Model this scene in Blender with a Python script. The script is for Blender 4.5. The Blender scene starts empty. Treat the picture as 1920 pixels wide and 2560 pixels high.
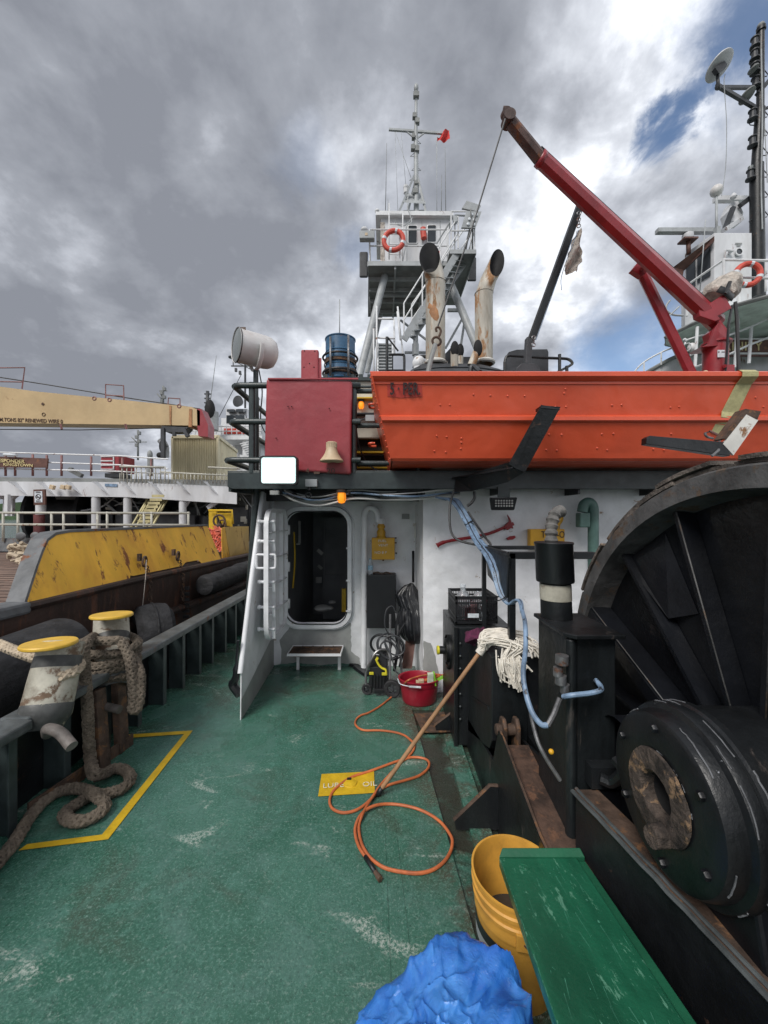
import bpy, math, random
from mathutils import Vector as V, Matrix, noise
R=math.radians; PI=math.pi
S=bpy.context.scene; COL=S.collection
random.seed(7)
# ---------- camera ----------
H=1.65; F=961.0; HY=1290.0
cd=bpy.data.cameras.new("Camera"); cam=bpy.data.objects.new("Camera",cd); COL.objects.link(cam)
cam.location=(0,0,H); cam.rotation_euler=(R(90),0,0)
cd.sensor_fit='VERTICAL'; cd.sensor_height=36; cd.lens=36*F/2560; cd.shift_y=10/2560
cd.clip_start=0.03; cd.clip_end=3000
S.camera=cam
# ---------- exposure ----------
S.view_settings.view_transform='Standard'; S.view_settings.look='None'
S.view_settings.exposure=0.9; S.view_settings.gamma=1
# ---------- sky ----------
SUN_EL=R(47); SUN_AZ=R(-146)   # the sun stands high on the left, a little behind the camera
W=bpy.data.worlds.new("World"); S.world=W; W.use_nodes=True
nt=W.node_tree; nt.nodes.clear(); N=nt.nodes.new; L=nt.links.new
def math_(op,a,b=None,c=None,clamp=False):
    n=N('ShaderNodeMath'); n.operation=op; n.use_clamp=clamp
    for i,x in enumerate((a,b,c)):
        if x is None: continue
        if isinstance(x,(int,float)): n.inputs[i].default_value=x
        else: L(x,n.inputs[i])
    return n.outputs[0]
def mixc(f,a,b):
    n=N('ShaderNodeMix'); n.data_type='RGBA'
    if isinstance(f,(int,float)): n.inputs[0].default_value=f
    else: L(f,n.inputs[0])
    for i,x in ((6,a),(7,b)):
        if isinstance(x,tuple): n.inputs[i].default_value=(*x,1)
        else: L(x,n.inputs[i])
    return n.outputs[2]
def maprange(x,a,b,c=0,d=1,smooth=True):
    n=N('ShaderNodeMapRange'); n.interpolation_type='SMOOTHSTEP' if smooth else 'LINEAR'
    L(x,n.inputs[0])
    for i,q in enumerate((a,b,c,d)): n.inputs[i+1].default_value=q
    return n.outputs[0]
tc=N('ShaderNodeTexCoord'); sep=N('ShaderNodeSeparateXYZ'); L(tc.outputs['Generated'],sep.inputs[0])
zz=math_('ADD',math_('MAXIMUM',sep.outputs[2],0.0),0.42)
comb=N('ShaderNodeCombineXYZ'); L(math_('DIVIDE',sep.outputs[0],zz),comb.inputs[0]); L(math_('DIVIDE',sep.outputs[1],zz),comb.inputs[1])
def nz(vec,scale,detail=8,rough=.55,dist=0.,off=(0,0,0),lac=2.1):
    m=N('ShaderNodeMapping'); L(vec,m.inputs[0]); m.inputs[1].default_value=off
    n=N('ShaderNodeTexNoise'); L(m.outputs[0],n.inputs[0]); n.inputs['Scale'].default_value=scale
    n.inputs['Detail'].default_value=detail; n.inputs['Roughness'].default_value=rough; n.inputs['Distortion'].default_value=dist; n.inputs['Lacunarity'].default_value=lac
    return n.outputs[0]
sky=N('ShaderNodeTexSky'); sky.sky_type='NISHITA'; sky.sun_disc=False; sky.sun_elevation=SUN_EL; sky.sun_rotation=SUN_AZ
sky.air_density=1.0; sky.dust_density=.6; sky.ozone_density=1.6
cv=comb.outputs[0]
big=nz(cv,1.3,2,.5,.3,(3.1,1.7,0)); mid=nz(cv,3.0,9,.52,.15,(1.2,.4,0)); fine=nz(cv,8,8,.56,.2,(5,2,0))
bright=math_('ADD',math_('MULTIPLY',big,.36),math_('ADD',math_('MULTIPLY',mid,.66),math_('MULTIPLY',fine,.22)))
# the cloud deck is thinner (brighter) towards the right, thick and grey on the left
side=math_('ADD',math_('MULTIPLY',sep.outputs[0],.115),math_('SUBTRACT',math_('MULTIPLY',maprange(sep.outputs[2],.0,.45),-.045),.035))
bright=math_('ADD',bright,side)
cr=N('ShaderNodeValToRGB'); L(maprange(bright,.44,.685,smooth=False),cr.inputs[0])
e=cr.color_ramp.elements; e[0].position=0; e[0].color=(.155,.165,.19,1); e[1].position=1; e[1].color=(.80,.82,.86,1)
for p,c in ((.3,(.21,.222,.25)),(.5,(.30,.315,.35)),(.72,(.44,.46,.50))):
    q=e.new(p); q.color=(*c,1)
hn=nz(tc.outputs['Generated'],9,7,.6,.6,(2,2,2))
def hole(d,r,amt):   # a gap in the clouds round direction d
    n=N('ShaderNodeVectorMath'); n.operation='DISTANCE'; L(tc.outputs['Generated'],n.inputs[0]); n.inputs[1].default_value=V(d).normalized()
    k=math_('ADD',n.outputs['Value'],math_('MULTIPLY',math_('SUBTRACT',hn,.5),.13))
    return maprange(k,r*.2,r*1.35,amt,0)
def PD(px,py): return ((px-960)/F,1,(HY-py)/F)
hs=[hole(PD(1935,20),.11,.9),hole(PD(1880,80),.04,.6),hole(PD(1735,225),.028,.7),hole(PD(1705,270),.030,.85),hole(PD(1670,318),.034,.9),hole(PD(1642,360),.030,.8),hole(PD(1590,880),.11,.75),hole(PD(1500,930),.10,.75),hole(PD(1690,840),.08,.5),hole(PD(760,415),.06,.25),hole(PD(905,640),.05,.35)]
hm=hs[0]
for h in hs[1:]: hm=math_('SUBTRACT',math_('ADD',hm,h),math_('MULTIPLY',hm,h))
skyb=N('ShaderNodeVectorMath'); skyb.operation='SCALE'; L(sky.outputs[0],skyb.inputs[0]); skyb.inputs[3].default_value=.80
cl=N('ShaderNodeVectorMath'); cl.operation='SCALE'; L(cr.outputs[0],cl.inputs[0]); cl.inputs[3].default_value=9.5
mx=mixc(hm,cl.outputs[0],skyb.outputs[0])
below=maprange(sep.outputs[2],-.02,.0,0,1)
mx=mixc(below,(2.2,2.3,2.5),mx)
bg=N('ShaderNodeBackground'); L(mx,bg.inputs[0]); bg.inputs[1].default_value=.1
ow=N('ShaderNodeOutputWorld'); L(bg.outputs[0],ow.inputs[0])
# ---------- sun ----------
sl=bpy.data.lights.new("Sun",'SUN'); sl.energy=1.6; sl.angle=R(26); sl.color=(1,.965,.92)
so=bpy.data.objects.new("Sun",sl); COL.objects.link(so)
sd=V((math.sin(SUN_AZ)*math.cos(SUN_EL),math.cos(SUN_AZ)*math.cos(SUN_EL),math.sin(SUN_EL)))
so.rotation_euler=sd.to_track_quat('Z','Y').to_euler()

# ---------- helpers ----------
def P(px,py,Y): return V(((px-960)/F*Y,Y,H-(py-HY)/F*Y))
def D(px,py,z=0):
    Y=(H-z)*F/(py-HY); return V(((px-960)/F*Y,Y,z))
ORG={}
def tag(o,label=None,cat=None,group=None,kind=None):
    if label: o['label']=label
    if cat: o['category']=cat
    if group: o['group']=group
    if kind: o['kind']=kind
    return o
def thing(name,label,cat,loc=(0,0,0),group=None):
    o=bpy.data.objects.new(name,None); COL.objects.link(o); o.location=loc; o.empty_display_size=.1
    ORG[o]=V(loc); return tag(o,label,cat,group)
def frames(pts,closed=False):
    n=len(pts); T=[]
    for i in range(n):
        a=pts[(i-1)%n] if (closed or i>0) else pts[i]; b=pts[(i+1)%n] if (closed or i<n-1) else pts[i]
        t=(b-a); T.append(t.normalized() if t.length>1e-9 else V((0,0,1)))
    u=T[0].cross(V((0,0,1)))
    if u.length<.1: u=T[0].cross(V((0,1,0)))
    u.normalize(); out=[]
    for i in range(n):
        u=(u-T[i]*u.dot(T[i])); u.normalize(); out.append((T[i],u.copy(),T[i].cross(u)))
    return out
def cat(pts,k=6,closed=False):   # smooth curve through points
    pts=[V(p) for p in pts]; n=len(pts); out=[]
    rng=range(n) if closed else range(n-1)
    for i in rng:
        p1,p2=pts[i],pts[(i+1)%n]
        p0=pts[(i-1)%n] if (closed or i>0) else p1*2-p2
        p3=pts[(i+2)%n] if (closed or i<n-2) else p2*2-p1
        for j in range(k):
            t=j/k
            out.append(.5*((2*p1)+(p2-p0)*t+(2*p0-5*p1+4*p2-p3)*t*t+(3*p1-p0-3*p2+p3)*t**3))
    if not closed: out.append(pts[-1])
    return out
class MB:
    def __init__(s): s.v=[]; s.f=[]; s.sm=[]
    def add(s,vs,fs,sm=False):
        b=len(s.v); s.v+= [V(x) for x in vs]
        for f in fs: s.f.append([b+i for i in f]); s.sm.append(sm)
        return s
    def hexa(s,a,b):   # two quads, matching order
        return s.add(list(a)+list(b),[(3,2,1,0),(4,5,6,7),(0,1,5,4),(1,2,6,5),(2,3,7,6),(3,0,4,7)])
    def box(s,c,d,rz=0,rx=0,ry=0):
        m=Matrix.Rotation(rz,3,'Z')@Matrix.Rotation(ry,3,'Y')@Matrix.Rotation(rx,3,'X'); c=V(c); x,y,z=d[0]/2,d[1]/2,d[2]/2
        q=lambda X,Y,Z:c+m@V((X,Y,Z))
        return s.hexa([q(-x,-y,-z),q(x,-y,-z),q(x,y,-z),q(-x,y,-z)],[q(-x,-y,z),q(x,-y,z),q(x,y,z),q(-x,y,z)])
    def bb(s,x0,x1,y0,y1,z0,z1): return s.box(((x0+x1)/2,(y0+y1)/2,(z0+z1)/2),(abs(x1-x0),abs(y1-y0),abs(z1-z0)))
    def beam(s,a,b,w,h,up=(0,0,1)):
        a,b=V(a),V(b); t=(b-a).normalized(); u=V(up); sx=t.cross(u)
        if sx.length<.05: sx=t.cross(V((0,1,0)))
        sx.normalize(); u=sx.cross(t)
        sx*=w/2; u=u*(h/2)
        return s.hexa([a-sx-u,a+sx-u,a+sx+u,a-sx+u],[b-sx-u,b+sx-u,b+sx+u,b-sx+u])
    def tube(s,pts,r,n=8,closed=False,caps=True,sx=1.):
        pts=[V(p) for p in pts]; fr=frames(pts,closed); m=len(pts); vs=[]; fs=[]
        for i,(t,u,w) in enumerate(fr):
            rr=r[i] if isinstance(r,(list,tuple)) else r
            for k in range(n):
                a=2*PI*k/n; vs.append(pts[i]+u*(math.cos(a)*rr*sx)+w*(math.sin(a)*rr))
        for i in range(m if closed else m-1):
            for k in range(n):
                a=i*n+k; b=i*n+(k+1)%n; c=((i+1)%m)*n+(k+1)%n; d=((i+1)%m)*n+k
                fs.append((a,b,c,d))
        s.add(vs,fs,True)
        if caps and not closed:
            b=len(s.v)-len(vs); s.f.append([b+k for k in reversed(range(n))]); s.sm.append(False)
            s.f.append([b+(m-1)*n+k for k in range(n)]); s.sm.append(False)
        return s
    def cyl(s,a,b,r,r2=None,n=20,caps=True):
        return s.tube([a,b],[r,r if r2 is None else r2],n,caps=caps)
    def lathe(s,prof,o,ax=(0,0,1),n=28,sx=1.,sy=1.,sm=True,arc=None):
        o=V(o); ax=V(ax).normalized(); u=ax.orthogonal().normalized()
        if abs(ax.z)>.99: u=V((1,0,0))
        w=ax.cross(u); vs=[]; fs=[]
        for r,t in prof:
            for k in range(n):
                a=2*PI*k/n; vs.append(o+ax*t+u*(math.cos(a)*r*sx)+w*(math.sin(a)*r*sy))
        for i in range(len(prof)-1):
            for k in range(n):
                fs.append((i*n+k,i*n+(k+1)%n,(i+1)*n+(k+1)%n,(i+1)*n+k))
        return s.add(vs,fs,sm)
    def prism(s,pts,vec):
        pts=[V(p) for p in pts]; vec=V(vec); n=len(pts)
        return s.add(pts+[p+vec for p in pts],[tuple(range(n)),tuple(range(2*n-1,n-1,-1))]+[(i,i+n,(i+1)%n+n,(i+1)%n) for i in range(n)])
    def quad(s,*p): return s.add(p,[tuple(range(len(p)))])
    def sphere(s,c,r,n=14,sx=1,sy=1,sz=1,m=10):
        c=V(c); vs=[];fs=[]
        for i in range(m+1):
            a=PI*i/m
            for k in range(n):
                b=2*PI*k/n; vs.append(c+V((r*sx*math.sin(a)*math.cos(b),r*sy*math.sin(a)*math.sin(b),r*sz*math.cos(a))))
        for i in range(m):
            for k in range(n): fs.append((i*n+k,i*n+(k+1)%n,(i+1)*n+(k+1)%n,(i+1)*n+k))
        return s.add(vs,fs,True)
    def torus(s,c,ax,Rr,r,n=32,m=10,a0=0,a1=None,sx=1,sy=1):
        c=V(c); ax=V(ax).normalized(); u=ax.orthogonal().normalized(); w=ax.cross(u)
        full=a1 is None; a1=2*PI if full else a1
        pts=[c+u*(math.cos(a0+(a1-a0)*k/n)*Rr*sx)+w*(math.sin(a0+(a1-a0)*k/n)*Rr*sy) for k in range(n+(0 if full else 1))]
        return s.tube(pts,r,m,closed=full)
    def ring(s,A,B,sm=False):   # bridge two loops
        n=len(A); return s.add(list(A)+list(B),[(i,(i+1)%n,n+(i+1)%n,n+i) for i in range(n)],sm)
    def build(s,name,mat,parent=None,bevel=0,label=None,seg=2,jit=0):
        o0=V((0,0,0))
        if parent is not None: o0=ORG[parent]
        me=bpy.data.meshes.new(name)
        if jit:
            s.v=[v+V((noise.noise(v*3.1),noise.noise(v*3.1+V((9,0,0))),noise.noise(v*3.1+V((0,9,0)))))*jit for v in s.v]
        me.from_pydata([tuple(v-o0) for v in s.v],[],s.f)
        me.polygons.foreach_set('use_smooth',s.sm)
        import bmesh
        bm=bmesh.new(); bm.from_mesh(me); bmesh.ops.remove_doubles(bm,verts=bm.verts,dist=1e-5); bmesh.ops.recalc_face_normals(bm,faces=bm.faces)
        for e in bm.edges:
            if len(e.link_faces)==2 and e.calc_face_angle(0)>.62: e.smooth=False
        bm.to_mesh(me); bm.free()
        me.materials.append(mat if not isinstance(mat,str) else M[mat])
        o=bpy.data.objects.new(name,me); COL.objects.link(o)
        if parent is not None: o.parent=parent
        ORG[o]=o0
        if bevel:
            b=o.modifiers.new('bevel','BEVEL'); b.width=bevel; b.segments=seg; b.limit_method='ANGLE'; b.angle_limit=R(40)
        if label: o['label']=label
        return o
def struct(mb,name,mat): return tag(mb.build(name,mat),kind='structure')
def solo(mb,name,mat,label,catg,group=None,**k): return tag(mb.build(name,mat,**k),label,catg,group)
def dup(o,loc=None,label=None,parent=None,off=None):
    c=o.copy(); COL.objects.link(c); ORG[c]=ORG.get(o,V((0,0,0)))
    if parent is not None: c.parent=parent
    if loc is not None: c.location=loc
    if label: c['label']=label
    for ch in [x for x in list(o.children)]: dup(ch,parent=c)
    return c
def text(s,size,origin,xdir,ydir,mat,parent,name='lettering',ext=.002,sx=1.,align='LEFT',space=1.,bold=0.):
    cu=bpy.data.curves.new(name,'FONT'); cu.body=s; cu.size=size; cu.extrude=ext; cu.align_x=align; cu.space_character=space; cu.offset=bold
    t=bpy.data.objects.new('tmp_text',cu); COL.objects.link(t)
    bpy.context.view_layer.update()
    me=bpy.data.meshes.new_from_object(t.evaluated_get(bpy.context.evaluated_depsgraph_get()))
    bpy.data.objects.remove(t)
    x=V(xdir).normalized(); y=V(ydir).normalized(); z=x.cross(y); o0=ORG[parent] if parent is not None else V((0,0,0))
    for v in me.vertices: v.co=V(origin)+x*v.co.x*sx+y*v.co.y+z*v.co.z-o0
    me.materials.clear(); me.materials.append(M[mat])
    o=bpy.data.objects.new(name,me); COL.objects.link(o)
    if parent is not None: o.parent=parent
    ORG[o]=o0; return o

# ---------- materials ----------
M={}
def mk(name,col,rough=.5,metal=0.,vary=.25,scale=3.,bump=.15,bscale=60.,streak=1.,rust=0.,rustc=(.16,.06,.025),rscale=5.,chip=0.,chipc=(.5,.5,.48),cscale=14.,spec=.5,rv=.25,bdist=.004,coat=0.,dent=0.,grime=0.,gcol=(.06,.05,.045)):
    global nt,N,L
    m=bpy.data.materials.new(name); m.use_nodes=True; nt=m.node_tree; nt.nodes.clear(); N=nt.nodes.new; L=nt.links.new
    tc=N('ShaderNodeTexCoord'); oi=N('ShaderNodeObjectInfo')
    ad=N('ShaderNodeVectorMath'); ad.operation='MULTIPLY_ADD'; L(oi.outputs['Random'],ad.inputs[0]); ad.inputs[1].default_value=(7,5,3); L(tc.outputs['Object'],ad.inputs[2])
    st=N('ShaderNodeMapping'); L(ad.outputs[0],st.inputs[0]); st.inputs[3].default_value=streak if isinstance(streak,tuple) else (1,1,1/streak)
    v=ad.outputs[0]; vs=st.outputs[0]
    n1=nz(vs,scale,8,.6,.2)
    d=tuple(c*(1-vary) for c in col); l=tuple(min(1,c*(1+vary*.8)) for c in col)
    c=mixc(maprange(n1,.3,.7),d,l)
    if grime: c=mixc(math_('MULTIPLY',maprange(nz(vs,scale*1.7,8,.65,.3,(4,4,4)),.42,.75),grime),c,gcol)
    if chip: c=mixc(maprange(nz(vs if isinstance(streak,tuple) else v,cscale,9,.68,.1,(9,1,2)),.72-chip*.3,.745-chip*.3),c,chipc)
    rg=math_('ADD',rough-rv/2,math_('MULTIPLY',nz(v,scale*2.3,5),rv))
    if rust:
        rr=nz(vs,rscale,10,.66,.3,(2,7,1)); rf=maprange(rr,.66-rust*.35,.74-rust*.35)
        c=mixc(rf,c,mixc(nz(v,rscale*6,5),tuple(x*.45 for x in rustc),tuple(min(1,x*1.7) for x in rustc)))
        rg=math_('MAXIMUM',rg,math_('MULTIPLY',rf,.85))
    b=N('ShaderNodeBsdfPrincipled'); L(c,b.inputs['Base Color']); L(rg,b.inputs['Roughness']); b.inputs['Metallic'].default_value=metal
    b.inputs['Specular IOR Level'].default_value=spec; b.inputs['Coat Weight'].default_value=coat
    if bump:
        bp=N('ShaderNodeBump'); bp.inputs['Strength'].default_value=bump; bp.inputs['Distance'].default_value=bdist
        hh=math_('ADD',nz(v,bscale,4,.6),math_('MULTIPLY',n1,1.5))
        L(hh,bp.inputs['Height']); L(bp.outputs[0],b.inputs['Normal'])
        if dent:
            b2=N('ShaderNodeBump'); b2.inputs['Strength'].default_value=1; b2.inputs['Distance'].default_value=dent; L(nz(v,3.2,2,.4,.3,(1,9,5)),b2.inputs['Height']); L(b2.outputs[0],bp.inputs['Normal'])
    o=N('ShaderNodeOutputMaterial'); L(b.outputs[0],o.inputs[0]); M[name]=m; return m
def emit(name,col,s):
    m=bpy.data.materials.new(name); m.use_nodes=True; b=m.node_tree.nodes['Principled BSDF']; b.inputs['Base Color'].default_value=(*col,1)
    b.inputs['Emission Color'].default_value=(*col,1); b.inputs['Emission Strength'].default_value=s; M[name]=m
mk('white',(.80,.81,.83),.42,dent=.04,rust=.10,rustc=(.3,.2,.12),rscale=8,vary=.10,scale=2.5,bump=.35,bscale=22,grime=.3,gcol=(.45,.45,.43),chip=.05,chipc=(.3,.29,.27),bdist=.006)
mk('white_clean',(.72,.73,.75),.4,vary=.08,bump=.1)
mk('white_rust',(.62,.61,.57),.5,vary=.15,scale=5,rust=.34,rustc=(.22,.11,.05),rscale=9)
mk('ship_white',(.60,.61,.63),.5,vary=.15,scale=1.2,grime=.4,gcol=(.35,.33,.3),rust=.12,rscale=3,streak=3)
mk('grey_paint',(.33,.34,.33),.5,vary=.15,scale=6,bump=.3,bscale=30)
mk('tower_grey',(.36,.38,.39),.5,vary=.18,scale=2,grime=.5,gcol=(.2,.2,.19))
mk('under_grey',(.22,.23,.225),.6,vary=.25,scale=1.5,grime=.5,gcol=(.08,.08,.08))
mk('black',(.008,.0095,.011),.42,vary=.5,scale=4,bump=.5,bscale=28,rust=.14,rustc=(.09,.05,.035),rscale=7,chip=.0,bdist=.006,spec=.5,rv=.3)
mk('black_worn',(.010,.0115,.013),.36,vary=.5,scale=5,bump=.35,bscale=26,streak=3,rust=.12,rustc=(.055,.045,.04),rscale=9,chip=.07,chipc=(.24,.25,.27),cscale=22,bdist=.007,spec=.5)
mk('black_side',(.010,.0125,.014),.4,vary=.5,scale=7,bump=.4,bscale=40,streak=5,rust=.06,rustc=(.06,.052,.046),rscale=9,bdist=.005)
mk('drum_black',(.0055,.0065,.009),.42,vary=.6,scale=2.2,bump=.45,bscale=24,rust=.05,rustc=(.04,.032,.03),rscale=5,chip=.06,chipc=(.09,.10,.12),cscale=30,bdist=.006,spec=.4,dent=.02)
mk('rim_grey',(.085,.085,.085),.6,vary=.5,scale=8,bump=.7,bscale=45,rust=.3,rustc=(.1,.07,.05),rscale=10)
mk('rail_green',(.033,.045,.046),.38,vary=.35,scale=6,bump=.3,bscale=40,chip=.08,chipc=(.22,.23,.22),cscale=9)
mk('cap_worn',(.075,.085,.087),.42,vary=.45,scale=7,bump=.6,bscale=30,chip=.16,chipc=(.34,.34,.34),cscale=7,rust=.1)
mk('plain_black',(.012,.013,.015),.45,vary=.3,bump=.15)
mk('rubber',(.022,.022,.024),.7,vary=.6,scale=6,bump=.8,bscale=18,streak=.4,bdist=.012,chip=.04,chipc=(.12,.12,.13))
mk('steel',(.22,.22,.225),.38,metal=.6,vary=.4,scale=12,bump=.2,rust=.15)
mk('rust',(.075,.043,.030),.85,vary=.6,scale=9,bump=1,bscale=35,rv=.1,rust=.3,rustc=(.12,.06,.035),rscale=14)
mk('rust_dark',(.075,.047,.033),.8,vary=.6,scale=9,bump=1,bscale=35,rv=.1,rust=.35,rustc=(.15,.075,.035),rscale=12)
mk('rust_raw',(.060,.045,.036),.8,vary=.8,scale=22,bump=1,bscale=60,rv=.1,rust=.3,rustc=(.22,.14,.08),rscale=20,bdist=.01)
mk('red_box',(.31,.045,.055),.38,dent=.018,streak=2,vary=.16,scale=2,bump=.35,bscale=25,chip=.03,chipc=(.09,.02,.02),cscale=8,grime=.18,gcol=(.14,.03,.035),bdist=.006)
mk('crane_red',(.27,.022,.030),.36,vary=.22,scale=3,bump=.25,bscale=30,grime=.25,gcol=(.09,.02,.02))
mk('crane_tip',(.085,.05,.043),.65,vary=.5,scale=7,bump=.6,bscale=40,rust=.3)
mk('horn_grey',(.12,.105,.095),.6,vary=.4,scale=12,bump=.8,bscale=40,rust=.25)
mk('worn_edge',(.13,.135,.145),.6,vary=.4,scale=40,bump=.5)
mk('tape_grey',(.13,.125,.118),.75,vary=.4,scale=20,bump=1,bscale=60)
mk('bollard_black',(.06,.062,.06),.5,vary=.5,scale=8,chip=.46,chipc=(.33,.31,.25),cscale=8,bump=.5,bscale=30,rust=.1)
mk('bollard_dirty',(.20,.18,.15),.6,vary=.5,scale=5,bump=.6,bscale=30,rust=.3,rustc=(.11,.075,.05),rscale=6,chip=.2,chipc=(.42,.40,.33),cscale=7)
mk('boat_orange',(.60,.085,.034),.34,vary=.12,scale=1.6,streak=2.5,dent=.02,bump=.22,bscale=18,grime=.30,gcol=(.50,.05,.02),chip=.02,chipc=(.38,.05,.03),cscale=10,bdist=.006)
mk('boat_patch',(.44,.045,.03),.45,vary=.2,scale=8)
mk('letter_faint',(.72,.68,.5),.5,vary=.1,chip=.5,chipc=(.62,.40,.03),cscale=60); mk('letter_black',(.03,.012,.012),.5,vary=.2); mk('letter_white',(.75,.75,.72),.5,vary=.15,scale=40,chip=.1,chipc=(.6,.4,.05)); mk('letter_gold',(.62,.52,.26),.5); mk('letter_brown',(.07,.035,.02),.5)
mk('bucket_yellow',(.66,.34,.055),.42,vary=.14,scale=5,bump=.12,grime=.45,gcol=(.24,.12,.03),spec=.5)
mk('mark_yellow',(.62,.40,.015),.5,vary=.14,scale=12,bump=.6,bscale=90,grime=.3,gcol=(.33,.2,.02),chip=.07,chipc=(.06,.1,.07),cscale=35)
mk('vent_yellow',(.62,.33,.02),.42,vary=.12,scale=6,bump=.3,bscale=30)
mk('cap_yellow',(.68,.42,.05),.45,vary=.15,scale=9,bump=.4,bscale=40,chip=.06,chipc=(.25,.13,.04),cscale=18)
mk('wall_yellow',(.78,.43,.04),.45,vary=.15,scale=2.2,streak=6,bump=.2,bscale=14,grime=.6,gcol=(.56,.22,.03),rust=.30,rustc=(.2,.07,.025),rscale=7)
mk('wall_pale',(.55,.37,.12),.5,vary=.2,scale=2,streak=4,rust=.25,rustc=(.2,.1,.04),rscale=6,chip=.05)
mk('hull_brown',(.040,.022,.017),.55,vary=.5,scale=2,streak=5,bump=.5,bscale=18,rust=.35,rustc=(.095,.042,.026),rscale=4,bdist=.01)
mk('bul_grey',(.115,.12,.125),.6,vary=.3,scale=6,bump=.6,bscale=25,rust=.22)
mk('bollard_white',(.42,.40,.33),.5,vary=.3,scale=6,grime=.85,gcol=(.17,.145,.11),bump=.4,bscale=30,rust=.42,rustc=(.13,.085,.055),rscale=6,chip=.13,chipc=(.05,.06,.065),cscale=9)
mk('rope',(.15,.122,.092),.9,vary=.42,scale=6,bump=1,bscale=240,rv=.05,grime=.75,gcol=(.07,.054,.04),bdist=.003)
mk('rope_light',(.46,.38,.28),.9,vary=.3,scale=7,bump=1,bscale=240,rv=.05,grime=.3,gcol=(.2,.15,.1),bdist=.003)
mk('hose_orange',(.56,.15,.05),.5,vary=.3,scale=6,bump=.3,bscale=80,grime=.45,gcol=(.24,.075,.04))
mk('bench_green',(.014,.118,.062),.34,vary=.30,scale=9,bump=.5,bscale=60,chip=.42,chipc=(.11,.30,.20),cscale=34,streak=(1,.06,1),bdist=.003)
mk('bench_shade',(.016,.12,.062),.4,vary=.2,scale=5,bump=.25)
mk('scratch',(.065,.25,.165),.6,vary=.4,scale=30)
mk('wood',(.36,.20,.10),.6,vary=.35,scale=8,bump=.4,bscale=50,streak=6,grime=.3,gcol=(.14,.08,.05))
mk('wood_weather',(.13,.11,.095),.85,vary=.6,scale=9,bump=1,bscale=50,rust=.2,rustc=(.2,.14,.09),bdist=.012)
mk('plank_deck',(.20,.135,.105),.8,vary=.35,scale=5,bump=.5,bscale=30)
mk('mop',(.74,.70,.62),.9,vary=.15,scale=20,bump=.6,bscale=200,grime=.25,gcol=(.4,.36,.3))
mk('plastic_red',(.33,.012,.03),.36,vary=.12,bump=.08,spec=.5)
mk('plastic_black',(.015,.016,.018),.4,vary=.3,bump=.1)
mk('plastic_yellow',(.62,.55,.03),.4,vary=.15,bump=.05)
mk('bag_black',(.009,.010,.012),.30,vary=.3,bump=.15,bscale=12,spec=.5,bdist=.01,rv=.12)
mk('drum_blue',(.045,.13,.24),.4,vary=.25,scale=2,rust=.12,grime=.3,gcol=(.03,.06,.1))
mk('stack_cream',(.46,.43,.37),.55,vary=.35,scale=2.6,streak=4,bump=.3,rust=.38,rustc=(.28,.15,.07),rscale=3.4,grime=.7,gcol=(.24,.20,.15))
mk('stack_rust',(.35,.17,.075),.7,vary=.3,scale=6)
mk('soot',(.006,.006,.007),.8,vary=.3)
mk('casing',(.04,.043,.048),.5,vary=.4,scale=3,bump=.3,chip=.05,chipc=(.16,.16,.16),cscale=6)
mk('beige',(.50,.37,.20),.5,vary=.12,scale=1,grime=.25,gcol=(.36,.24,.12),rust=.06,rscale=2)
mk('container',(.66,.60,.42),.55,vary=.12,scale=1.5,grime=.4,gcol=(.34,.28,.17),rust=.12,rscale=4,streak=3)
mk('rail_beige',(.44,.43,.37),.5,vary=.2,rust=.12); mk('rail_white',(.66,.67,.68),.45,vary=.12,rust=.1); mk('rail_red',(.22,.1,.095),.5,vary=.3)
mk('green_under',(.62,.72,.66),.6,vary=.2,scale=1.5,grime=.3)
mk('cream_house',(.52,.50,.42),.5,vary=.15,scale=2,grime=.3,gcol=(.25,.22,.17))
mk('horn_cream',(.56,.44,.29),.5,vary=.12,scale=8,grime=.35,gcol=(.33,.22,.13))
mk('lamp_white',(.60,.59,.58),.45,vary=.12,grime=.3,gcol=(.35,.25,.2)); mk('glass_grey',(.18,.20,.20),.2,vary=.15,bump=0,rv=.05)
mk('glass_dark',(.03,.036,.042),.12,vary=.2,bump=0,rv=.05,spec=.8)
mk('cable_blue',(.17,.25,.36),.45,vary=.45,scale=12,chip=.42,chipc=(.03,.035,.045),cscale=16); mk('cable_black',(.015,.016,.018),.5,vary=.3)
mk('axe_red',(.26,.012,.018),.4,vary=.2); mk('strap',(.42,.39,.20),.85,vary=.15,scale=30,bump=.6,bscale=180)
mk('cloth',(.50,.45,.40),.9,vary=.4,scale=12,bump=1,bscale=60,bdist=.02); mk('ring_red',(.55,.07,.045),.55,vary=.2,scale=8); mk('flag',(.55,.035,.03),.8)
mk('inside',(.24,.25,.26),.6,vary=.25,scale=1.5); mk('inside_pale',(.5,.5,.48),.6,vary=.2); mk('maroon',(.13,.02,.028),.6,vary=.3)
mk('teal_pipe',(.10,.19,.165),.5,vary=.25,scale=8,bump=.3); mk('aqua_bottle',(.30,.48,.62),.15,vary=.1,bump=.1); mk('board_maroon',(.11,.05,.038),.6,vary=.3,scale=8,rust=.2,rustc=(.2,.09,.05))
mk('bristle',(.55,.62,.50),.8,vary=.15); mk('lime',(.22,.52,.04),.45); mk('crate_item',(.10,.012,.02),.5,vary=.5,scale=20)
mk('label_white',(.62,.66,.70),.5,vary=.15,scale=40); mk('sea',(.10,.135,.12),.12,vary=.3,bump=.8,bscale=1.5,bdist=.08); mk('hill',(.05,.09,.04),.9,vary=.4,scale=.05); mk('purple',(.08,.012,.04),.9,vary=.5,scale=20)
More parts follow.
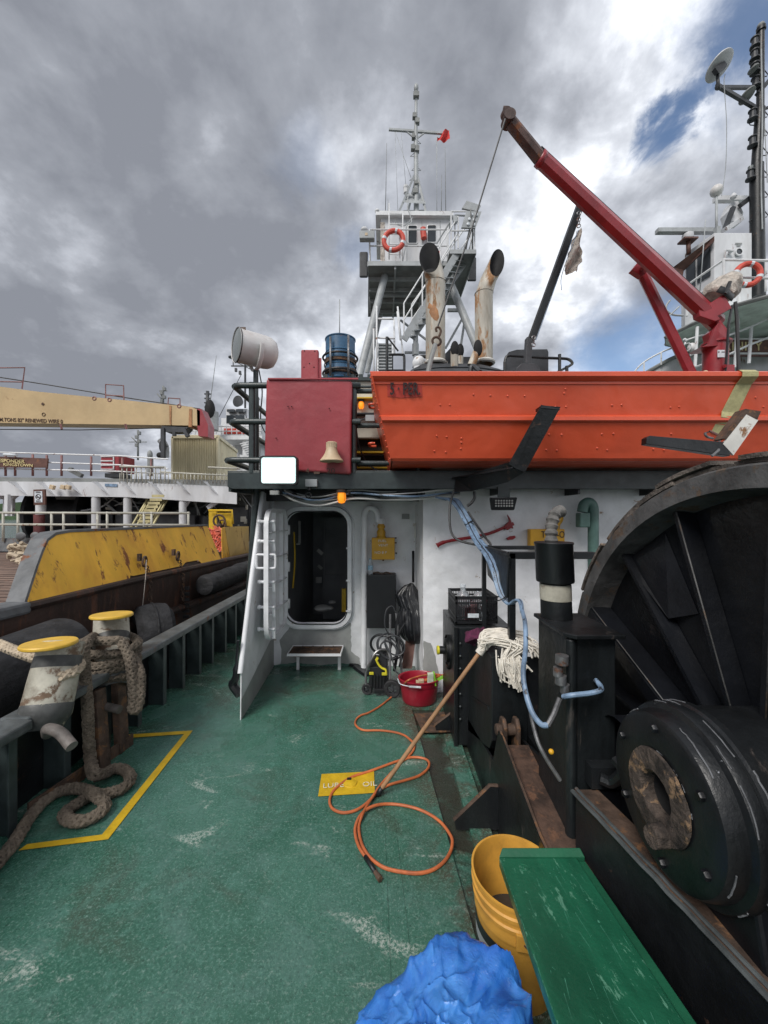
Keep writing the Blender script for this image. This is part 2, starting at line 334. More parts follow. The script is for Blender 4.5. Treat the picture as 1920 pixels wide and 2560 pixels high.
mk('orange_life',(.60,.13,.08),.6,vary=.3,scale=5); mk('stair_beige',(.48,.42,.22),.5,vary=.2); mk('post_red',(.16,.05,.05),.6,vary=.3)
emit('led',(.93,1.,1.),5.0); emit('led_frame',(.72,.95,.93),.36); emit('led_dot',(.45,.66,.66),.22); emit('amber',(1.,.27,.012),.50); emit('amber_core',(1.,.62,.12),3.2)
def glassy(name,col,alpha_rough,trans):
    m=bpy.data.materials.new(name); m.use_nodes=True; b=m.node_tree.nodes['Principled BSDF']
    b.inputs['Base Color'].default_value=(*col,1); b.inputs['Roughness'].default_value=alpha_rough; b.inputs['Transmission Weight'].default_value=trans; b.inputs['IOR'].default_value=1.3; M[name]=m
glassy('clear_plastic',(.8,.86,.9),.12,.75)
def bag_mat():
    global nt,N,L
    m=bpy.data.materials.new('bag_blue'); m.use_nodes=True; nt=m.node_tree; nt.nodes.clear(); N=nt.nodes.new; L=nt.links.new
    tc=N('ShaderNodeTexCoord'); v=tc.outputs['Object']
    n=nz(v,5,6,.6,.8); n2=nz(v,26,5,.6,2.2)
    c=mixc(maprange(n,.35,.7),(.03,.20,.74),(.10,.40,.97))
    c=mixc(maprange(nz(v,3.4,3,.5,.3,(3,3,8)),.62,.68,0,.55),c,(.03,.06,.28))
    b=N('ShaderNodeBsdfPrincipled'); L(c,b.inputs['Base Color']); b.inputs['Roughness'].default_value=.17; b.inputs['Specular IOR Level'].default_value=1.0; b.inputs['Coat Weight'].default_value=.5; b.inputs['Coat Roughness'].default_value=.08
    tr=N('ShaderNodeBsdfTranslucent'); L(c,tr.inputs[0]); mx=N('ShaderNodeMixShader'); mx.inputs[0].default_value=.30
    bp=N('ShaderNodeBump'); bp.inputs['Strength'].default_value=.45; bp.inputs['Distance'].default_value=.008
    vo=N('ShaderNodeTexVoronoi'); vo.feature='DISTANCE_TO_EDGE'; vo.inputs['Scale'].default_value=15
    wv=N('ShaderNodeVectorMath'); wv.operation='MULTIPLY_ADD'; L(n2,wv.inputs[0]); wv.inputs[1].default_value=(.12,.12,.12); L(v,wv.inputs[2]); L(wv.outputs[0],vo.inputs[0])
    L(math_('ADD',math_('MINIMUM',vo.outputs[0],.25),math_('MULTIPLY',n2,.7)),bp.inputs['Height'])
    for q in (b,tr): L(bp.outputs[0],q.inputs['Normal'])
    L(b.outputs[0],mx.inputs[1]); L(tr.outputs[0],mx.inputs[2]); o=N('ShaderNodeOutputMaterial'); L(mx.outputs[0],o.inputs[0]); M['bag_blue']=m
bag_mat()
def deck_mat(name,dirty):
    global nt,N,L
    m=bpy.data.materials.new(name); m.use_nodes=True; nt=m.node_tree; nt.nodes.clear(); N=nt.nodes.new; L=nt.links.new
    tc=N('ShaderNodeTexCoord'); v=tc.outputs['Object']; sp=N('ShaderNodeSeparateXYZ'); L(v,sp.inputs[0])
    a=nz(v,1.1,6,.6,.5); b_=nz(v,4.5,9,.65,.4,(3,0,0)); c_=nz(v,95,5,.78,0); g=nz(v,260,2,.6)
    c=mixc(maprange(a,.35,.65),(.024,.108,.070),(.050,.155,.112))
    c=mixc(maprange(b_,.42,.72,0,.6),c,(.090,.185,.160))
    # old brown dirt collects near the deckhouse and the winch
    dirt=math_('ADD',maprange(sp.outputs[1],2.2,3.9,0,.55),maprange(sp.outputs[0],-.2,.5,0,.18))
    dn=math_('ADD',nz(v,2.4,9,.68,.6,(8,1,0)),math_('MULTIPLY',dirt,.28))
    c=mixc(math_('MULTIPLY',maprange(dn,.52,.78),.80 if not dirty else .95),c,(.052,.058,.038))
    c=mixc(math_('MULTIPLY',maprange(nz(v,17,8,.72,.3,(3,3,7)),.5,.68),.42),c,(.11,.26,.21))
    c=mixc(math_('MULTIPLY',maprange(nz(v,9,8,.72,.3,(6,3,7)),.55,.72),.5),c,(.030,.075,.055))
    ew=math_('ADD',sp.outputs[0],math_('MULTIPLY',sp.outputs[1],.068)); rb=math_('MULTIPLY',maprange(ew,.30,.46),maprange(nz(v,6,7,.7,.4,(5,5,1)),.42,.6)); c=mixc(math_('MULTIPLY',rb,.8),c,(.07,.045,.028))
    # speckled wear, grit
    c=mixc(math_('MULTIPLY',maprange(c_,.50,.64),.62),c,(.145,.30,.235)); c=mixc(math_('MULTIPLY',maprange(nz(v,60,5,.75,.3,(3,8,8)),.55,.68),.55),c,(.25,.36,.31)); c=mixc(maprange(nz(v,150,3,.7,0,(9,8,8)),.70,.74,0,.8),c,(.55,.60,.54))
    c=mixc(math_('MULTIPLY',maprange(nz(v,70,4,.75,0,(1,1,4)),.54,.66),.6),c,(.016,.05,.036))
    # scuffed whitish patches
    sc=N('ShaderNodeMapping'); L(v,sc.inputs[0]); sc.inputs[2].default_value=(0,0,.5); sc.inputs[3].default_value=(1,2.4,1)
    w=math_('MULTIPLY',maprange(nz(sc.outputs[0],2.2,6,.66,.9,(6,2,0)),.585,.68),maprange(nz(v,70,5,.85),.46,.56))
    c=mixc(math_('MULTIPLY',w,.85),c,(.42,.48,.43))
    c=mixc(maprange(nz(v,21,5,.8,.2,(1,6,2)),.72,.75,0,.7),c,(.40,.42,.36))
    if dirty:
        c=mixc(maprange(nz(v,3.5,8,.7,.5,(4,0,1)),.36,.52,0,.92),c,(.030,.029,.021))
        c=mixc(maprange(nz(v,4.,8,.6,.5,(14,0,1)),.70,.73),c,(.30,.27,.19))
    b=N('ShaderNodeBsdfPrincipled'); L(c,b.inputs['Base Color'])
    rg=math_('SUBTRACT',math_('ADD',.11,math_('MULTIPLY',b_,.32)),maprange(nz(v,1.7,6,.6,.6,(2,9,0)),.45,.62,0,.20)); L(rg,b.inputs['Roughness'])
    b.inputs['Specular IOR Level'].default_value=.9
    bp=N('ShaderNodeBump'); bp.inputs['Strength'].default_value=.55; bp.inputs['Distance'].default_value=.005
    L(math_('ADD',math_('ADD',math_('MULTIPLY',g,.35),math_('MULTIPLY',c_,.7)),math_('MULTIPLY',b_,1.8)),bp.inputs['Height']); L(bp.outputs[0],b.inputs['Normal'])
    o=N('ShaderNodeOutputMaterial'); L(b.outputs[0],o.inputs[0]); M[name]=m
deck_mat('deck_green',False); deck_mat('deck_dirty',True)
# ================= SETTING =================
struct(MB().box((0,300,-1.9),(2400,2400,.1)),'water','sea')
def edgeX(Y): return .245+(3.18-Y)*.068
m=MB(); m.prism([(-2.08,-1.5,-.02),(edgeX(-1.5),-1.5,-.02),(edgeX(3.3),3.3,-.02),(1.6,3.3,-.02),(1.6,4.3,-.02),(-2.08,4.3,-.02)],(0,0,.02))
m.bb(-2.08,-1.0,4.3,13,-.02,0)
for (a,b) in (((949,1775),(966,2230)),((981,2013),(1000,2180))):
    p0,p1=D(*a),D(*b); d=(p1-p0).normalized(); q0=p0-d*.9 if a[1]>1900 else p0-d*.0
    m.beam(q0+V((0,0,.001)),p1+d*.9+V((0,0,.001)),.009,.004)
struct(m,'deck','deck_green')
struct(MB().bb(-2.08,3.6,-1.5,4.4,-.06,-.024),'deck_gutter','deck_dirty')
# painted markings
def flat(pts,z=.004): 
    m=MB(); m.add([D(x,y,z) for x,y in pts],[tuple(range(len(pts)))]); return m
mk_=MB()
z=.0045; o=[(288,1838),(482,1826),(270,2098),(46,2126)]; i=[(300,1846),(460,1835),(255,2086),(68,2110)]
mk_.add([D(x,y,z) for x,y in o]+[D(x,y,z) for x,y in i],[(0,1,5,4),(1,2,6,5),(2,3,7,6)])
struct(mk_,'deck_marking','mark_yellow')
sq=flat([(804,1935),(935,1928),(937,1982),(795,1991)],.0045); lub=struct(sq,'oil_fill_marking','mark_yellow')
c=D(875,1959); cp=thing('fill_cap','flush round yellow filler cap set in the yellow lube oil square on deck','filler cap',c)
MB().lathe([(.0,.014),(.028,.014),(.034,.011),(.042,.011),(.045,.005)],c,n=24).build('rim','mark_yellow',cp); MB().bb(c.x-.02,c.x+.006,c.y+.012,c.y+.03,.013,.018).build('key_slot','soot',cp)
pt=D(806,1970,.0085); xd=D(935,1962,.0085)-D(806,1970,.0085)
text('LUBE',.055,pt,xd,V((0,0,1)).cross(xd),'letter_faint',None,sx=1.05,ext=.0008)['kind']='structure'
text('OIL',.055,D(906,1966,.0085),xd,V((0,0,1)).cross(xd),'letter_faint',None,sx=1.05,ext=.0008)['kind']='structure'

# ================= BULWARK =================
bw=thing('bulwark','low dark green bulwark with flat cap rail and stanchions along the left deck edge','bulwark',(-1.95,2,0))
m=MB(); YS=[3.37-.345*k for k in range(7,0,-1)]+[3.37,3.69,4.02,4.32,4.67,4.99,5.32,5.70,6.05,6.4,6.75,7.1]
m.bb(-2.0,-1.84,-1.2,2.02,.53,.585); m.bb(-2.03,-1.87,2.02,13,.53,.585)
m.build('cap_rail','cap_worn',bw,bevel=.012)
MB().bb(-2.10,-2.06,-1.2,13,-.3,.535).build('shell_plate','black',bw)
for Y in YS:
    MB().add([(-2.06,Y-.012,0),(-1.93,Y-.012,0),(-1.92,Y-.012,.53),(-2.06,Y-.012,.53),(-2.06,Y+.012,0),(-1.93,Y+.012,0),(-1.92,Y+.012,.53),(-2.06,Y+.012,.53)],[(0,1,2,3),(7,6,5,4),(1,5,6,2),(0,4,5,1),(3,2,6,7),(0,3,7,4)]).box((-1.925,Y,.265),(.012,.05,.53)).build('stanchion','rail_green',bw,bevel=.004)
m=MB(); a=V((-1.815,2.777,.04)); b=V((-1.945,2.1,.04)); m.beam(a,b,.012,.08); m.build('foot_bar','rust_dark',bw)
m=MB()
for x,y0,z0,x1,y1,z1 in ((-1.9,2.55,.5,-1.83,2.5,.0),(-1.88,2.72,.5,-1.84,2.7,0)): m.beam((x,y0,z0),(x1,y1,z1),.05,.09,up=(0,1,0))
m.build('bracket','rust_dark',bw,bevel=.006)
# ================= BOLLARDS =================
def bollard(base,top,label,horn=None,lower=None):
    base,top=V(base),V(top); ax=(top-base).normalized(); Ln=(top-base).length
    t=thing('mooring_bollard',label,'bollard',base,'yellow capped mooring bollards on the bulwark')
    ps=MB().lathe([(.119,0),(.118,.12),(.112,Ln-.012),(.112,Ln)],base,ax,32).build('post','bollard_white' if horn else 'bollard_white',t)
    MB().lathe([(.09,-.12),(.121,-.05),(.1225,.0),(.119,.01)],base,ax,32).build('foot','bollard_black',t)
    MB().lathe([(.1165,.205),(.117,.20),(.1145,.262),(.113,.262)],base,ax,32).build('black_band','bollard_black',ps)
    if not horn: MB().lathe([(.1185,.02),(.1145,.25),(.113,Ln-.02)],base,ax,32).build('stain_coat','bollard_dirty',ps)
    MB().lathe([(.0,Ln+.012),(.127,Ln+.012),(.132,Ln+.006),(.132,Ln-.004),(.125,Ln-.010),(.10,Ln-.010)],base,(ax*.5+V((0,0,1))*.5).normalized() if 0 else V((0,0,1)).lerp(ax,.12),40).build('cap','cap_yellow',t)
    if horn: MB().tube(cat(horn,6),.026,14).build('horn','horn_grey',t)
    return t
bollard((-1.90,2.17,.58),(-1.925,2.30,.895),'nearer yellow capped bollard, peeling white post with a blue black band, left foreground',[D(96,1843,.5)*1+V((.02,.03,.0)),P(120,1822,1.93),P(150,1832,1.9),P(180,1866,1.86)])
bollard((-1.94,2.74,.55),(-2.07,2.92,.865),'farther yellow capped bollard with thick rope wound round its post',[V((-1.95,2.62,.36)),V((-1.86,2.58,.37)),V((-1.76,2.56,.36))])
MB().lathe([(.1245,.17),(.1245,.205),(.121,.235),(.1205,.235)],(-1.90,2.17,.58),V((-.025,.13,.315)),32)

# ================= ROPES =================
def plait(pts,r,k=5,closed=False,pitch=.16,n=6,strands=4,step=.014):
    pts=cat(pts,12,closed); 
    # resample
    out=[pts[0]]; acc=0
    for a,b in zip(pts,pts[1:]):
        d=(b-a).length
        while acc+d>=step and d>1e-9:
            f=(step-acc)/d; a=a.lerp(b,f); out.append(a.copy()); d=(b-a).length; acc=0
        acc+=d
    fr=frames(out); mb=MB()
    for hand in (1,-1):
        for s_ in range(strands):
            line=[]; rad=[]
            for i,(t,u,w) in enumerate(fr):
                ph=2*PI*(i*step/pitch); a=hand*ph+2*PI*s_/strands+(0 if hand>0 else PI/strands)
                rr=r*(.66+hand*.13*math.cos(strands*(2*ph)/2+0))
                nn=noise.noise(out[i]*30)*.002
                line.append(out[i]+(u*math.cos(a)+w*math.sin(a))*(rr+nn)); rad.append(r*.375*(1+noise.noise(out[i]*45)*.18))
            mb.tube(line,rad,n)
    # loose fibres
    rnd=random.Random(3)
    for i in range(2,len(out)-2,1):
        for _ in range(2):
            t,u,w=fr[i]; a=rnd.random()*6.28; d=u*math.cos(a)+w*math.sin(a); p=out[i]+d*r*.93
            q=p+d*rnd.uniform(.003,.010)+t*rnd.uniform(-.02,.02); e=t*.0009
            mb.add([p-e,p+e,q],[(0,1,2)])
    return mb
rz=.034
def G(x,y,h=0): return D(x,y,rz+h)
path=[G(-120,2230),G(-40,2190),G(0,2150),G(39,2100),G(81,2034),G(127,1990),G(174,1972),G(212,1974,.03),G(243,1990,.03),G(262,2012),G(247,2034),G(208,2052),G(172,2050),G(163,2030),G(190,2012,.0),G(225,1990,.0),G(262,1985,0),G(305,1972,0),G(326,1948,0),G(314,1926,0),G(284,1922,0),G(258,1936,.03),G(236,1935,.09),P(226,1900,2.42),P(222,1850,2.42),P(220,1800,2.43),P(217,1740,2.44),P(212,1680,2.45),P(210,1630,2.46),P(222,1600,2.55),P(235,1592,2.75)]
solo(plait(path,.0315,pitch=.14),'mooring_rope','rope','thick brown plaited rope hanging from the rope-wound bollard and coiled on the green deck','rope')
cb=V((-1.96,2.77,0)); hel=[]
for k in range(0,49):
    a=k/12*2*PI+2.5; hel.append(cb+V((math.cos(a)*.158,math.sin(a)*.158,.50+.235*k/48+.012*math.sin(a*1.7))))
tailp=[cb+V((.10,-.15,.80)),cb+V((.15,-.13,.79)),P(322,1640,2.6),P(330,1690,2.55),P(334,1740,2.52),P(332,1775,2.5),P(345,1768,2.52),P(352,1720,2.55),P(350,1680,2.6),P(338,1655,2.66),cb+V((.13,.05,.62))]
solo(plait(hel[::2]+[cb+V((-.12,-.11,.78))]+tailp,.030),'mooring_rope','rope','grey brown rope wound several turns round the farther bollard with a hanging bight','rope')
solo(plait([V((-1.83,2.16,.74)),V((-1.80,2.24,.745)),V((-1.88,2.36,.75)),V((-2.0,2.33,.755)),P(89,1645,2.28),P(40,1628,2.36),P(0,1612,2.45),P(-60,1592,2.6),V((-3.2,3.0,.85))],.030),'mooring_line','rope_light','pale plaited line running left from the nearer bollard to the neighbouring ship','rope')

# ================= DECKHOUSE =================
dh=thing('deckhouse','white painted steel deckhouse with open weathertight doorway and upper deck above','deckhouse',(0,4.3,0))
WY=4.23
def rr(x0,x1,z0,z1,r,Y,k=6):
    out=[]
    for cx,cz,a0 in ((x1-r,z1-r,0),(x0+r,z1-r,90),(x0+r,z0+r,180),(x1-r,z0+r,270)):
        for j in range(k+1):
            a=R(a0+90*j/k); out.append(V((cx+r*math.cos(a),Y,cz+r*math.sin(a))))
    return out
q0,q1=P(718,1280,WY),P(867,1556,WY); DX0,DX1,DZ1,DZ0=q0.x,q1.x,q0.z,q1.z
def dens(L_,st=.06):
    out=[]
    for a,b in zip(L_,L_[1:]+L_[:1]):
        n=max(1,int((b-a).length/st)); out+=[a.lerp(b,j/n) for j in range(n)]
    return out
A=dens(rr(DX0,DX1,DZ0,DZ1,.15,WY)); X0,X1,Z0,Z1=-1.22,.345,-.02,1.95
def proj(L_,x0,x1,z0,z1,Y):
    out=[]; cx,cz=(DX0+DX1)/2,(DZ0+DZ1)/2
    for p in L_:
        d=p-V((cx,p.y,cz)); ts=[]
        if d.x>1e-6: ts.append((x1-cx)/d.x)
        if d.x<-1e-6: ts.append((x0-cx)/d.x)
        if d.z>1e-6: ts.append((z1-cz)/d.z)
        if d.z<-1e-6: ts.append((z0-cz)/d.z)
        t=min(ts); out.append(V((cx+d.x*t,Y,cz+d.z*t)))
    return out
B=proj(A,X0,X1,Z0,Z1,WY); off=V((0,.012,0))
m=MB(); m.ring(A,B); m.ring(A,[p+off for p in A])
for cx,cz in ((X0,Z0),(X1,Z0),(X0,Z1),(X1,Z1)): # fill wall corners
    near=sorted(B,key=lambda p:(p.x-cx)**2+(p.z-cz)**2)
    a_=min((p for p in B if abs(p.z-cz)<1e-4),key=lambda p:abs(p.x-cx)); b_=min((p for p in B if abs(p.x-cx)<1e-4),key=lambda p:abs(p.z-cz))
    m.quad(a_,V((cx,WY,cz)),b_)
m.bb(.367,3.4,3.6,3.63,-.02,1.9); m.quad((.367,3.6,-.02),(.367,3.6,1.9),(.339,WY,1.9),(.339,WY,-.02))
m.bb(-1.24,-1.22,WY,12,-.02,1.95)
m.build('wall','white',dh)
rim=rr(DX0-.008,DX1+.008,DZ0-.008,DZ1+.008,.155,WY-.05); out=rr(DX0-.055,DX1+.055,DZ0-.055,DZ1+.055,.20,WY-.05)
m=MB(); m.ring(rim,out); m.ring(out,[p+V((0,.06,0)) for p in rr(DX0-.065,DX1+.065,DZ0-.065,DZ1+.065,.21,WY-.05)],True); m.ring(rim,[p+V((0,.07,0)) for p in rim],True)
m.tube(rr(DX0-.082,DX1+.075,DZ0-.075,DZ1+.075,.22,WY),.008,6,closed=True)
fr_=m.build('door_frame','white',dh); MB().tube(rr(DX0-.006,DX1+.006,DZ0-.006,DZ1+.006,.153,WY-.052),.006,6,closed=True).build('gasket','plain_black',fr_)
for zz in (1.3,.95,.62): MB().box((DX1+.02,WY-.06,zz),(.045,.02,.018)).build('dog_stop','white',fr_)
# paint patches
def patch(pts,Y,name='paint_patch',mat='grey_paint',dy=-.0025):
    rnd=random.Random(len(pts)); res=[]
    pts=[P(x,y,Y) for x,y in pts]
    for a,b in zip(pts,pts[1:]+pts[:1]):
        n=max(1,int((b-a).length/.03))
        for j in range(n): res.append(a.lerp(b,j/n)+V((rnd.uniform(-1,1)*.006,dy,rnd.uniform(-1,1)*.006)))
    return MB().add(res,[tuple(range(len(res)))]).build(name,mat,dh)
patch([(724,1568),(700,1600),(704,1640),(702,1666),(900,1666),(900,1645),(878,1628),(877,1556),(860,1562),(830,1571),(760,1572)],WY)
patch([(1058,1602),(1078,1608),(1088,1640),(1097,1690),(1090,1760),(1058,1760)],3.6)
patch([(683,1662),(740,1656),(800,1662),(860,1658),(912,1664),(912,1672),(683,1672)],WY-.003,mat='deck_green')
# pipes on wall
pp=[P(910,1668,4.12),P(910,1300,4.12),P(912,1282,4.12),P(922,1270,4.12),P(936,1272,4.12),P(944,1284,4.12),P(945,1306,4.12)]
m=MB().tube([pp[0]]+cat(pp[1:],5),.033,14)
m.lathe([(.034,0),(.037,.0),(.037,.06),(.034,.06)],P(910,1510,4.12),n=14); m.build('vent_pipe','white',dh)
# room inside
m=MB(); y0,y1=WY+.02,6.4
m.bb(-1.2,.9,y1,y1+.02,0,1.9); m.bb(-1.2,-1.18,y0,y1,0,1.9); m.bb(.9,.92,y0,y1,0,1.9); m.bb(-1.2,.9,y0,y1,1.9,1.95); m.bb(-1.2,.9,y0,y1,.0,.02)
m.build('room','inside',dh)
m=MB(); f=6.1
for x in (-.95,-.35,.25): m.bb(x-.02,x+.02,f-.03,f,.7,1.6)
for z_ in (.7,1.6): m.bb(-.97,.3,f-.035,f-.002,z_-.025,z_+.025)
m.bb(-.97,.3,f,f+.2,.0,1.62); m.build('cupboard','inside',dh)
m=MB(); m.box(P(800,1380,5.75),(.1,.01,.05),ry=.7); m.box(P(800,1418,5.9),(.08,.01,.04),ry=.7); m.box(P(797,1450,5.9),(.09,.01,.09)); m.box(P(721,1370,4.9),(.03,.02,.45)); m.box(P(749,1330,5.2),(.03,.02,.30)); m.build('wall_notice','inside_pale',dh)
MB().tube(cat([P(735,1330,4.6),P(737,1400,4.6),P(732,1470,4.6)],4),.01,6).build('hanging_cord','mark_yellow',dh); MB().box(P(860,1500,4.7),(.05,.05,.28)).build('yellow_oilskin','mark_yellow',dh)
for x,y,w_ in ((805,1520,.2),(822,1520,.12),(830,1505,.1),(746,1360,.06)): MB().sphere(P(x,y,4.9),w_/2,sz=.4).build('floor_bundle','inside_pale',dh)
# upper deck slab and edge beam
UZ=2.02; FY=3.3
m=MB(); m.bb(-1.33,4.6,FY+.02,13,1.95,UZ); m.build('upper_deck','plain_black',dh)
m=MB(); p0=P(565,1182,FY); m.prism([V((-1.345,FY,1.90)),V((-1.30,FY,1.882)),V((4.6,FY,1.882)),V((4.6,FY,UZ+.01)),V((-1.345,FY,UZ+.01))],(0,.02,0)); m.bb(-1.345,4.6,FY-.0,FY+.10,UZ+.008,UZ+.02)
m.bb(-1.345,-1.32,FY+.02,13,1.86,UZ); fb=m.build('edge_beam','rail_green',dh,bevel=.004)
m=MB(); m.bb(-1.2,3.4,3.88,3.96,1.80,1.95)
for x in (-.9,-.3,.35,1.0,1.7,2.4): m.bb(x-.01,x+.01,FY+.05,WY,1.84,1.95)
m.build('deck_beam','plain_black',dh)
# side wing plate with rounded edge tube
wp=MB(); a=P(602,1800,3.11); a=V((-1.165,3.11,0)); b=V((-1.168,3.13,.39)); c=V((-1.19,3.77,1.88)); d=V((-1.22,WY,1.88)); e=V((-1.22,WY,0))
wp.prism([a,b,c,d,e],(.008,0,0)); w_=wp.build('wing_plate','white',dh)
MB().tube([b+V((0,-.006,-.02)),V((-1.178,3.4,1.05)),c],.022,12).build('edge_tube','white_clean',w_)
MB().add([e+V((.0105,-.01,.0)),a+V((.0105,.003,.0)),a+V((.0105,.003,.16)),e+V((.0105,-.01,.36))],[(0,1,2,3)]).build('kick_patch','grey_paint',w_)
# step
st=MB(); q=V((-.765,3.97,.238)); 
fx0,fx1=P(718,1640,3.95).x,P(853,1640,3.95).x
st.bb(fx0,fx1,3.93,3.94,.215,.24); st.bb(fx0,fx1,4.19,4.2,.215,.24); st.bb(fx0,fx0+.01,3.94,4.19,.215,.24); st.bb(fx1-.01,fx1,3.94,4.19,.215,.24)
s_=st.build('step','white',dh); m=MB()
for k in range(1,5): m.bb(fx0+(fx1-fx0)*k/5-.006,fx0+(fx1-fx0)*k/5+.006,3.942,4.188,.217,.236)
for k in range(22): m.bb(fx0+.012,fx1-.012,3.95+k*.0105,3.953+k*.0105,.219,.237)
m.bb(fx0+.01,fx1-.01,3.94,4.19,.205,.212)
m.build('grating','rust_dark',s_)
for x in (fx0+.07,fx1-.04): MB().box((x,4.14,.11),(.03,.03,.22)).build('leg','white',s_)
# open door leaf
DL=MB(); LX=-1.066
def rl(x,y0,y1,z0,z1,r,k=6):
    o=[]
    for cy,cz,a0 in ((y1-r,z1-r,0),(y0+r,z1-r,90),(y0+r,z0+r,180),(y1-r,z0+r,270)):
        for j in range(k+1): a=R(a0+90*j/k); o.append(V((x,cy+r*math.cos(a),cz+r*math.sin(a))))
    return o
L0,L1=rl(LX-.012,3.44,4.15,.50,1.72,.16),rl(LX+.0,3.44,4.15,.50,1.72,.16)
DL.prism(L0,(.012,0,0)); DL.ring(rl(LX+.03,3.44,4.15,.50,1.72,.16),L1,True); DL.ring(rl(LX+.03,3.45,4.14,.51,1.71,.15),rl(LX+.0,3.45,4.14,.51,1.71,.15),True); DL.ring(rl(LX+.03,3.44,4.15,.50,1.72,.16),rl(LX+.03,3.45,4.14,.51,1.71,.15))
dl=DL.build('door','white',dh)
m=MB()
for z_ in (.75,1.0,1.25,1.5): m.bb(LX+.001,LX+.045,3.5,4.10,z_-.004,z_+.004)
for y in (3.66,3.92): m.bb(LX+.001,LX+.036,y-.004,y+.004,.55,1.68)
m.build('stiffener','white',dl)
for yy,x_,zz in ((3.52,LX-.02,1.23),):
    m=MB()
    for sx in (-1,1):
        m.tube(cat([(LX+sx*.01,3.47,1.30),(LX+sx*.075,3.47,1.30),(LX+sx*.085,3.47,1.28),(LX+sx*.085,3.47,1.20),(LX+sx*.075,3.47,1.18),(LX+sx*.01,3.47,1.18)],3),.011,8)
    m.build('grab_handle','white_clean',dl)
for z_ in (.62,.82,1.05,1.42,1.6):
    m=MB(); m.cyl((LX-.07,3.50,z_),(LX+.07,3.50,z_),.014,n=10); m.beam((LX+.06,3.50,z_+.01),(LX+.06,3.52,z_-.09),.012,.028,up=(1,0,0)); m.sphere((LX-.07,3.5,z_),.02); m.build('dog','white_clean',dl)
for z_ in (.7,1.1,1.5): MB().cyl((LX+.03,4.17,z_-.05),(LX+.03,4.17,z_+.05),.018,n=10).build('hinge','white_clean',dl)
# post at the ship's side
solo(MB().tube([P(641,1222,3.72),P(636,1300,3.72),P(622,1500,3.8),V((-1.31,3.8,0))],.034,14),'deck_post','rail_green','dark post from green deck up to the overhang, beside the white wing plate','post')

# ================= UPPER DECK RAILS, RED BOX, LIGHTS =================
rg=thing('guard_rail','dark green three bar guard rail turning the corner left of the red box','railing',(-1.29,FY,UZ))
for z_,xc in ((2.77,586),(2.46,578),(2.13,568)):
    c=P(xc,962,FY); cz=V((c.x,FY,z_))
    m=MB().tube(cat([V((-.2,FY,z_)),V((-1.1,FY,z_)),V((c.x+.05,FY,z_)),V((c.x,FY+.03,z_)),V((c.x-.01,FY+.1,z_)),V((c.x-.015,4.3,z_)),V((c.x-.02,7,z_))],4),.026,12); m.build('bar','rail_green',rg)
for x,y0,y1 in ((-1.14,FY+.02,0),(-1.31,4.6,0),(-1.31,6.8,0),(-.26,FY+.02,0)): MB().cyl((x,y0,UZ),(x,y0,2.80),.027,n=12).build('post','rail_green',rg)
rg2=thing('guard_rail','dark three bar guard rail between the red box and the orange boat','railing',(0,FY+.05,UZ))
for py in (967,978,1064,1158): 
    a=P(884,py,FY+.06); MB().cyl(a,a+V((.62,0,0)),.012 if py==967 else .022,n=12).build('bar','rail_green',rg2)
MB().cyl((.3,FY+.08,UZ),(.3,FY+.08,2.8),.02,n=12).build('post','rail_green',rg2)
# red box
x0,x1=P(664,945,FY-.06).x,P(880,945,FY-.06).x; zt=P(664,945,FY-.06).z; zb=P(664,1186,FY-.06).z
rb=thing('red_cabinet','flat red painted steel cabinet on the upper deck edge above the doorway','cabinet',((x0+x1)/2,FY,zb))
MB().add([(x0,FY-.05,zt),(x1,FY-.05,zt-.015),(x1-.01,FY-.05,zb+.0),(x0-.02,FY-.05,zb+.05),(x0+.03,FY+.30,zt-.0),(x1,FY+.30,zt-.01),(x1-.01,FY+.30,zb+.02),(x0+.02,FY+.30,zb+.05)],[(0,1,2,3),(7,6,5,4),(0,4,5,1),(1,5,6,2),(2,6,7,3),(3,7,4,0)]).build('body','red_box',rb,bevel=.02,seg=3)
m=MB(); m.box((x0+.40,FY-.055,zt-.006),(.76,.02,.012)); m.build('lid_lip','red_box',rb)
m=MB()
for px_,py_ in ((720,1016),(729,1016),(823,1021),(690,1095)): m.sphere(P(px_,py_,FY-.062),.006)
m.build('rust_spot','maroon',rb)
o_=P(764,1183,FY-.0515); text('4',.062,o_,(1,0,0),(0,0,1),'letter_brown',rb); text('20',.062,P(816,1183,FY-.0515),(1,0,0),(0,0,1),'letter_brown',rb,sx=1.2)
MB().box(P(792,1182,FY-.0515),(.05,.003,.02)).build('worn_number','letter_brown',rb)
# red plate standing behind
a,b=P(752,873,3.45),P(796,945,3.45); tp=thing('red_bracket_plate','narrow upright red plate with bolt holes sticking up behind the red cabinet','plate',(a.x,3.45,UZ+.1))
MB().bb(a.x,b.x,3.45,3.50,2.1,a.z).build('plate','red_box',tp,bevel=.014); m=MB()
for px_,py_ in ((761,877),(787,878),(774,909),(760,918),(785,918)): m.cyl(P(px_,py_,3.447),P(px_,py_,3.452),.006,n=8)
m.build('bolt_hole','letter_black',tp); MB().box((b.x+.012,3.48,a.z-.2),(.02,.02,.26)).build('hinge_strip','red_box',tp)
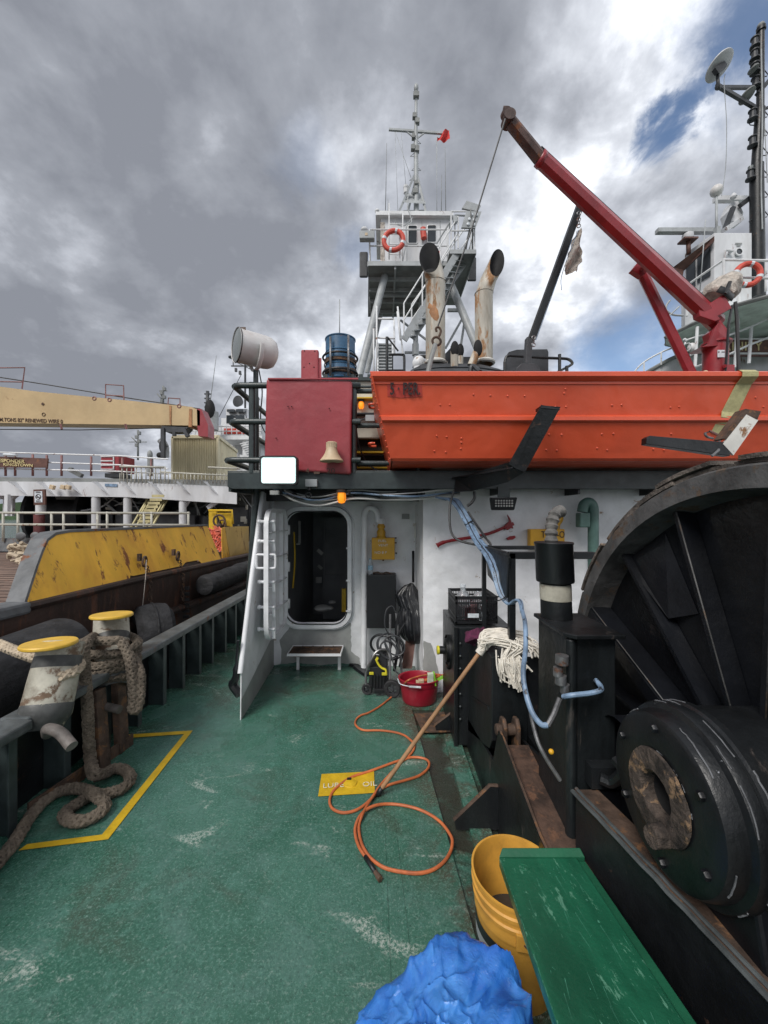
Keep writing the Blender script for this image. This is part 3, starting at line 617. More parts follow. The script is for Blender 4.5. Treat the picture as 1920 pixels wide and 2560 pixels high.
# cream horn
hc=P(829,1154,3.16); hb=thing('signal_horn','cream bell shaped horn mounted mouth down on the red cabinet','horn',hc)
m=MB(); prof=[(.096,.0),(.098,.006),(.078,.03),(.056,.065),(.045,.10),(.042,.135),(.042,.156),(.034,.162),(0,.163)]
m.lathe(prof,hc,n=36); m.lathe([(.095,.002),(.07,.03),(.04,.08),(0,.1)],hc,n=28)
for k in range(20):
    a=2*PI*k/20; m.beam(hc+V((math.cos(a)*.044,math.sin(a)*.044,.115)),hc+V((math.cos(a)*.043,math.sin(a)*.043,.156)),.004,.004)
m.build('bell','horn_cream',hb); MB().cyl(hc+V((0,.0,.12)),hc+V((0,.1,.12)),.02,n=10).build('mounting','horn_cream',hb)
# lit floodlight
c=P(697,1176,3.08); fl=thing('led_floodlight','lit white square floodlight under the corner of the upper deck','floodlight',c)
w2,h2=.138,.104; e=V((0,.0,0)); Lp=rr(c.x-w2,c.x+w2,c.z-h2,c.z+h2,.02,3.065,4)
m=MB(); m.prism(rr(c.x-w2,c.x+w2,c.z-h2,c.z+h2,.02,3.07,4),(0,.003,0)); ln=m.build('lens','led_frame',fl); MB().prism(rr(c.x-w2+.03,c.x+w2-.028,c.z-h2+.034,c.z+h2-.032,.004,3.066,3),(0,.003,0)).build('led_panel','led',ln)
m=MB()
for k in range(24):
    for zz in (c.z-h2+.024,c.z+h2-.022): m.box((c.x-.11+k*.0096,3.068,zz),(.004,.002,.004+.002*(k%3)))
for k in range(13):
    for xx in (c.x-w2+.02,c.x+w2-.018): m.box((xx,3.068,c.z-.062+k*.0104),(.004,.002,.004))
m.build('dot_pattern','led_dot',ln)
m=MB(); m.ring(Lp,rr(c.x-w2-.012,c.x+w2+.012,c.z-h2-.012,c.z+h2+.012,.028,3.065,4)); m.ring(rr(c.x-w2-.012,c.x+w2+.012,c.z-h2-.012,c.z+h2+.012,.028,3.065,4),rr(c.x-w2-.012,c.x+w2+.012,c.z-h2-.012,c.z+h2+.012,.028,3.12,4)); m.prism(rr(c.x-w2-.012,c.x+w2+.012,c.z-h2-.012,c.z+h2+.012,.028,3.12,4),(0,.004,0))
for k in range(9): m.bb(c.x-.12+k*.03-.003,c.x-.12+k*.03+.003,3.124,3.16,c.z-h2,c.z+h2)
m.build('housing','plain_black',fl)
m=MB(); m.beam(c+V((-.06,.08,-.0)),V((c.x-.06,FY-.0,1.94)),.03,.01); m.beam(c+V((.06,.08,-.0)),V((c.x+.06,FY,1.94)),.03,.01); m.build('bracket','plain_black',fl)
c=P(687,1232,3.3); solo(MB().box(c,(.075,.04,.036)),'junction_box','grey_paint','small grey switch box hanging left under the lit floodlight','junction box',bevel=.003)
c=P(779,1208,3.27); jb=thing('junction_box','pale grey wiring box with looped cable on the beam right of the floodlight','junction box',c); MB().box(c,(.1,.05,.062)).build('box','tower_grey',jb,bevel=.003)
m=MB(); c2=P(771,1238,3.28); m.torus(c2,(0,1,0),.022,.006,20,6); m.cyl(c+V((-.02,0,-.03)),c+V((-.02,0,-.06)),.012,n=8); m.build('cable_loop','cable_black',jb)
def amber(px,py,Y,h,lab,base=False):
    c=P(px,py,Y); t=thing('amber_lamp',lab,'lamp',c,'lit amber deck lamps')
    MB().lathe([(0,-h*.62),(h*.26,-h*.55),(h*.38,-h*.3),(h*.40,.0),(h*.36,h*.32),(h*.25,h*.42)],c,n=20).build('lens','amber',t)
    m=MB()
    for k in range(4): a=PI/4+k*PI/2; m.tube([c+V((math.cos(a)*h*.43,math.sin(a)*h*.43,h*.35)),c+V((math.cos(a)*h*.45,math.sin(a)*h*.45,-h*.25)),c+V((0,0,-h*.66))],.0035 if h>.08 else .002,5)
    m.build('guard','vent_yellow',t)
    MB().lathe([(h*.42,h*.36),(h*.44,h*.4),(h*.44,h*.62),(h*.2,h*.68),(0,h*.68)],c,n=20).build('cap','plain_black' if base else 'rust_dark',t)
amber(854,1242,3.32,.095,'glowing amber lamp hanging under the beam above the doorway')
amber(903,1012,4.0,.075,'small yellow lamp on the pale step casing between red cabinet and boat',True)
MB()
# searchlight
a=P(590,862,3.52); b=P(678,886,3.72); ax=(b-a).normalized(); R_=.155
sl_=thing('searchlight','big round white searchlight on a post at the upper deck corner','searchlight',V((a.x+.15,3.6,2.9)))
Lh=(b-a).length
MB().lathe([(R_*.97,.006),(R_,.0),(R_,.012),(R_*.97,.03),(R_*.97,Lh*.78),(R_*.93,Lh*.93),(R_*.78,Lh*1.06),(R_*.5,Lh*1.13),(0,Lh*1.15)],a,ax,40).build('housing','lamp_white',sl_)
MB().lathe([(R_*.965,.008),(R_*.6,.001),(0,-.003)],a,ax,40).build('lens','glass_grey',sl_)
MB().torus(a+ax*.01,ax,R_*.985,.006,40,6).build('lens_ring','plain_black',sl_)
mid_=a+ax*(Lh*.55); m=MB(); u=ax.cross(V((0,0,1))).normalized(); dn=-ax.cross(u); dn=V((0,0,-1))
for k in range(1): 
    pts=[]
    for j in range(13): t=PI*j/12; pts.append(mid_+u*(math.cos(t)*(R_+.02))+V((0,0,-1))*(math.sin(t)*(R_+.035)))
    m.tube(pts,.013,8,sx=1.6)
m.build('yoke','lamp_white',sl_)
pb=mid_+V((0,0,-R_-.035)); m=MB(); m.cyl(pb,V((pb.x,pb.y,2.77)),.024,n=12); m.cyl(V((pb.x-.0,pb.y,2.77)),V((pb.x+.0,pb.y,2.0)),.03,n=12); m.build('post','rail_green',sl_)
m=MB()
for dz,dx in ((.02,.07),(-.0,.08)): m.box(mid_+u*(-R_-.0)+V((0,0,dz*2)),(.03,.02,.03))
m.cyl(mid_-u*(R_),mid_-u*(R_+.03),.022,n=10); m.build('pivot_knob','plain_black',sl_)
MB().box(a+ax*.09+V((.01,-R_*.62,.105)),(.045,.004,.075)).build('rating_plate','letter_brown',sl_)
MB().tube(cat([pb+V((.03,0,.0)),pb+V((.06,.0,-.2)),pb+V((.05,0,-.5)),pb+V((.2,-.1,-.72))],6),.006,6).build('cable','cable_black',sl_)
# steps and pale casing between cabinet and boat
sc=thing('pale_step_casing','cream casing with yellow edged steps seen between red cabinet and boat','steps',(.0,4,UZ))
m=MB(); m.bb(-.6,.5,4.05,4.09,UZ,P(900,968,4.05).z); m.build('casing','cream_house',sc)
for k,(py,mt) in enumerate(((994,'mark_yellow'),(1033,'plain_black'),(1095,'rust_dark'),(1130,'mark_yellow'),(1169,'mark_yellow'))):
    c=P(900,py,3.95); MB().box((0,4.0,c.z),(.95,.1,.013)).build('nosing',mt,sc)
for py in (1113,1152): c=P(900,py,4.03); MB().box((0,4.03,c.z),(.95,.03,.11)).build('riser','soot',sc)
c=P(925,1046,3.9); m=MB().box(c,(.09,.05,.06)); m.build('socket_box','tower_grey',sc); MB().tube(cat([c+V((-.05,0,0)),P(892,1060,3.88),P(897,1110,3.88),P(912,1150,3.85),P(925,1165,3.8),P(960,1185,3.6)],5),.007,6).build('cable','cable_black',sc)

# ================= WALL ITEMS =================
c=P(958,1371,4.12); fv=thing('fuel_vent_box','yellow fuel vent box stencilled NO 8 P on the white wall','vent box',c)
MB().box(c,(57/F*4.12,.1,54/F*4.12)).build('box','vent_yellow',fv,bevel=.006)
t=P(953,1344,4.12); MB().lathe([(.052,0),(.052,.012),(.044,.02),(.048,.06),(.032,.09),(.032,.1),(.042,.104),(.042,.13),(.034,.135),(.034,.15)],t,n=20).build('fitting','vent_yellow',fv)
MB().lathe([(.034,.0),(.038,.005),(.034,.01),(.038,.015),(.034,.02),(.038,.026),(.034,.04),(.034,.055)],t+V((0,0,.147)),n=16).build('hose_sleeve','white',fv)
for i,(s_,px_,py_,sz) in enumerate((('FUEL',945,1355,.036),('VENT',946,1366,.036),('NO 8 P',936,1384,.036))): text(s_,sz,P(px_,py_,4.066),(1,0,0),(0,0,1),'letter_white',fv,sx=1.15)
m=MB()
for px_,py_ in ((989,1345),(989,1357),(990,1383)): m.box(P(px_,py_,4.12),(.02,.03,.012))
m.box(P(958,1400,4.12),(.02,.02,.02)); m.build('latch','rust_dark',fv)
x0,x1=P(917,1435,4.05).x,P(990,1435,4.05).x; z0,z1=P(917,1571,4.05).z,P(917,1437,4.05).z
solo(MB().bb(x0,x1,4.05,4.226,z0,z1),'wall_locker','plain_black','square black locker on the white wall under the yellow fuel vent','locker',bevel=.006)
m=MB()
m.tube(cat([P(930,1436,4.12)+V((0,0,.01)),P(945,1431,4.12),P(955,1436,4.1),P(966,1431,4.12),P(984,1437,4.1)],4),.009,7); solo(m,'rag_strap','rust_dark','dark strap lying on top of the black wall locker','strap')
c=P(926,1437,4.1); wb=thing('water_bottle','clear plastic water bottle standing on the black wall locker','bottle',c)
MB().lathe([(.0,0),(.026,.0),(.027,.02),(.024,.04),(.027,.06),(.027,.105),(.02,.135),(.011,.15),(.011,.16)],c,n=18).build('bottle','clear_plastic',wb)
MB().lathe([(.028,.055),(.028,.1)],c,n=18).build('label','aqua_bottle',wb); MB().cyl(c+V((0,0,.158)),c+V((0,0,.175)),.013,n=12).build('cap','aqua_bottle',wb)
# stick and hook and bag
solo(MB().tube([P(1033,1377,4.05),P(1033,1456,4.02)],.013,8),'rubber_strip','plain_black','short black stick leaning upright above the black bin bag','stick')
solo(MB().box(P(1037,1329,4.1),(.018,.03,.14)).box(P(1036,1312,4.1),(.03,.02,.03)),'wall_bracket','white_rust','rusty white bracket on the wall corner right of the fuel vent','bracket')
gd=MB(); gd.box(P(1014,1291,4.1),(.08,.04,.055)); solo(gd,'junction_box','under_grey','dull grey junction box high on the wall above the bin bag','junction box',bevel=.003)
# axe
ax_=thing('fire_axe','red fire axe clipped to the white wall beside the blue cables','axe',P(1180,1340,3.57))
pts=cat([P(1092,1364,3.57),P(1108,1356,3.57),P(1140,1349,3.57),P(1180,1343,3.57),P(1225,1333,3.57),P(1262,1318,3.57),P(1284,1309,3.57)],4)
MB().tube(pts,[.026]+[.019]*4+[.014]*(len(pts)-9)+[.017]*4,10,sx=.5).build('handle','axe_red',ax_)
MB().prism([P(x,y,3.555) for x,y in ((1269,1286),(1276,1296),(1281,1310),(1284,1322),(1278,1320),(1270,1325),(1262,1322),(1264,1312),(1274,1303),(1271,1293))],(0,.03,0)).build('head','axe_red',ax_,bevel=.004)
patch([(1260,1340),(1272,1334),(1300,1320),(1296,1336),(1284,1344)],3.598,'bare_patch','white_clean')
solo(MB().prism([P(x,y,3.57) for x,y in ((1267,1346),(1275,1341),(1288,1339),(1290,1344),(1282,1349),(1270,1350))],(0,.025,0)),'axe_clip','axe_red','small red clip on the white wall just under the axe head','clip',bevel=.004)
solo(MB().prism([P(x,y,3.595) for x,y in ((1148,1291),(1168,1291),(1168,1311),(1148,1311))],(0,.004,0)),'wall_plate','white','small square white cover plate on the wall above the axe handle','plate')
# black floodlight under overhang
c=P(1258,1258,3.3); f2=thing('led_floodlight','unlit black floodlight under the overhang above the axe','floodlight',c)
MB().add([c+V((-.115,-.03,.045)),c+V((.115,-.03,.05)),c+V((.095,-.01,-.06)),c+V((-.10,-.01,-.06)),c+V((-.115,.03,.05)),c+V((.115,.03,.05)),c+V((.095,.03,-.06)),c+V((-.1,.03,-.06))],[(0,1,2,3),(7,6,5,4),(0,4,5,1),(1,5,6,2),(2,6,7,3),(3,7,4,0)]).build('housing','plain_black',f2,bevel=.01)
m=MB()
for i in range(7):
    for j in range(3): m.cyl(c+V((-.07+i*.023,-.03,.02-j*.022)),c+V((-.07+i*.023,-.024,.02-j*.022)),.008,n=8)
m.build('lens','inside_pale',f2); MB().bb(c.x-.05,c.x+.05,3.28,3.3,c.z+.05,c.z+.14).build('bracket','rail_green',f2)
# T F-O vent box + fitting
c=P(1369,1352,3.5); tv=thing('fuel_vent_box','wide yellow vent box lettered T F-O behind the winch post','vent box',c)
MB().bb(P(1326,1320,3.5).x,P(1412,1320,3.5).x,3.5,3.58,P(1326,1372,3.5).z,P(1326,1323,3.5).z).build('box','vent_yellow',tv,bevel=.005)
for s_,px_ in (('T',1353),('F-O',1384)): text(s_,.085,P(px_,1344,3.497),(1,0,0),(0,0,1),'letter_black',tv,sx=.75)
text('V',.085,P(1353,1370,3.497),(1,0,0),(0,0,1),'letter_black',tv,sx=.8)
m=MB(); q=P(1390,1322,3.53); m.tube(cat([q,q+V((.0,0,.04)),q+V((.03,0,.09)),q+V((.02,0,.14))],4),.035,12); m.build('fitting','vent_yellow',tv)
# green pipe
gp=thing('ventilator_pipe','dull green goose neck pipe on the white wall behind the drum rim','pipe',P(1470,1350,3.45))
MB().tube([P(1483,1420,3.45)]+cat([P(1483,1300,3.45),P(1482,1268,3.45),P(1472,1256,3.45),P(1460,1262,3.45),P(1456,1280,3.45)],5),.045,14).build('pipe','teal_pipe',gp)
MB().box(P(1457,1300,3.43),(.09,.09,.13)).build('head_box','teal_pipe',gp,bevel=.01)
# maroon board
solo(MB().prism([P(1016,1592,3.95),P(1040,1592,3.9),P(1030,1672,3.7),P(1004,1672,3.75)],(0,.03,0)),'plank','board_maroon','dark maroon board leaning in the recess behind the bin bag','board',bevel=.004)
# cables
cb_=thing('cable_bundle','bundle of dirty white and blue cables strung along under the overhang','cables',P(900,1230,3.35))
rnd=random.Random(5)
for k in range(7):
    y=1219+k*4; pts=[P(700+rnd.uniform(-20,20),1205+k*5,3.42)]
    for px_,dy in ((740,30),(800,38),(880,8+rnd.uniform(-3,8)),(960,18),(1040,18),(1110,8),(1150,8)): pts.append(P(px_,y+dy*.55+rnd.uniform(-4,4)-4,3.36+rnd.uniform(-.03,.03)))
    MB().tube(cat(pts,6),.006+.003*(k%3==0),6).build('cable',['cable_black','under_grey','lamp_white','cable_blue','cable_black','under_grey','inside_pale'][k],cb_)
bl=thing('cable_bundle','thick bundle of light blue cables sagging down the wall onto the black frame','cables',P(1150,1300,3.2))
for k in range(8):
    o=(k-3.5)*3.4; pts=[P(1100+o,1243+k,3.3),P(1130+o,1248,3.28),P(1150+o*.8,1270,3.22),P(1170+o*.8,1305,3.1),P(1190+o*.8,1345,2.9),P(1207+o,1368,2.7),P(1222+o*.8,1390,2.5),P(1238+o*.8,1425,2.35),P(1246+o*.6,1460,2.3),P(1256+o*.6,1488,2.25),P(1275+o*.5,1510,2.2),P(1292+o*.4,1500,2.15),P(1302+o*.3,1505,2.1),P(1306+o*.2,1530,2.0)]
    if k>5: pts=pts[:7]+[P(1232+o,1412,2.4)]
    MB().tube(cat(pts,6),.0075,7).build('cable','cable_blue' if k!=3 else 'cable_black',bl)
m=MB()
for px_,py_,Y in ((1172,1307,3.05),(1203,1343,2.9),(1250,1495,2.24)): m.torus(P(px_,py_,Y),(.5,0,-1),.034,.004,18,5)
m.build('cable_tie','plain_black',bl)
solo(MB().tube(cat([P(1135,1225,3.1),P(1126,1260,3.1),P(1124,1300,3.05),P(1130,1335,3.0),P(1150,1352,2.95),P(1190,1362,2.9),P(1220,1366,2.8),P(1226,1360,2.8),P(1214,1345,2.85),P(1190,1310,3.0),P(1170,1280,3.1)],6),.009,8),'loose_cable','cable_black','single black cable looping down in front of the axe','cable')
solo(MB().tube(cat([P(1186,1228,3.2),P(1186,1245,3.2),P(1178,1258,3.2),P(1168,1265,3.2)],6),.012,8),'hook','plain_black','short black curved hose end under the boat near the cables','hose')
# ================= ORANGE BOAT =================
bo=thing('rescue_boat','orange flat bottomed riveted workboat cradled above the winch, marked 5 PER','boat',(1.5,3.4,2.06))
def sect(x,k,rake):   # k = bow narrowing
    yc=3.5; f=lambda y:yc+(y-yc)*k
    prof=[(2.775,2.672),(2.735,2.680),(2.715,2.668),(2.715,2.640),(2.735,2.622),(2.752,2.612),(2.752,2.596),(2.760,2.594),(2.805,2.385),(2.787,2.372),(2.787,2.345),(2.812,2.330),(2.895,2.085),(2.915,2.066)]
    for i in range(1,12):
        y=2.915+i*.1; prof+= [(y-.012,2.066),(y-.004,2.072),(y,2.066)]
    prof+=[(4.10,2.066),(4.12,2.085),(4.27,2.63),(4.29,2.67),(4.25,2.68),(4.235,2.64),(4.09,2.2),(2.93,2.2),(2.79,2.63)]
    out=[]
    for y,z in prof:
        t=(z-2.066)/(2.68-2.066); zz=z+(1-t)*(1-k)*.25
        out.append(V((x-(t*.155 if rake else 0)+(0 if not rake else .055),f(y),zz)))
    return out
secs=[sect(0,1,1)]+[sect(x,1,0) for x in (.6,1.2,1.8,2.4,3.0)]+[sect(3.5,.9,0),sect(3.9,.72,0),sect(4.25,.42,0),sect(4.45,.12,0)]
m=MB()
for a,b in zip(secs,secs[1:]): m.ring(a,b)
m.add(secs[-1],[tuple(range(len(secs[-1])))])
m.build('hull','boat_orange',bo)
s0=secs[0]; m=MB(); keep=[p for p in s0 if True]
cs=[s0[0],s0[3],s0[8],s0[12],s0[13]]+[s0[-10]]+[s0[-8],s0[-6]]
m.prism([p+V((-.002,0,0)) for p in cs],(.012,0,0)); tr=m.build('transom','boat_orange',bo)
rnd=random.Random(2)
def onside(px,py):   # ray to the near side
    y=2.80
    for _ in range(6):
        z=H-(py-HY)/F*y; y=2.76+(2.594-z)/.209*.045 if z>2.385 else 2.812+(2.33-z)/.245*.083
    y-=.001; return V(((px-960)/F*y,y,H-(py-HY)/F*y))
riv=[(461,140),(530,144),(600,146),(669,146),(835,118),(830,135),(326,182),(365,182),(794,190),(837,190),(1024,184),(1063,182),(1262,193),(1298,190),(412,318),(412,335),(410,360),(312,308),(352,312),(769,302),(819,303),(983,301),(1030,299),(302,370),(348,374),(757,365),(800,367),(964,358),(1005,366),(1192,362),(1236,366),(1608,152),(1265,300),(1640,190)]
for x,y in riv: MB().sphere(onside(900+x/1.626,900+y/1.626)+V((0,.003,0)),.0085,8,m=6).build('rivet','boat_orange',bo)
for k in range(14):
    t=k/13; a=s0[12].lerp(s0[3],t)+V((-.004,.035,0)); MB().sphere(a,.008,8,m=6).build('rivet','boat_orange',bo)
for k in range(9):
    MB().sphere(V((.041,3.1+k*.11,2.12)),.008,8,m=6).build('rivet','boat_orange',bo)
m=MB()
for py in (1013,1110):
    c=P(926,py,3.35); m.tube(cat([c+V((.04,-.03,0)),c+V((0,-.03,0)),c+V((-.012,0,0)),c+V((0,.05,-.01)),c+V((.05,.05,-.01))],4),.011,8)
m.build('lifting_eye','boat_orange',bo)
pa=[onside(x,y)+V((0,-.0025,0)) for x,y in ((968,957),(1054,959),(1056,992),(1000,995),(969,991))]
MB().add(pa,[(0,1,2,3,4)]).build('lettering_patch','boat_patch',bo)
yd=(onside(975,960)-onside(975,990))
text('5 · PER.',.118,onside(974,988)+V((0,-.016,0)),(1,0,0),(0,-.15,1),'letter_black',bo,sx=.60,bold=.002)
# cradle arms
def rr3(a,b,c,d,dy): return MB().prism([a,b,c,d],dy)
ca=thing('boat_cradle','black steel cradle arm reaching up the orange boat side, nearer its lettering','cradle',P(1290,1190,2.7),'boat cradle arms')
m=MB(); a,b,c_,d_=P(1353,1013,2.60),P(1400,1018,2.60),P(1312,1182,2.70),P(1272,1160,2.70)
m.prism([a,P(1366,1014,2.6),P(1290,1172,2.7),d_],(0,.012,0)); m.prism([P(1366,1014,2.6),b,c_,P(1290,1172,2.70)],(0,.08,0)); m.prism([a+V((0,-.0,.0)),b,b+V((0,0,-.02)),a+V((0,0,-.02))],(0,.10,0)); m.build('upright','black',ca,bevel=.003)
m=MB(); m.prism([P(1312,1180,2.70),P(1272,1155,2.70),P(1240,1172,2.95),P(1140,1196,3.28),P(1136,1230,3.28),P(1180,1228,3.15),P(1268,1206,2.8)],(0,.02,0)); m.beam(P(1290,1170,2.72),P(1140,1196,3.28),.09,.012); m.build('arm','black',ca,bevel=.003)
cb2=thing('boat_cradle','rusty white and black cradle bracket under the orange boat beside the webbing strap','cradle',P(1830,1130,2.3),'boat cradle arms')
m=MB(); m.prism([P(1617,1094,2.35),P(1625,1089,2.35),P(1822,1106,2.3),P(1826,1140,2.3),P(1780,1134,2.3),P(1616,1110,2.35)],(0,.05,0)); m.build('arm','black_worn',cb2,bevel=.003)
MB().prism([P(1866,1036,2.3),P(1896,1050,2.3),P(1834,1138,2.3),P(1808,1110,2.3)],(0,.015,0)).build('upright','white_rust',cb2)
MB().prism([P(1864,1022,2.3),P(1903,1028,2.3),P(1893,1050,2.3),P(1866,1036,2.3),P(1815,1098,2.3),P(1808,1096,2.3)],(0,.07,0)).build('cap_angle','rust_dark',cb2)
MB().tube(cat([P(1782,1096,2.62),P(1768,1092,2.6),P(1762,1084,2.6)],4)+[P(1775,1078,2.62),P(1800,1090,2.5),P(1796,1126,2.3),P(1780,1140,2.3)],.008,8).build('shackle','steel',cb2)
sp_=MB(); o=V((0,-.012,0))
o=V((0,-.006,0)); w0=[onside(1838,962)+o,onside(1877,962)+o]; w1=[onside(1815,1090)+o,onside(1776,1082)+o]
lip=[V((p.x,2.702,2.632)) for p in w0]+[]; lip2=[V((p.x,2.700,2.665)) for p in w0]; top_=[V((p.x+.01,2.74,2.692)) for p in w0]; bk=[V((p.x+.02,2.85,2.685)) for p in w0]
kk=lambda t:[w0[0].lerp(w1[1],t),w0[1].lerp(w1[0],t)]
rows=[bk,top_,lip2,lip,w0,kk(.55),[p+V((0,-.02,0)) for p in kk(.68)],kk(.8),[w1[1],w1[0]]]
for a,b in zip(rows,rows[1:]):
    t=V((0,.004,0)); sp_.hexa([a[0],a[1],a[1]+t,a[0]+t],[b[0],b[1],b[1]+t,b[0]+t])
solo(sp_,'webbing_strap','strap','faded green webbing strap over the orange boat gunwale at the right','strap')
# sling, hook, hoist wire
TIPW=P(1263,298,3.6); HK=P(1094,845,3.6)
sg=thing('lifting_sling','wire sling rising from the orange boat to a steel hook','sling',P(1070,935,3.4)); MB().tube([P(1068,940,3.45),P(1078,895,3.5),P(1088,862,3.58)],.022,8).build('eye_rope','under_grey',sg)
m=MB(); m.tube(cat([HK,HK+V((.02,0,.03)),HK+V((.03,0,.07)),HK+V((.01,0,.10)),HK+V((-.015,0,.09)),HK+V((-.01,0,.06))],4),.011,8); m.torus(HK+V((-.01,0,-.03)),(.2,1,0),.035,.012,18,8,sy=1.2); m.build('hook','rust_dark',sg)

# ================= RED CRANE =================
cY=4.6; cr_=thing('deck_crane','dark red hydraulic deck crane with long raised boom behind the orange boat','crane',P(1788,940,cY)+V((0,0,-1)))
cb0=P(1788,940,cY); m=MB(); m.cyl(cb0+V((0,0,-1.2)),P(1788,864,cY),.125,n=24); m.build('column','crane_red',cr_)
MB().lathe([(.128,0),(.15,.0),(.15,.02),(.128,.02)],P(1790,862,cY)).build('slew_ring','crane_red',cr_)
kn=P(1800,822,cY); m=MB(); m.prism([P(1770,864,cY-.11),P(1824,852,cY-.11),P(1822,826,cY-.11),P(1800,800,cY-.11),P(1786,822,cY-.13)],(0,.03,0)); m.prism([P(1750,868,cY-.11),P(1790,852,cY-.11),P(1824,850,cY-.11),P(1815,862,cY-.11)],(0,.22,0)); m.prism([P(1776,850,cY-.08),P(1818,850,cY-.08),P(1815,822,cY-.08),P(1795,812,cY-.08),P(1772,832,cY-.08)],(0,.10,0)); m.build('knuckle','crane_red',cr_,bevel=.004)
tipc=P(1276,305,3.75); midc=P(1348,394,3.88); bc=P(1792,808,cY)
def hexbeam(a,b,r0,r1,sy=.8): 
    return MB().tube([a,b],[r0,r1],8,sx=sy)
def flatb(mb): mb.sm=[False]*len(mb.sm); return mb
flatb(hexbeam(bc,midc,.110,.082)).build('boom','crane_red',cr_)
flatb(hexbeam(midc,tipc,.072,.066)).build('extension','crane_tip',cr_)
m=MB(); d=(tipc-midc).normalized(); m.cyl(tipc+d*.03+V((0,-.06,0)),tipc+d*.03+V((0,.06,0)),.056,n=20); m.cyl(tipc+d*.05+V((0,-.03,.03)),tipc+d*.06+V((0,.03,.03)),.05,n=16); m.box(tipc+d*.08+V((.0,0,.05)),(.03,.03,.05)); m.build('sheave_head','crane_tip',cr_)
e=(midc-bc).normalized(); m=MB(); m.tube([midc,midc-e*.05],.089,8,sx=.8); m.build('collar','crane_red',cr_)
m=MB(); q=P(1604,672,cY-.1); m.tube([P(1602,676,cY-.02),P(1730,940,cY-.0)],.064,8,sx=.8); m.prism([P(1598,652,cY-.16),P(1622,672,cY-.16),P(1614,684,cY-.16),P(1604,690,cY-.16),P(1580,674,cY-.16)],(0,.07,0)); m.cyl(P(1604,672,cY-.2),P(1604,672,cY+.1),.022,n=10); m.build('lift_cylinder','crane_red',cr_,bevel=.003)
m=MB(); m.prism([P(1742,748,cY-.14),P(1753,741,cY-.14),P(1772,760,cY-.14),P(1810,735,cY-.14),P(1830,770,cY-.14),P(1795,790,cY-.14),P(1802,798,cY-.14),P(1788,803,cY-.14),P(1750,790,cY-.14)],(0,.10,0)); m.build('winch_housing','crane_red',cr_,bevel=.006)
m=MB(); m.tube(cat([P(1785,748,cY),P(1800,730,cY),P(1822,715,cY),P(1842,700,cY)],4),[.10,.13,.15,.155,.15,.155,.15,.14,.15,.14,.12,.10,.05],14); 
m.v=[v+V((noise.noise(v*9),noise.noise(v*9+V((5,0,0))),noise.noise(v*9+V((0,5,0)))))*.035 for v in m.v]; m.build('canvas_cover','cloth',cr_)
MB().tube([P(1812,735,cY-.17),P(1825,705,cY-.17)],.02,8).tube(cat([P(1796,722,cY-.15),P(1815,730,cY-.17),P(1832,745,cY-.1)],4),.04,8,sx=.3).build('cover_band','plain_black',cr_)
m=MB(); m.box(P(1803,884,cY-.127),(.085,.004,.085)); sk=m.build('sticker','label_white',cr_); m=MB(); m.torus(P(1797,880,cY-.131),(0,1,0),.008,.002,12,5); m.box(P(1808,880,cY-.131),(.035,.002,.008)); m.build('sticker_mark','letter_black',sk)
m=MB(); m.tube(cat([P(1830,765,cY-.1),P(1822,810,cY-.18),P(1818,870,cY-.18),P(1812,940,cY-.15)],5),.013,7); m.tube(cat([P(1838,755,cY-.1),P(1842,800,cY-.1),P(1845,880,cY-.1),P(1846,945,cY-.1)],5),.018,7); m.tube([bc+V((.05,-.0,.13)),midc+V((.02,0,.11))],.010,6); m.build('hydraulic_hose','cable_black',cr_)
m=MB(); m.box(P(1818,928,cY-.13),(.12,.06,.13)); m.cyl(P(1812,915,cY-.18),P(1812,915,cY-.1),.02,n=8); m.build('valve_block','crane_red',cr_)
MB().tube([TIPW,P(1180,570,3.6),HK+V((0,0,.1))],.0085,6).build('hoist_wire','cable_black',cr_)
# crutch and rag
ct=thing('boom_crutch','slanting black boom rest pole with chain and tattered flag','pole',P(1318,925,4.5))
m=MB(); m.beam(P(1452,508,4.5),P(1328,850,4.5),.075,.09,up=(0,1,0)); m.build('pole','black_worn',ct); m=MB(); m.beam(P(1322,846,4.5),P(1318,912,4.5),.07,.08,up=(0,1,0)); m.prism([P(1290,936,4.45),P(1292,920,4.45),P(1304,908,4.45),P(1338,908,4.45),P(1350,920,4.45),P(1352,940,4.45)],(0,.1,0)); m.build('foot','casing',ct,bevel=.005)
m=MB()
for k in range(5): m.torus(P(1447,533+k*8,4.42),(1,0,0) if k%2 else (0,1,0),.018,.005,12,5,sx=1.3)
for k in range(3): m.torus(P(1334,862-k*9,4.42),(1,0,0) if k%2 else (0,1,0),.02,.006,12,5)
m.build('chain','steel',ct)
m=MB(); m.tube(cat([P(1446,575,4.4),P(1428,620,4.4),P(1404,690,4.4),P(1404,725,4.4)],4),.004,5); m.tube([P(1430,600,4.4),P(1340,850,4.4)],.004,5); m.build('line','cable_blue',ct)
m=MB(); nu,nv=10,16; vs=[]
for j in range(nv+1):
    t=j/nv; l=P(1443-38*t,576+106*t,4.4); w_=.04+.11*math.sin(min(1,t*1.3)*PI*.6)
    for i in range(nu+1):
        s=i/nu; vs.append(l+V((w_*s+.01*math.sin(j*1.3),.04*math.sin(s*7+t*5),-.05*s*math.sin(t*3)+.01*noise.noise(V((i,j,0))*.5))))
m.add(vs,[(j*(nu+1)+i,j*(nu+1)+i+1,(j+1)*(nu+1)+i+1,(j+1)*(nu+1)+i) for j in range(nv) for i in range(nu)],True); m.build('flag','cloth',ct)
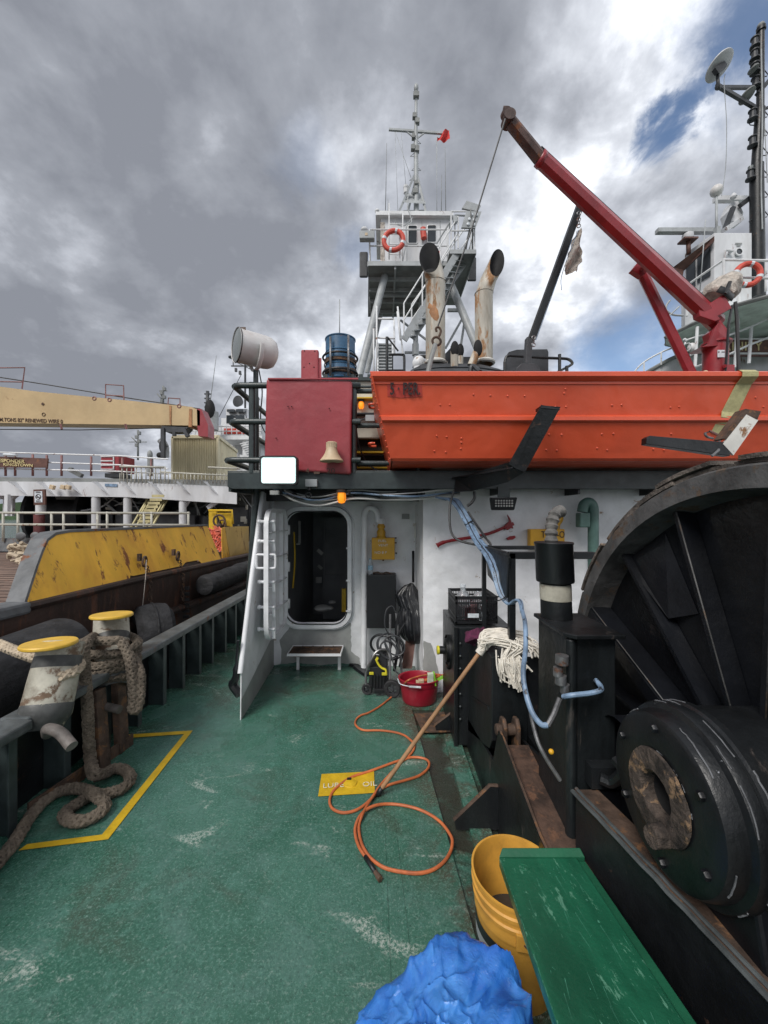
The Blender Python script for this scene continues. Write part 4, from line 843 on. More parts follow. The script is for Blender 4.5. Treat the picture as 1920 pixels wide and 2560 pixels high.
# black screen with rail
bs=thing('dark_guard_screen','dark panel behind a curved black rail left of the crane','rail screen',P(1320,936,6))
MB().prism([P(x,y,6.1) for x,y in ((1262,940),(1262,895),(1272,880),(1292,874),(1368,873),(1371,880),(1371,940))],(0,.05,0)).build('panel','casing',bs)
m=MB(); m.tube(cat([P(1262,905,5.9),P(1266,892,5.9),P(1275,889,5.9)],3)+[P(1370,895,5.9)]+cat([P(1400,896,5.9),P(1420,898,5.9),P(1430,906,6.1),P(1425,914,6.4),P(1390,932,7.2)],4),.022,8)
for x,y0 in ((1262,905),(1399,886),(1417,915)): m.tube([P(x,y0,5.9),P(x,945,5.9)],.025,8)
m.tube([P(1262,933,5.9),P(1400,936,5.9)],.02,8); m.build('rail','black',bs)

# ================= WINCH =================
wi=thing('towing_winch','huge black towing winch with ribbed cable drum at the right','winch',(1.0,1.2,0))
DC=V((0,1.09,.80)); 
def dp(x,r,a):
    r=r*.962
    return V((x,DC.y+r*math.cos(a),DC.z+r*math.sin(a)))
nseg=96; loop=lambda x,r:[dp(x,r,2*PI*k/nseg) for k in range(nseg)]
m=MB(); m.ring(loop(1.02,1.03),loop(1.02,.965)); m.ring(loop(1.02,.965),loop(1.13,.95),True); m.ring(loop(1.02,1.03),loop(1.03,1.037)); m.build('drum_rim','rim_grey',wi)
m=MB(); m.ring(loop(1.03,1.034),loop(1.22,1.034),True); m.ring(loop(1.13,.96),loop(1.13,.12)); m.ring(loop(1.16,1.03),loop(1.16,.45)); m.ring(loop(1.15,.42),loop(2.3,.42),True); m.ring(loop(2.3,1.03),loop(2.3,.42)); m.ring(loop(1.06,.20),loop(1.13,.24),True); m.ring(loop(1.06,.20),loop(1.06,.1)); m.build('drum','drum_black',wi)
rnd=random.Random(11); m=MB()
for lay in range(2):
    a=R(10)
    while a<R(185):
        ln=R(rnd.uniform(9,22)); n=max(3,int(ln/R(2.5))); r0=1.037+lay*.016+rnd.uniform(-.002,.004); w0=rnd.uniform(.05,.16); x0=1.03+rnd.uniform(-.012,.015)
        A_=[];B_=[]
        for k in range(n+1):
            q=a+ln*k/n; rr0=r0+noise.noise(V((q*20,lay,0)))*.004
            m_=[dp(x0,rr0,q),dp(x0,rr0+.014,q),dp(x0+w0,rr0+.014,q),dp(x0+w0,rr0,q)]
            A_.append(m_)
        for p_,q_ in zip(A_,A_[1:]): m.hexa(p_,q_)
        a+=ln+R(rnd.uniform(.1,.7)) if lay==0 else ln+R(rnd.uniform(.5,5))
m.build('wood_lagging','wood_weather',wi)
for k in range(16):
    a=R(25+22.5*k)
    if math.sin(a)<-.5: continue
    r0,r1=.25,.955; x0=1.035 if k in (0,) else 1.06
    n=V((0,-math.sin(a),math.cos(a)))*.008
    m=MB(); m.hexa([dp(x0,r0,a)-n,dp(x0,r0,a)+n,dp(1.128,r0,a)+n,dp(1.128,r0,a)-n],[dp(x0,r1,a)-n,dp(x0,r1,a)+n,dp(1.128,r1,a)+n,dp(1.128,r1,a)-n])
    if k==0: m.hexa([dp(1.03,r0,a)-n*7,dp(1.03,r0,a)+n*0,dp(1.036,r0,a)+n*0,dp(1.036,r0,a)-n*7],[dp(1.03,r1,a)-n*8,dp(1.03,r1,a)+n*0,dp(1.036,r1,a)+n*0,dp(1.036,r1,a)-n*8])
    m.build('rib','drum_black',wi)
    for s_ in (1,-1):
        MB().tube([dp(x0+.002,r0,a)+n*s_,dp(x0+.002,r1,a)+n*s_],.0028,5).build('weld_bead','rim_grey',wi) if s_==1 and k in (0,2,3) else None
m=MB(); a1,a2=R(47.5),R(36); m.add([dp(1.09,.94,a1),dp(1.06,.95,a2+R(11)),dp(1.09,.62,R(50)),dp(1.128,.6,R(60)),dp(1.128,.94,R(60))],[(0,1,2,3,4)]); m.build('gusset','drum_black',wi)
# bearing housing
HC=V((.78,1.09,.86)); ax=V((1,0,0))
MB().lathe([(.115,.0),(.2,.0),(.212,.006),(.218,.02),(.222,.05),(.238,.055),(.242,.065),(.242,.085),(.236,.092),(.236,.10),(.243,.106),(.243,.125),(.228,.135),(.225,.42)],HC,ax,64).build('bearing_housing','black_worn',wi)
rm_=MB().lathe([(.120,-.0),(.117,-.008),(.10,-.010),(.08,-.010),(.062,-.009),(.056,.0),(.05,.03),(.046,.10),(0,.10)],HC,ax,40); rm_.v=[v+V((noise.noise(v*70)*.5-.9,noise.noise(v*57+V((3,0,0)))*.3,noise.noise(v*53+V((0,3,0)))*.3))*.004 for v in rm_.v]; rm_.build('shaft_seat','rust_raw',wi)
MB().lathe([(.050,.02),(.045,.06),(0,.08)],HC,ax,24).build('shaft_hole','soot',wi)
c=P(1667,2086,.99); rs=MB(); 
for i in range(1): rs.lathe([(0,-.02),(.025,-.018),(.029,-.01),(.027,.03),(.025,.08)],V((.75,1.055,.775)),ax,24)
rs.v=[v+V((noise.noise(v*30),noise.noise(v*31+V((3,0,0))),noise.noise(v*33+V((0,3,0)))))*.008 for v in rs.v]; rs.build('pin_end','rust_raw',wi)
m=MB()
for k in range(6):
    a=R(k*60+25); MB().lathe([(0,-.012),(.009,-.012),(.012,-.008),(.012,.0)],HC+V((0,math.cos(a)*.18,math.sin(a)*.18)),ax,6).build('bolt','drum_black',wi)
rw=random.Random(44)
for q in range(46):
    rr_w,xx=rw.choice([(.2405,.839),(.2425,.862),(.243,.888),(.2195,.801),(.1195,.781)]); a0=rw.uniform(0,6.28); ln=rw.uniform(.05,.45)
    MB().tube([V((xx+rw.uniform(-.002,.002),HC.y+math.cos(a0+ln*j/5)*(rr_w+noise.noise(V((a0+j,q,0)))*.0015),HC.z+math.sin(a0+ln*j/5)*rr_w)) for j in range(6)],rw.uniform(.0010,.0024),5).build('edge_wear','worn_edge',wi)  # ragged grey arcs added as worn paint along the housing edges
m=MB(); m.hexa([(.86,.78,.2),(1.02,.78,.2),(1.02,1.42,.2),(.86,1.42,.2)],[(.86,.90,.8),(1.02,.90,.8),(1.02,1.28,.8),(.86,1.28,.8)]); m.bb(.97,1.02,1.25,3.1,.0,.55); m.bb(.9,1.0,1.3,1.6,.3,.62)
m.lathe([(.34,0),(.36,.01),(.36,.12),(.1,.13)],V((.90,.36,.72)),ax,40); m.lathe([(.12,0),(.12,.2)],V((.86,1.42,.78)),ax,20); m.build('pedestal','drum_black',wi,bevel=.01)
m=MB(); m.tube(cat([P(1500,1945,1.42),P(1530,1955,1.40),P(1558,1930,1.36),P(1540,1900,1.4)],4),.02,8); m.box(P(1500,1925,1.5),(.12,.1,.08)); m.build('brake_linkage','black_worn',wi)
# base wall and flange
B0,B1,B2=V((.727,1.46,0)),V((.842,.842,0)),V((.96,.22,0))
def off2(p,dx,z): return V((p.x+dx,p.y,z))
m=MB()
for a,b in ((B0,B1),(B1,B2)): m.hexa([off2(a,0,-.02),off2(a,.015,-.02),off2(a,.015,.60),off2(a,0,.60)],[off2(b,0,-.02),off2(b,.015,-.02),off2(b,.015,.60),off2(b,0,.60)])
m.build('base_plate','black',wi,bevel=.002)
m=MB()
for a,b in ((B0,B1),(B1,B2)): m.hexa([off2(a,-.012,.598),off2(a,.085,.598),off2(a,.085,.612),off2(a,-.012,.612)],[off2(b,-.012,.598),off2(b,.085,.598),off2(b,.085,.612),off2(b,-.012,.612)])
m.build('base_flange','rust_dark',wi,bevel=.002)
m=MB()
for dx,z_,r_ in ((-.012,.606,.008),(.002,.616,.006)): 
    pts=[]
    for a,b in ((B0,B1),(B1,B2)):
        for k in range(14): p=a.lerp(b,k/14); pts.append(V((p.x+dx,p.y,z_))+V((noise.noise(p*25)*.004,0,noise.noise(p*31)*.003)))
    m.tube(pts,r_,6)
m.build('weld_bead','cap_worn',wi)
m=MB(); 
for a,b in ((B0,B1),(B1,B2)): m.quad(off2(a,.08,.45),off2(b,.08,.45),off2(b,.4,.45),off2(a,.4,.45))
m.bb(.75,1.0,1.46,1.475,0,.6); m.build('base_floor','drum_black',wi)
# fore foundation: two plates, rusty trough, gussets, lugs
m=MB(); m.prism([(.60,.5,-.02),(.60,3.25,-.02),(.60,3.25,.12),(.60,2.12,.30),(.60,2.02,.52),(.60,1.96,.53),(.60,1.49,.41),(.60,.5,.36)],(.014,0,0)); m.build('foundation_plate','black_worn',wi)
MB().tube([V((.607,2.0,.528)),V((.607,1.94,.524)),V((.607,1.49,.413)),V((.607,.5,.363))],.0055,6).build('plate_edge','rust_dark',wi)
m=MB(); m.prism([(.745,1.47,0),(.745,3.0,0),(.745,3.0,.2),(.745,2.2,.41),(.745,1.47,.585)],(.015,0,0)); m.build('inner_plate','black_worn',wi)
MB().hexa([(.615,.6,.26),(.744,.6,.26),(.744,.6,.27),(.615,.6,.27)],[(.615,1.98,.46),(.744,1.98,.46),(.744,1.98,.47),(.615,1.98,.47)]).build('trough','rust',wi)
for Y,w_,h_ in ((2.03,.22,.225),(2.95,.20,.17)):
    m=MB(); m.prism([(.60-w_,Y-.008,0),(.60,Y-.008,0),(.60,Y-.008,h_),(.56,Y-.008,h_+.005),(.60-w_-.01,Y-.008,.045)],(0,.016,0)); g_=m.build('gusset','black_worn',wi)
    MB().tube([(.60-w_-.01,Y,.045),(.56,Y,h_+.003),(.60,Y,h_)],.010,6).build('gusset_edge','rust_dark',g_)
m=MB()
for x in (.63,.70):
    m.prism([(x,2.02,.3),(x,2.12,.3),(x,2.12,.52),(x,2.10,.56),(x,2.05,.57),(x,2.02,.53)],(.022,0,0))
m.cyl((.60,2.07,.50),(.73,2.07,.50),.03,n=16); m.build('lug','rust_dark',wi,bevel=.008)
# post and can
m=MB(); m.hexa([(.722,1.50,.25),(.905,1.50,.25),(.905,1.80,.25),(.722,1.80,.25)],[(.722,1.50,1.18),(.905,1.50,1.18),(.905,1.80,1.18),(.722,1.80,1.18)]); m.cyl((.735,1.51,.3),(.735,1.51,1.17),.022,n=14); m.build('control_post','black_side',wi,bevel=.006)
MB().prism([(.70,1.80,1.18),(.70,1.50,1.18),(.73,1.46,1.18),(.92,1.46,1.18),(.92,1.80,1.18)],(0,0,.016)).build('post_top','black_worn',wi,bevel=.003)
cc=V((.772,1.72,1.196)); lean=V((-.04,0,1)).normalized()
MB().lathe([(.066,0),(.065,.09),(.0645,.155)],cc,lean,32).build('stub','black',wi)
MB().lathe([(.0665,.082),(.0665,.145),(.0655,.152)],cc,lean,32).build('white_band','bollard_white',wi)
MB().lathe([(.0,.160),(.078,.160),(.080,.170),(.080,.325),(.083,.33),(.083,.338),(.0,.338)],cc,lean,36).build('can','black_worn',wi,bevel=.002)
hz=[P(1378,1372,1.74),P(1378,1340,1.74),P(1380,1310,1.75),P(1388,1285,1.76),P(1402,1278,1.78)]
hp=cat(hz,6); MB().tube(hp,[.026+.004*math.sin(i*1.9) for i in range(len(hp))],12).build('taped_hose','tape_grey',wi)
m=MB()
m.tube(cat([P(1306,1528,2.0),P(1313,1560,1.8),P(1314,1620,1.7),P(1308,1680,1.6),P(1314,1730,1.55),P(1330,1780,1.5),P(1352,1810,1.46),P(1370,1813,1.45)],6),.0105,10); m.tube(cat([P(1408,1742,1.47),P(1430,1738,1.44),P(1475,1733,1.44),P(1500,1726,1.44),P(1502,1716,1.46),P(1488,1700,1.49)],5),.0095,9); m.build('blue_pipe','cable_blue',wi)
m=MB(); m.tube([P(1369,1814,1.45),P(1385,1785,1.46),P(1400,1745,1.47)],.010,8); m.tube(cat([P(1322,1760,1.55),P(1340,1840,1.5),P(1362,1890,1.47),P(1400,1950,1.46)],5),.008,8)
for px_,py_,s_ in ((1402,1700,.03),(1405,1650,.035),(1395,1680,.025),(1412,1722,.025)): m.cyl(P(px_,py_+10,1.49),P(px_,py_-12,1.49),s_*.7,n=12)
m.build('valve_fittings','steel',wi); MB().sphere(P(1378,1879,1.44),.010).build('grease_nipple','vent_yellow',wi)
# black frame
m=MB(); m.bb(.712,.748,2.18,2.22,.5,1.44); m.bb(.70,.728,2.73,2.76,.6,1.42); m.bb(.712,1.2,2.18,2.22,1.405,1.445); m.bb(.703,.74,2.18,2.78,1.41,1.437); m.bb(.70,1.3,2.74,2.77,1.41,1.437)
m.prism([(.700,2.16,1.42),(.700,2.66,1.42),(.700,2.60,1.25),(.700,2.2,1.18)],(.012,0,0)); m.build('cable_frame','black_worn',wi,bevel=.003)
# control cabinets
m=MB(); m.prism([(.60,2.14,.40),(.60,2.20,.32),(.60,2.74,.12),(.60,2.74,.80),(.60,2.14,.865)],(.20,0,0)); m.build('side_cabinet','black_side',wi,bevel=.004)
m=MB(); m.bb(.80,1.0,2.14,2.16,.42,.86); m.bb(.62,.97,2.4,2.9,.62,.66); m.bb(.80,.97,2.0,2.14,.40,.43); m.beam((.596,2.2,.55),(.596,2.6,.42),.006,.02); m.build('cabinet_frame','black',wi)
m=MB(); m.bb(.505,.92,2.76,3.3,0,.85); m.bb(.50,.53,2.74,2.77,.0,.86); m.build('valve_cabinet','black_worn',wi,bevel=.006)
kb=P(1105,1625,2.98); m=MB(); m.lathe([(.03,0),(.03,.05),(.09,.06),(.09,.10)],V((.415,2.98,kb.z)),ax,20); m.lathe([(.13,.0),(.13,.03)],V((.49,3.0,kb.z-.02)),ax,20); m.build('hand_wheel','black',wi); MB().lathe([(0,-.002),(.030,-.002),(.034,.0),(.034,.015)],V((.412,2.98,kb.z)),ax,20).build('yellow_knob','plastic_yellow',wi)
m=MB()
for k in range(7): m.sphere((.545,2.745,.2+k*.09),.008,8,m=6)
m.build('bolt_row','cap_worn',wi)
# rusty plate on deck
struct(MB().prism([D(1036,1786,.0),D(1140,1780,.0),D(1145,1830,.0),D(1056,1832,.0)],(0,0,.008)),'deck_plate','rust_dark')
struct(MB().bb(.45,.56,1.2,2.9,-.024,.006),'deck_strip','deck_green')

# ================= LOOSE THINGS =================
def crate(x0,x1,y0,y1,z0,z1):
    t=thing('plastic_crate','black slatted plastic crate holding bottles on the winch cabinet','crate',((x0+x1)/2,(y0+y1)/2,z0))
    m=MB(); r=.006
    for z_,h in ((z1-.012,.024),(z1-.05,.012),(z0+.008,.016),(z0+.045,.012)):
        m.bb(x0,x1,y0,y0+r,z_-h/2,z_+h/2); m.bb(x0,x1,y1-r,y1,z_-h/2,z_+h/2); m.bb(x0,x0+r,y0+r,y1-r,z_-h/2,z_+h/2); m.bb(x1-r,x1,y0+r,y1-r,z_-h/2,z_+h/2)
    m.bb(x0+r,x1-r,y0+r,y1-r,z0,z0+.005)
    n=24
    for k in range(n):
        x=x0+(x1-x0)*(k+.5)/n; m.bb(x-.0028,x+.0028,y0+.001,y0+.005,z0+.016,z1-.024); m.bb(x-.0028,x+.0028,y1-.005,y1-.001,z0+.016,z1-.024)
    for k in range(24):
        y=y0+(y1-y0)*(k+.5)/24; m.bb(x0+.001,x0+.005,y-.0028,y+.0028,z0+.016,z1-.024); m.bb(x1-.005,x1-.001,y-.0028,y+.0028,z0+.016,z1-.024)
    for k in range(1,5):
        z_=z0+.045+k*.022; m.bb(x0+.0015,x0+.004,y0,y1,z_,z_+.004)
    for cx in (x0,x1-.014):
        for cy in (y0,y1-.014): m.bb(cx,cx+.014,cy,cy+.014,z0,z1)
    m.build('body','plastic_black',t); MB().bb(x0+.09,x0+.17,y0-.003,y0-.001,z0+.045,z0+.075).build('label_card','label_white',t); return t
cx0,cx1,cz0,cz1=.520,.828,.865,1.065; crate(cx0,cx1,2.8,3.12,cz0,cz1)
b=V((.60,2.92,.875)); t=thing('drink_bottle','milky plastic bottle poking out of the left of the black crate','bottle',b)
MB().lathe([(0,0),(.055,0),(.058,.02),(.058,.14),(.045,.18),(.02,.21),(.018,.235)],b,n=22).build('bottle','clear_plastic',t); MB().lathe([(.0,.258),(.021,.258),(.021,.235)],b,n=16).build('cap','label_white',t)
b=V((.72,2.92,.875)); t=thing('drink_bottle','clear ribbed bottle in the right half of the black crate','bottle',b)
MB().lathe([(0,0),(.045,0),(.048,.02)]+[(.048-.003*(k%2),.03+.012*k) for k in range(12)]+[(.03,.19),(.015,.205)],b,n=22).build('bottle','clear_plastic',t)
m=MB(); rnd=random.Random(4)
for k in range(9): m.box((rnd.uniform(.57,.79),rnd.uniform(2.86,3.06),rnd.uniform(.90,.96)),(.05,.05,.09),rz=rnd.random()*3,rx=rnd.random())
solo(m,'crate_contents','crate_item','dark red packets piled in the bottom of the black crate','packets')
# purple rag
m=MB(); m.sphere(P(1192,1592,2.55),.09,20,1.0,.8,.55,14); m.v=[v+V((noise.noise(v*16),noise.noise(v*16+V((5,0,0))),noise.noise(v*18)))*.035 for v in m.v]
solo(m,'rag','purple','crumpled dark purple rag lying behind the mop head','rag')
# mop
mo=thing('mop','string mop leaning upside down on the winch cabinet, white head up','mop',D(949,1990))
hb_=D(943,1992)+V((0,0,.012)); ht=P(1200,1630,2.27); MB().tube([hb_,hb_.lerp(ht,.5)+V((0,0,.004)),ht],.0125,12).build('handle','wood',mo)
m=MB(); m.tube([hb_-(ht-hb_)*.0,hb_+(ht-hb_)*.05],.015,10); m.build('tip','plain_black',mo)
MB().tube([ht-(ht-hb_)*.01,ht+(ht-hb_).normalized()*.05],.025,12).build('socket','mop',mo)
rnd=random.Random(21); m=MB()
for k in range(230):
    u=rnd.random(); v=rnd.random()
    st=ht+V((rnd.uniform(-.005,.045),rnd.uniform(-.03,.05),.01+rnd.uniform(0,.05)))
    ex=.13+.14*v; ang=rnd.uniform(-.9,.62)
    zt_=.895+rnd.uniform(0,.04)
    p1=V((.60+rnd.uniform(.0,.05),2.26+rnd.uniform(-.06,.12),.915+rnd.uniform(-.005,.035)))
    p2=p1+V((.10+.06*u,-.05*(1-u)+rnd.uniform(-.07,.06),-.005+rnd.uniform(-.01,.015)))
    if u<.62:
        p3=V((.66+.14*u+rnd.uniform(-.02,.03),2.13-rnd.uniform(.0,.02),.86+rnd.uniform(-.03,.02))); p4=p3+V((rnd.uniform(-.01,.05),-rnd.uniform(.0,.03),-rnd.uniform(.02,.15))) 
    else:
        p3=p2+V((.05+.05*v,rnd.uniform(-.06,.04),-.02)); p4=p3+V((rnd.uniform(-.02,.03),-rnd.uniform(.02,.09),-rnd.uniform(.0,.05)))
    w=lambda a:a+V((rnd.uniform(-1,1),rnd.uniform(-1,1),rnd.uniform(-.5,.5)))*.008
    pts=cat([st,w(p1),w(p2),w(p3),w(p4)],5); m.tube(pts,.0046,5)
for (pl) in ([P(1240,1625,2.15),P(1243,1670,2.1),P(1252,1695,2.1),P(1275,1710,2.1)],[P(1245,1640,2.15),P(1255,1680,2.1),P(1275,1695,2.1),P(1290,1692,2.1)]): m.tube(cat(pl,5),.0042,5)
m.build('strings','mop',mo)
# red tub
tc_=V((.312,3.42,0)); tb=thing('red_tub','oval red plastic tub holding brushes on the green deck','tub',tc_)
prof=[(0,.006),(.135,.004),(.148,.02),(.166,.15),(.168,.16),(.172,.165),(.176,.205),(.186,.212),(.186,.220),(.178,.222),(.170,.215),(.160,.15),(.142,.02),(0,.014)]
MB().lathe(prof,tc_,n=48,sx=1.,sy=.78).build('body','plastic_red',tb)
m=MB(); m.tube(cat([tc_+V((-.19,-.02,.21)),tc_+V((-.17,-.12,.207)),tc_+V((-.08,-.16,.203)),tc_+V((.0,-.165,.20))],5),.004,6); m.tube([tc_+V((-.1,-.158,.203)),tc_+V((-.0,-.168,.2))],.009,8); m.build('handle','label_white',tb)
br=thing('scrubbing_brush','green backed brush with pale bristles standing in the red tub','brush',tc_+V((.06,0,.1)))
c=P(1083,1695,3.35); m=MB(); m.box(c+V((.012,0,-.005)),(.012,.05,.11),ry=-.12); m.beam(c+V((.03,.02,-.03)),P(1112,1690,3.35),.03,.02); m.build('back','lime',br)
m=MB()
for i in range(9):
    for j in range(5): m.beam(c+V((-.0,-.02+j*.01,.042-i*.011)),c+V((-.05,-.02+j*.01,.036-i*.011)),.005,.005)
m.build('bristles','bristle',br)
s2=thing('paint_roller','orange handled brush with pale head lying in the red tub','brush',P(1055,1700,3.4)); m=MB(); m.cyl(P(1062,1702,3.42),P(1100,1688,3.42),.016,n=10); m.build('handle','hose_orange',s2); m=MB(); m.box(P(1053,1703,3.4),(.05,.04,.035)); m.box(P(1044,1706,3.4),(.03,.05,.03)); m.build('head','horn_cream',s2,bevel=.006)
# pressure washer
pw=thing('pressure_washer','black and yellow wheeled pressure washer with coiled hose in the wall recess','pressure washer',V((-.03,3.55,0)))
def wheel(c,r,nm='wheel'):
    w_=MB().lathe([(r*.55,-.018),(r*.9,-.022),(r,-.014),(r,.014),(r*.9,.022),(r*.55,.018)],c,(0.25,1,0),28).build(nm,'rubber',pw)
    m=MB(); m.lathe([(0,-.016),(r*.2,-.016),(r*.2,.0)],c,(.25,1,0),16)
    m.lathe([(r*.56,-.012),(r*.62,-.012),(r*.62,.01),(r*.56,.01)],c,(.25,1,0),28); u=V((.25,1,0)).normalized(); e1=V((1,-.25,0)).normalized()
    for k in range(5):
        a=2*PI*k/5; m.beam(c+(e1*math.cos(a)+V((0,0,1))*math.sin(a))*r*.15,c+(e1*math.cos(a)+V((0,0,1))*math.sin(a))*r*.6,.018,.01,up=u)
    m.build('hub','casing',w_)
wheel(V((.075,3.50,.078)),.078); wheel(V((-.155,3.56,.05)),.05)
m=MB(); m.hexa([(-.145,3.54,.06),(.03,3.54,.06),(.05,3.74,.06),(-.14,3.74,.06)],[(-.13,3.56,.25),(.02,3.56,.25),(.04,3.74,.30),(-.12,3.74,.30)]); m.bb(-.09,.0,3.50,3.6,.03,.07)
for k in range(5): m.bb(-.115+k*.028,-.105+k*.028,3.53,3.545,.07,.19)
m.hexa([(-.06,3.58,.25),(.03,3.58,.25),(.05,3.74,.25),(-.06,3.74,.25)],[(-.04,3.60,.36),(.02,3.60,.36),(.04,3.72,.36),(-.04,3.72,.36)]); m.build('body','plastic_black',pw,bevel=.012)
m=MB(); m.tube(cat([(-.075,3.55,.33),(-.05,3.545,.28),(-.02,3.54,.25),(.015,3.535,.235),(.02,3.53,.20)],4),.010,7,sx=1.4); m.box((-.115,3.53,.205),(.04,.012,.025)); m.box((.005,3.53,.20),(.05,.012,.025)); m.box((-.065,3.55,.33),(.02,.03,.03),ry=.5); m.build('trim','plastic_yellow',pw,bevel=.003)
m=MB(); m.tube(cat([(-.165,3.56,.06),(-.165,3.55,.20),(-.12,3.54,.32),(-.06,3.56,.40),(.03,3.58,.40),(.055,3.56,.34)],5)+[V((.055,3.54,.09))],.012,9); m.tube([(.055,3.60,.1),(.06,3.72,.70)],.012,9); m.tube([(.17,3.66,.16),(.12,3.76,.70)],.012,9); m.build('frame','steel',pw)
m=MB(); rnd=random.Random(8)
for k in range(5):
    c=V((.06+rnd.uniform(-.03,.04),3.57+rnd.uniform(-.02,.05),.43+rnd.uniform(-.05,.06))); m.torus(c,(rnd.uniform(-.5,.5),1,rnd.uniform(-.4,.4)),.075+rnd.uniform(-.02,.03),.0075,24,6,sy=1.3)
m.tube(cat([(.07,3.6,.5),(.01,3.58,.62),(.02,3.6,.76),(.075,3.62,.80),(.11,3.62,.74)],6),.007,7); m.tube(cat([(.0,3.56,.5),(.07,3.52,.36),(.1,3.5,.25),(.16,3.48,.20)],6),.007,7); m.build('hose','casing',pw)
MB().torus((-.03,3.75,.40),(.1,1,.2),.10,.012,28,8).build('hose_reel','plastic_black',pw)
solo(MB().tube(cat([(.1,3.72,.15),(.13,3.73,.35),(.12,3.74,.55),(.15,3.74,.72)],4),.016,8).tube(cat([(.15,3.7,.2),(.19,3.7,.4),(.14,3.7,.5),(.2,3.7,.62)],4),.012,8),'spray_lances','plain_black','black spray lances leaning behind the pressure washer','lances')
solo(MB().tube(cat([D(877,1663),D(900,1670),D(920,1682),D(945,1672),D(915,1660),D(890,1668),D(925,1690)],6),.035,7,sx=1.2),'black_sheet','bag_black','crumpled black plastic sheeting on deck left of the pressure washer','sheet',jit=.03)
solo(MB().tube(cat([P(598,1600,3.16),P(594,1640,3.16),P(590,1690,3.16),P(582,1712,3.2),P(598,1735,3.16)],5),[.012]*8+[.03]*6+[.04]*7,8),'black_net','bag_black','bunched black netting hanging behind the foot of the wing plate','netting',jit=.02)
# black bin bag
def hangbag(top,h,w,d):
    m=MB(); nu,nv=110,60; vs=[]
    for j in range(nv+1):
        t=j/nv; z=top.z-h*t
        rad=(.10+.9*math.sin(min(1,t*1.25)*PI*.5)**.8)*(1 if t<.72 else math.sqrt(max(0,1-((t-.72)/.28)**2)))
        for i in range(nu):
            a=2*PI*i/nu; f=(noise.noise(V((math.cos(a)*2.6,math.sin(a)*2.6,t*.6))) )
            f2=1-abs(noise.noise(V((math.cos(a)*6,math.sin(a)*6,t*1.1+3)))*2)
            f3=noise.noise(V((math.cos(a)*3,math.sin(a)*3,t*9)))
            r=rad*(1+.26*f+.09*(f2-.6)*(1-.5*t)+.05*f3)
            sh=(.5-.5*math.cos(min(1,t*1.1)*PI))
            vs.append(V((top.x+math.cos(a)*r*w/2+sh*.035-.10*(1-t)*(.5+.5*math.cos(a-PI))*(t<.4)*(t>.03)*(1-abs(t-.2)*4),top.y-d*.3*sh+math.sin(a)*r*d/2,z)))
    fs=[(j*nu+i,j*nu+(i+1)%nu,(j+1)*nu+(i+1)%nu,(j+1)*nu+i) for j in range(nv) for i in range(nu)]
    return m.add(vs,fs,True)
solo(hangbag(P(1028,1458,3.98),.60,.33,.26),'bin_bag','bag_black','full black plastic bin bag hanging in the recess by the red tub','bag')
# blue bag
def bluebag():
    rp=random.Random(17); CRS=[(V((rp.gauss(0,1),rp.gauss(0,1),rp.gauss(0,.45))).normalized(),rp.uniform(-.5,.6),k*3.7) for k in range(46)]; PLN=[]
    while len(PLN)<30:
        n_=V((rp.uniform(-1,1),rp.uniform(-1,1),rp.uniform(-.8,1)))
        if .3<n_.length<1: PLN.append((n_.normalized(),rp.uniform(.90,1.06)))
    m=MB(); nu,nv=300,200; vs=[]; c=V((.118,.85,.225))
    for j in range(nv+1):
        ph=PI*j/nv
        for i in range(nu):
            a=2*PI*i/nu; d=V((math.sin(ph)*math.cos(a),math.sin(ph)*math.sin(a),math.cos(ph)))
            q=d*1.5+V((noise.noise(d*2),noise.noise(d*2+V((4,0,0))),noise.noise(d*2+V((0,4,0)))))*.45
            dw=(d+V((noise.noise(d*3),noise.noise(d*3+V((4,0,0))),noise.noise(d*3+V((0,4,0)))))*.13).normalized()
            hs_=sorted(h_/max(.12,dw.dot(n_)) for n_,h_ in PLN)[:3]; rr1=hs_[0]-.02*max(0,1-(hs_[1]-hs_[0])*9)
            e2=0
            for n_,h_,ph_ in CRS:
                tt=dw.dot(n_)-h_; 
                if abs(tt)<.12:
                    mk2=noise.noise(d*2.2+V((ph_,0,0))); 
                    if mk2>-.15: e2+=(min(1,(mk2+.15)*3))*(.050*math.exp(-abs(tt)*48)-.022*math.exp(-((tt-.05)/.035)**2))
            rn=1-abs(noise.noise(V((q.x*5,q.y*5,q.z*2.0)))*2)
            r=rr1*(1.0+.05*noise.noise(d*1.6)+e2*.46+.004*(rn-.6))
            lump=max(0,d.dot(V((.85,-.35,.30)).normalized())-.80)*1.0
            lump2=max(0,d.dot(V((-.35,-.1,.93)).normalized())-.90)*1.1
            r+=lump+lump2
            p=c+V((d.x*.262*r,d.y*.20*r,d.z*.262*r)); p.z=max(p.z,.004+.004*rn); vs.append(p)
    fs=[(j*nu+i,j*nu+(i+1)%nu,(j+1)*nu+(i+1)%nu,(j+1)*nu+i) for j in range(nv) for i in range(nu)]
    return m.add(vs,fs,True)
solo(bluebag(),'rubbish_bag','bag_blue','big crumpled bright blue plastic rubbish bag in the foreground','bag')
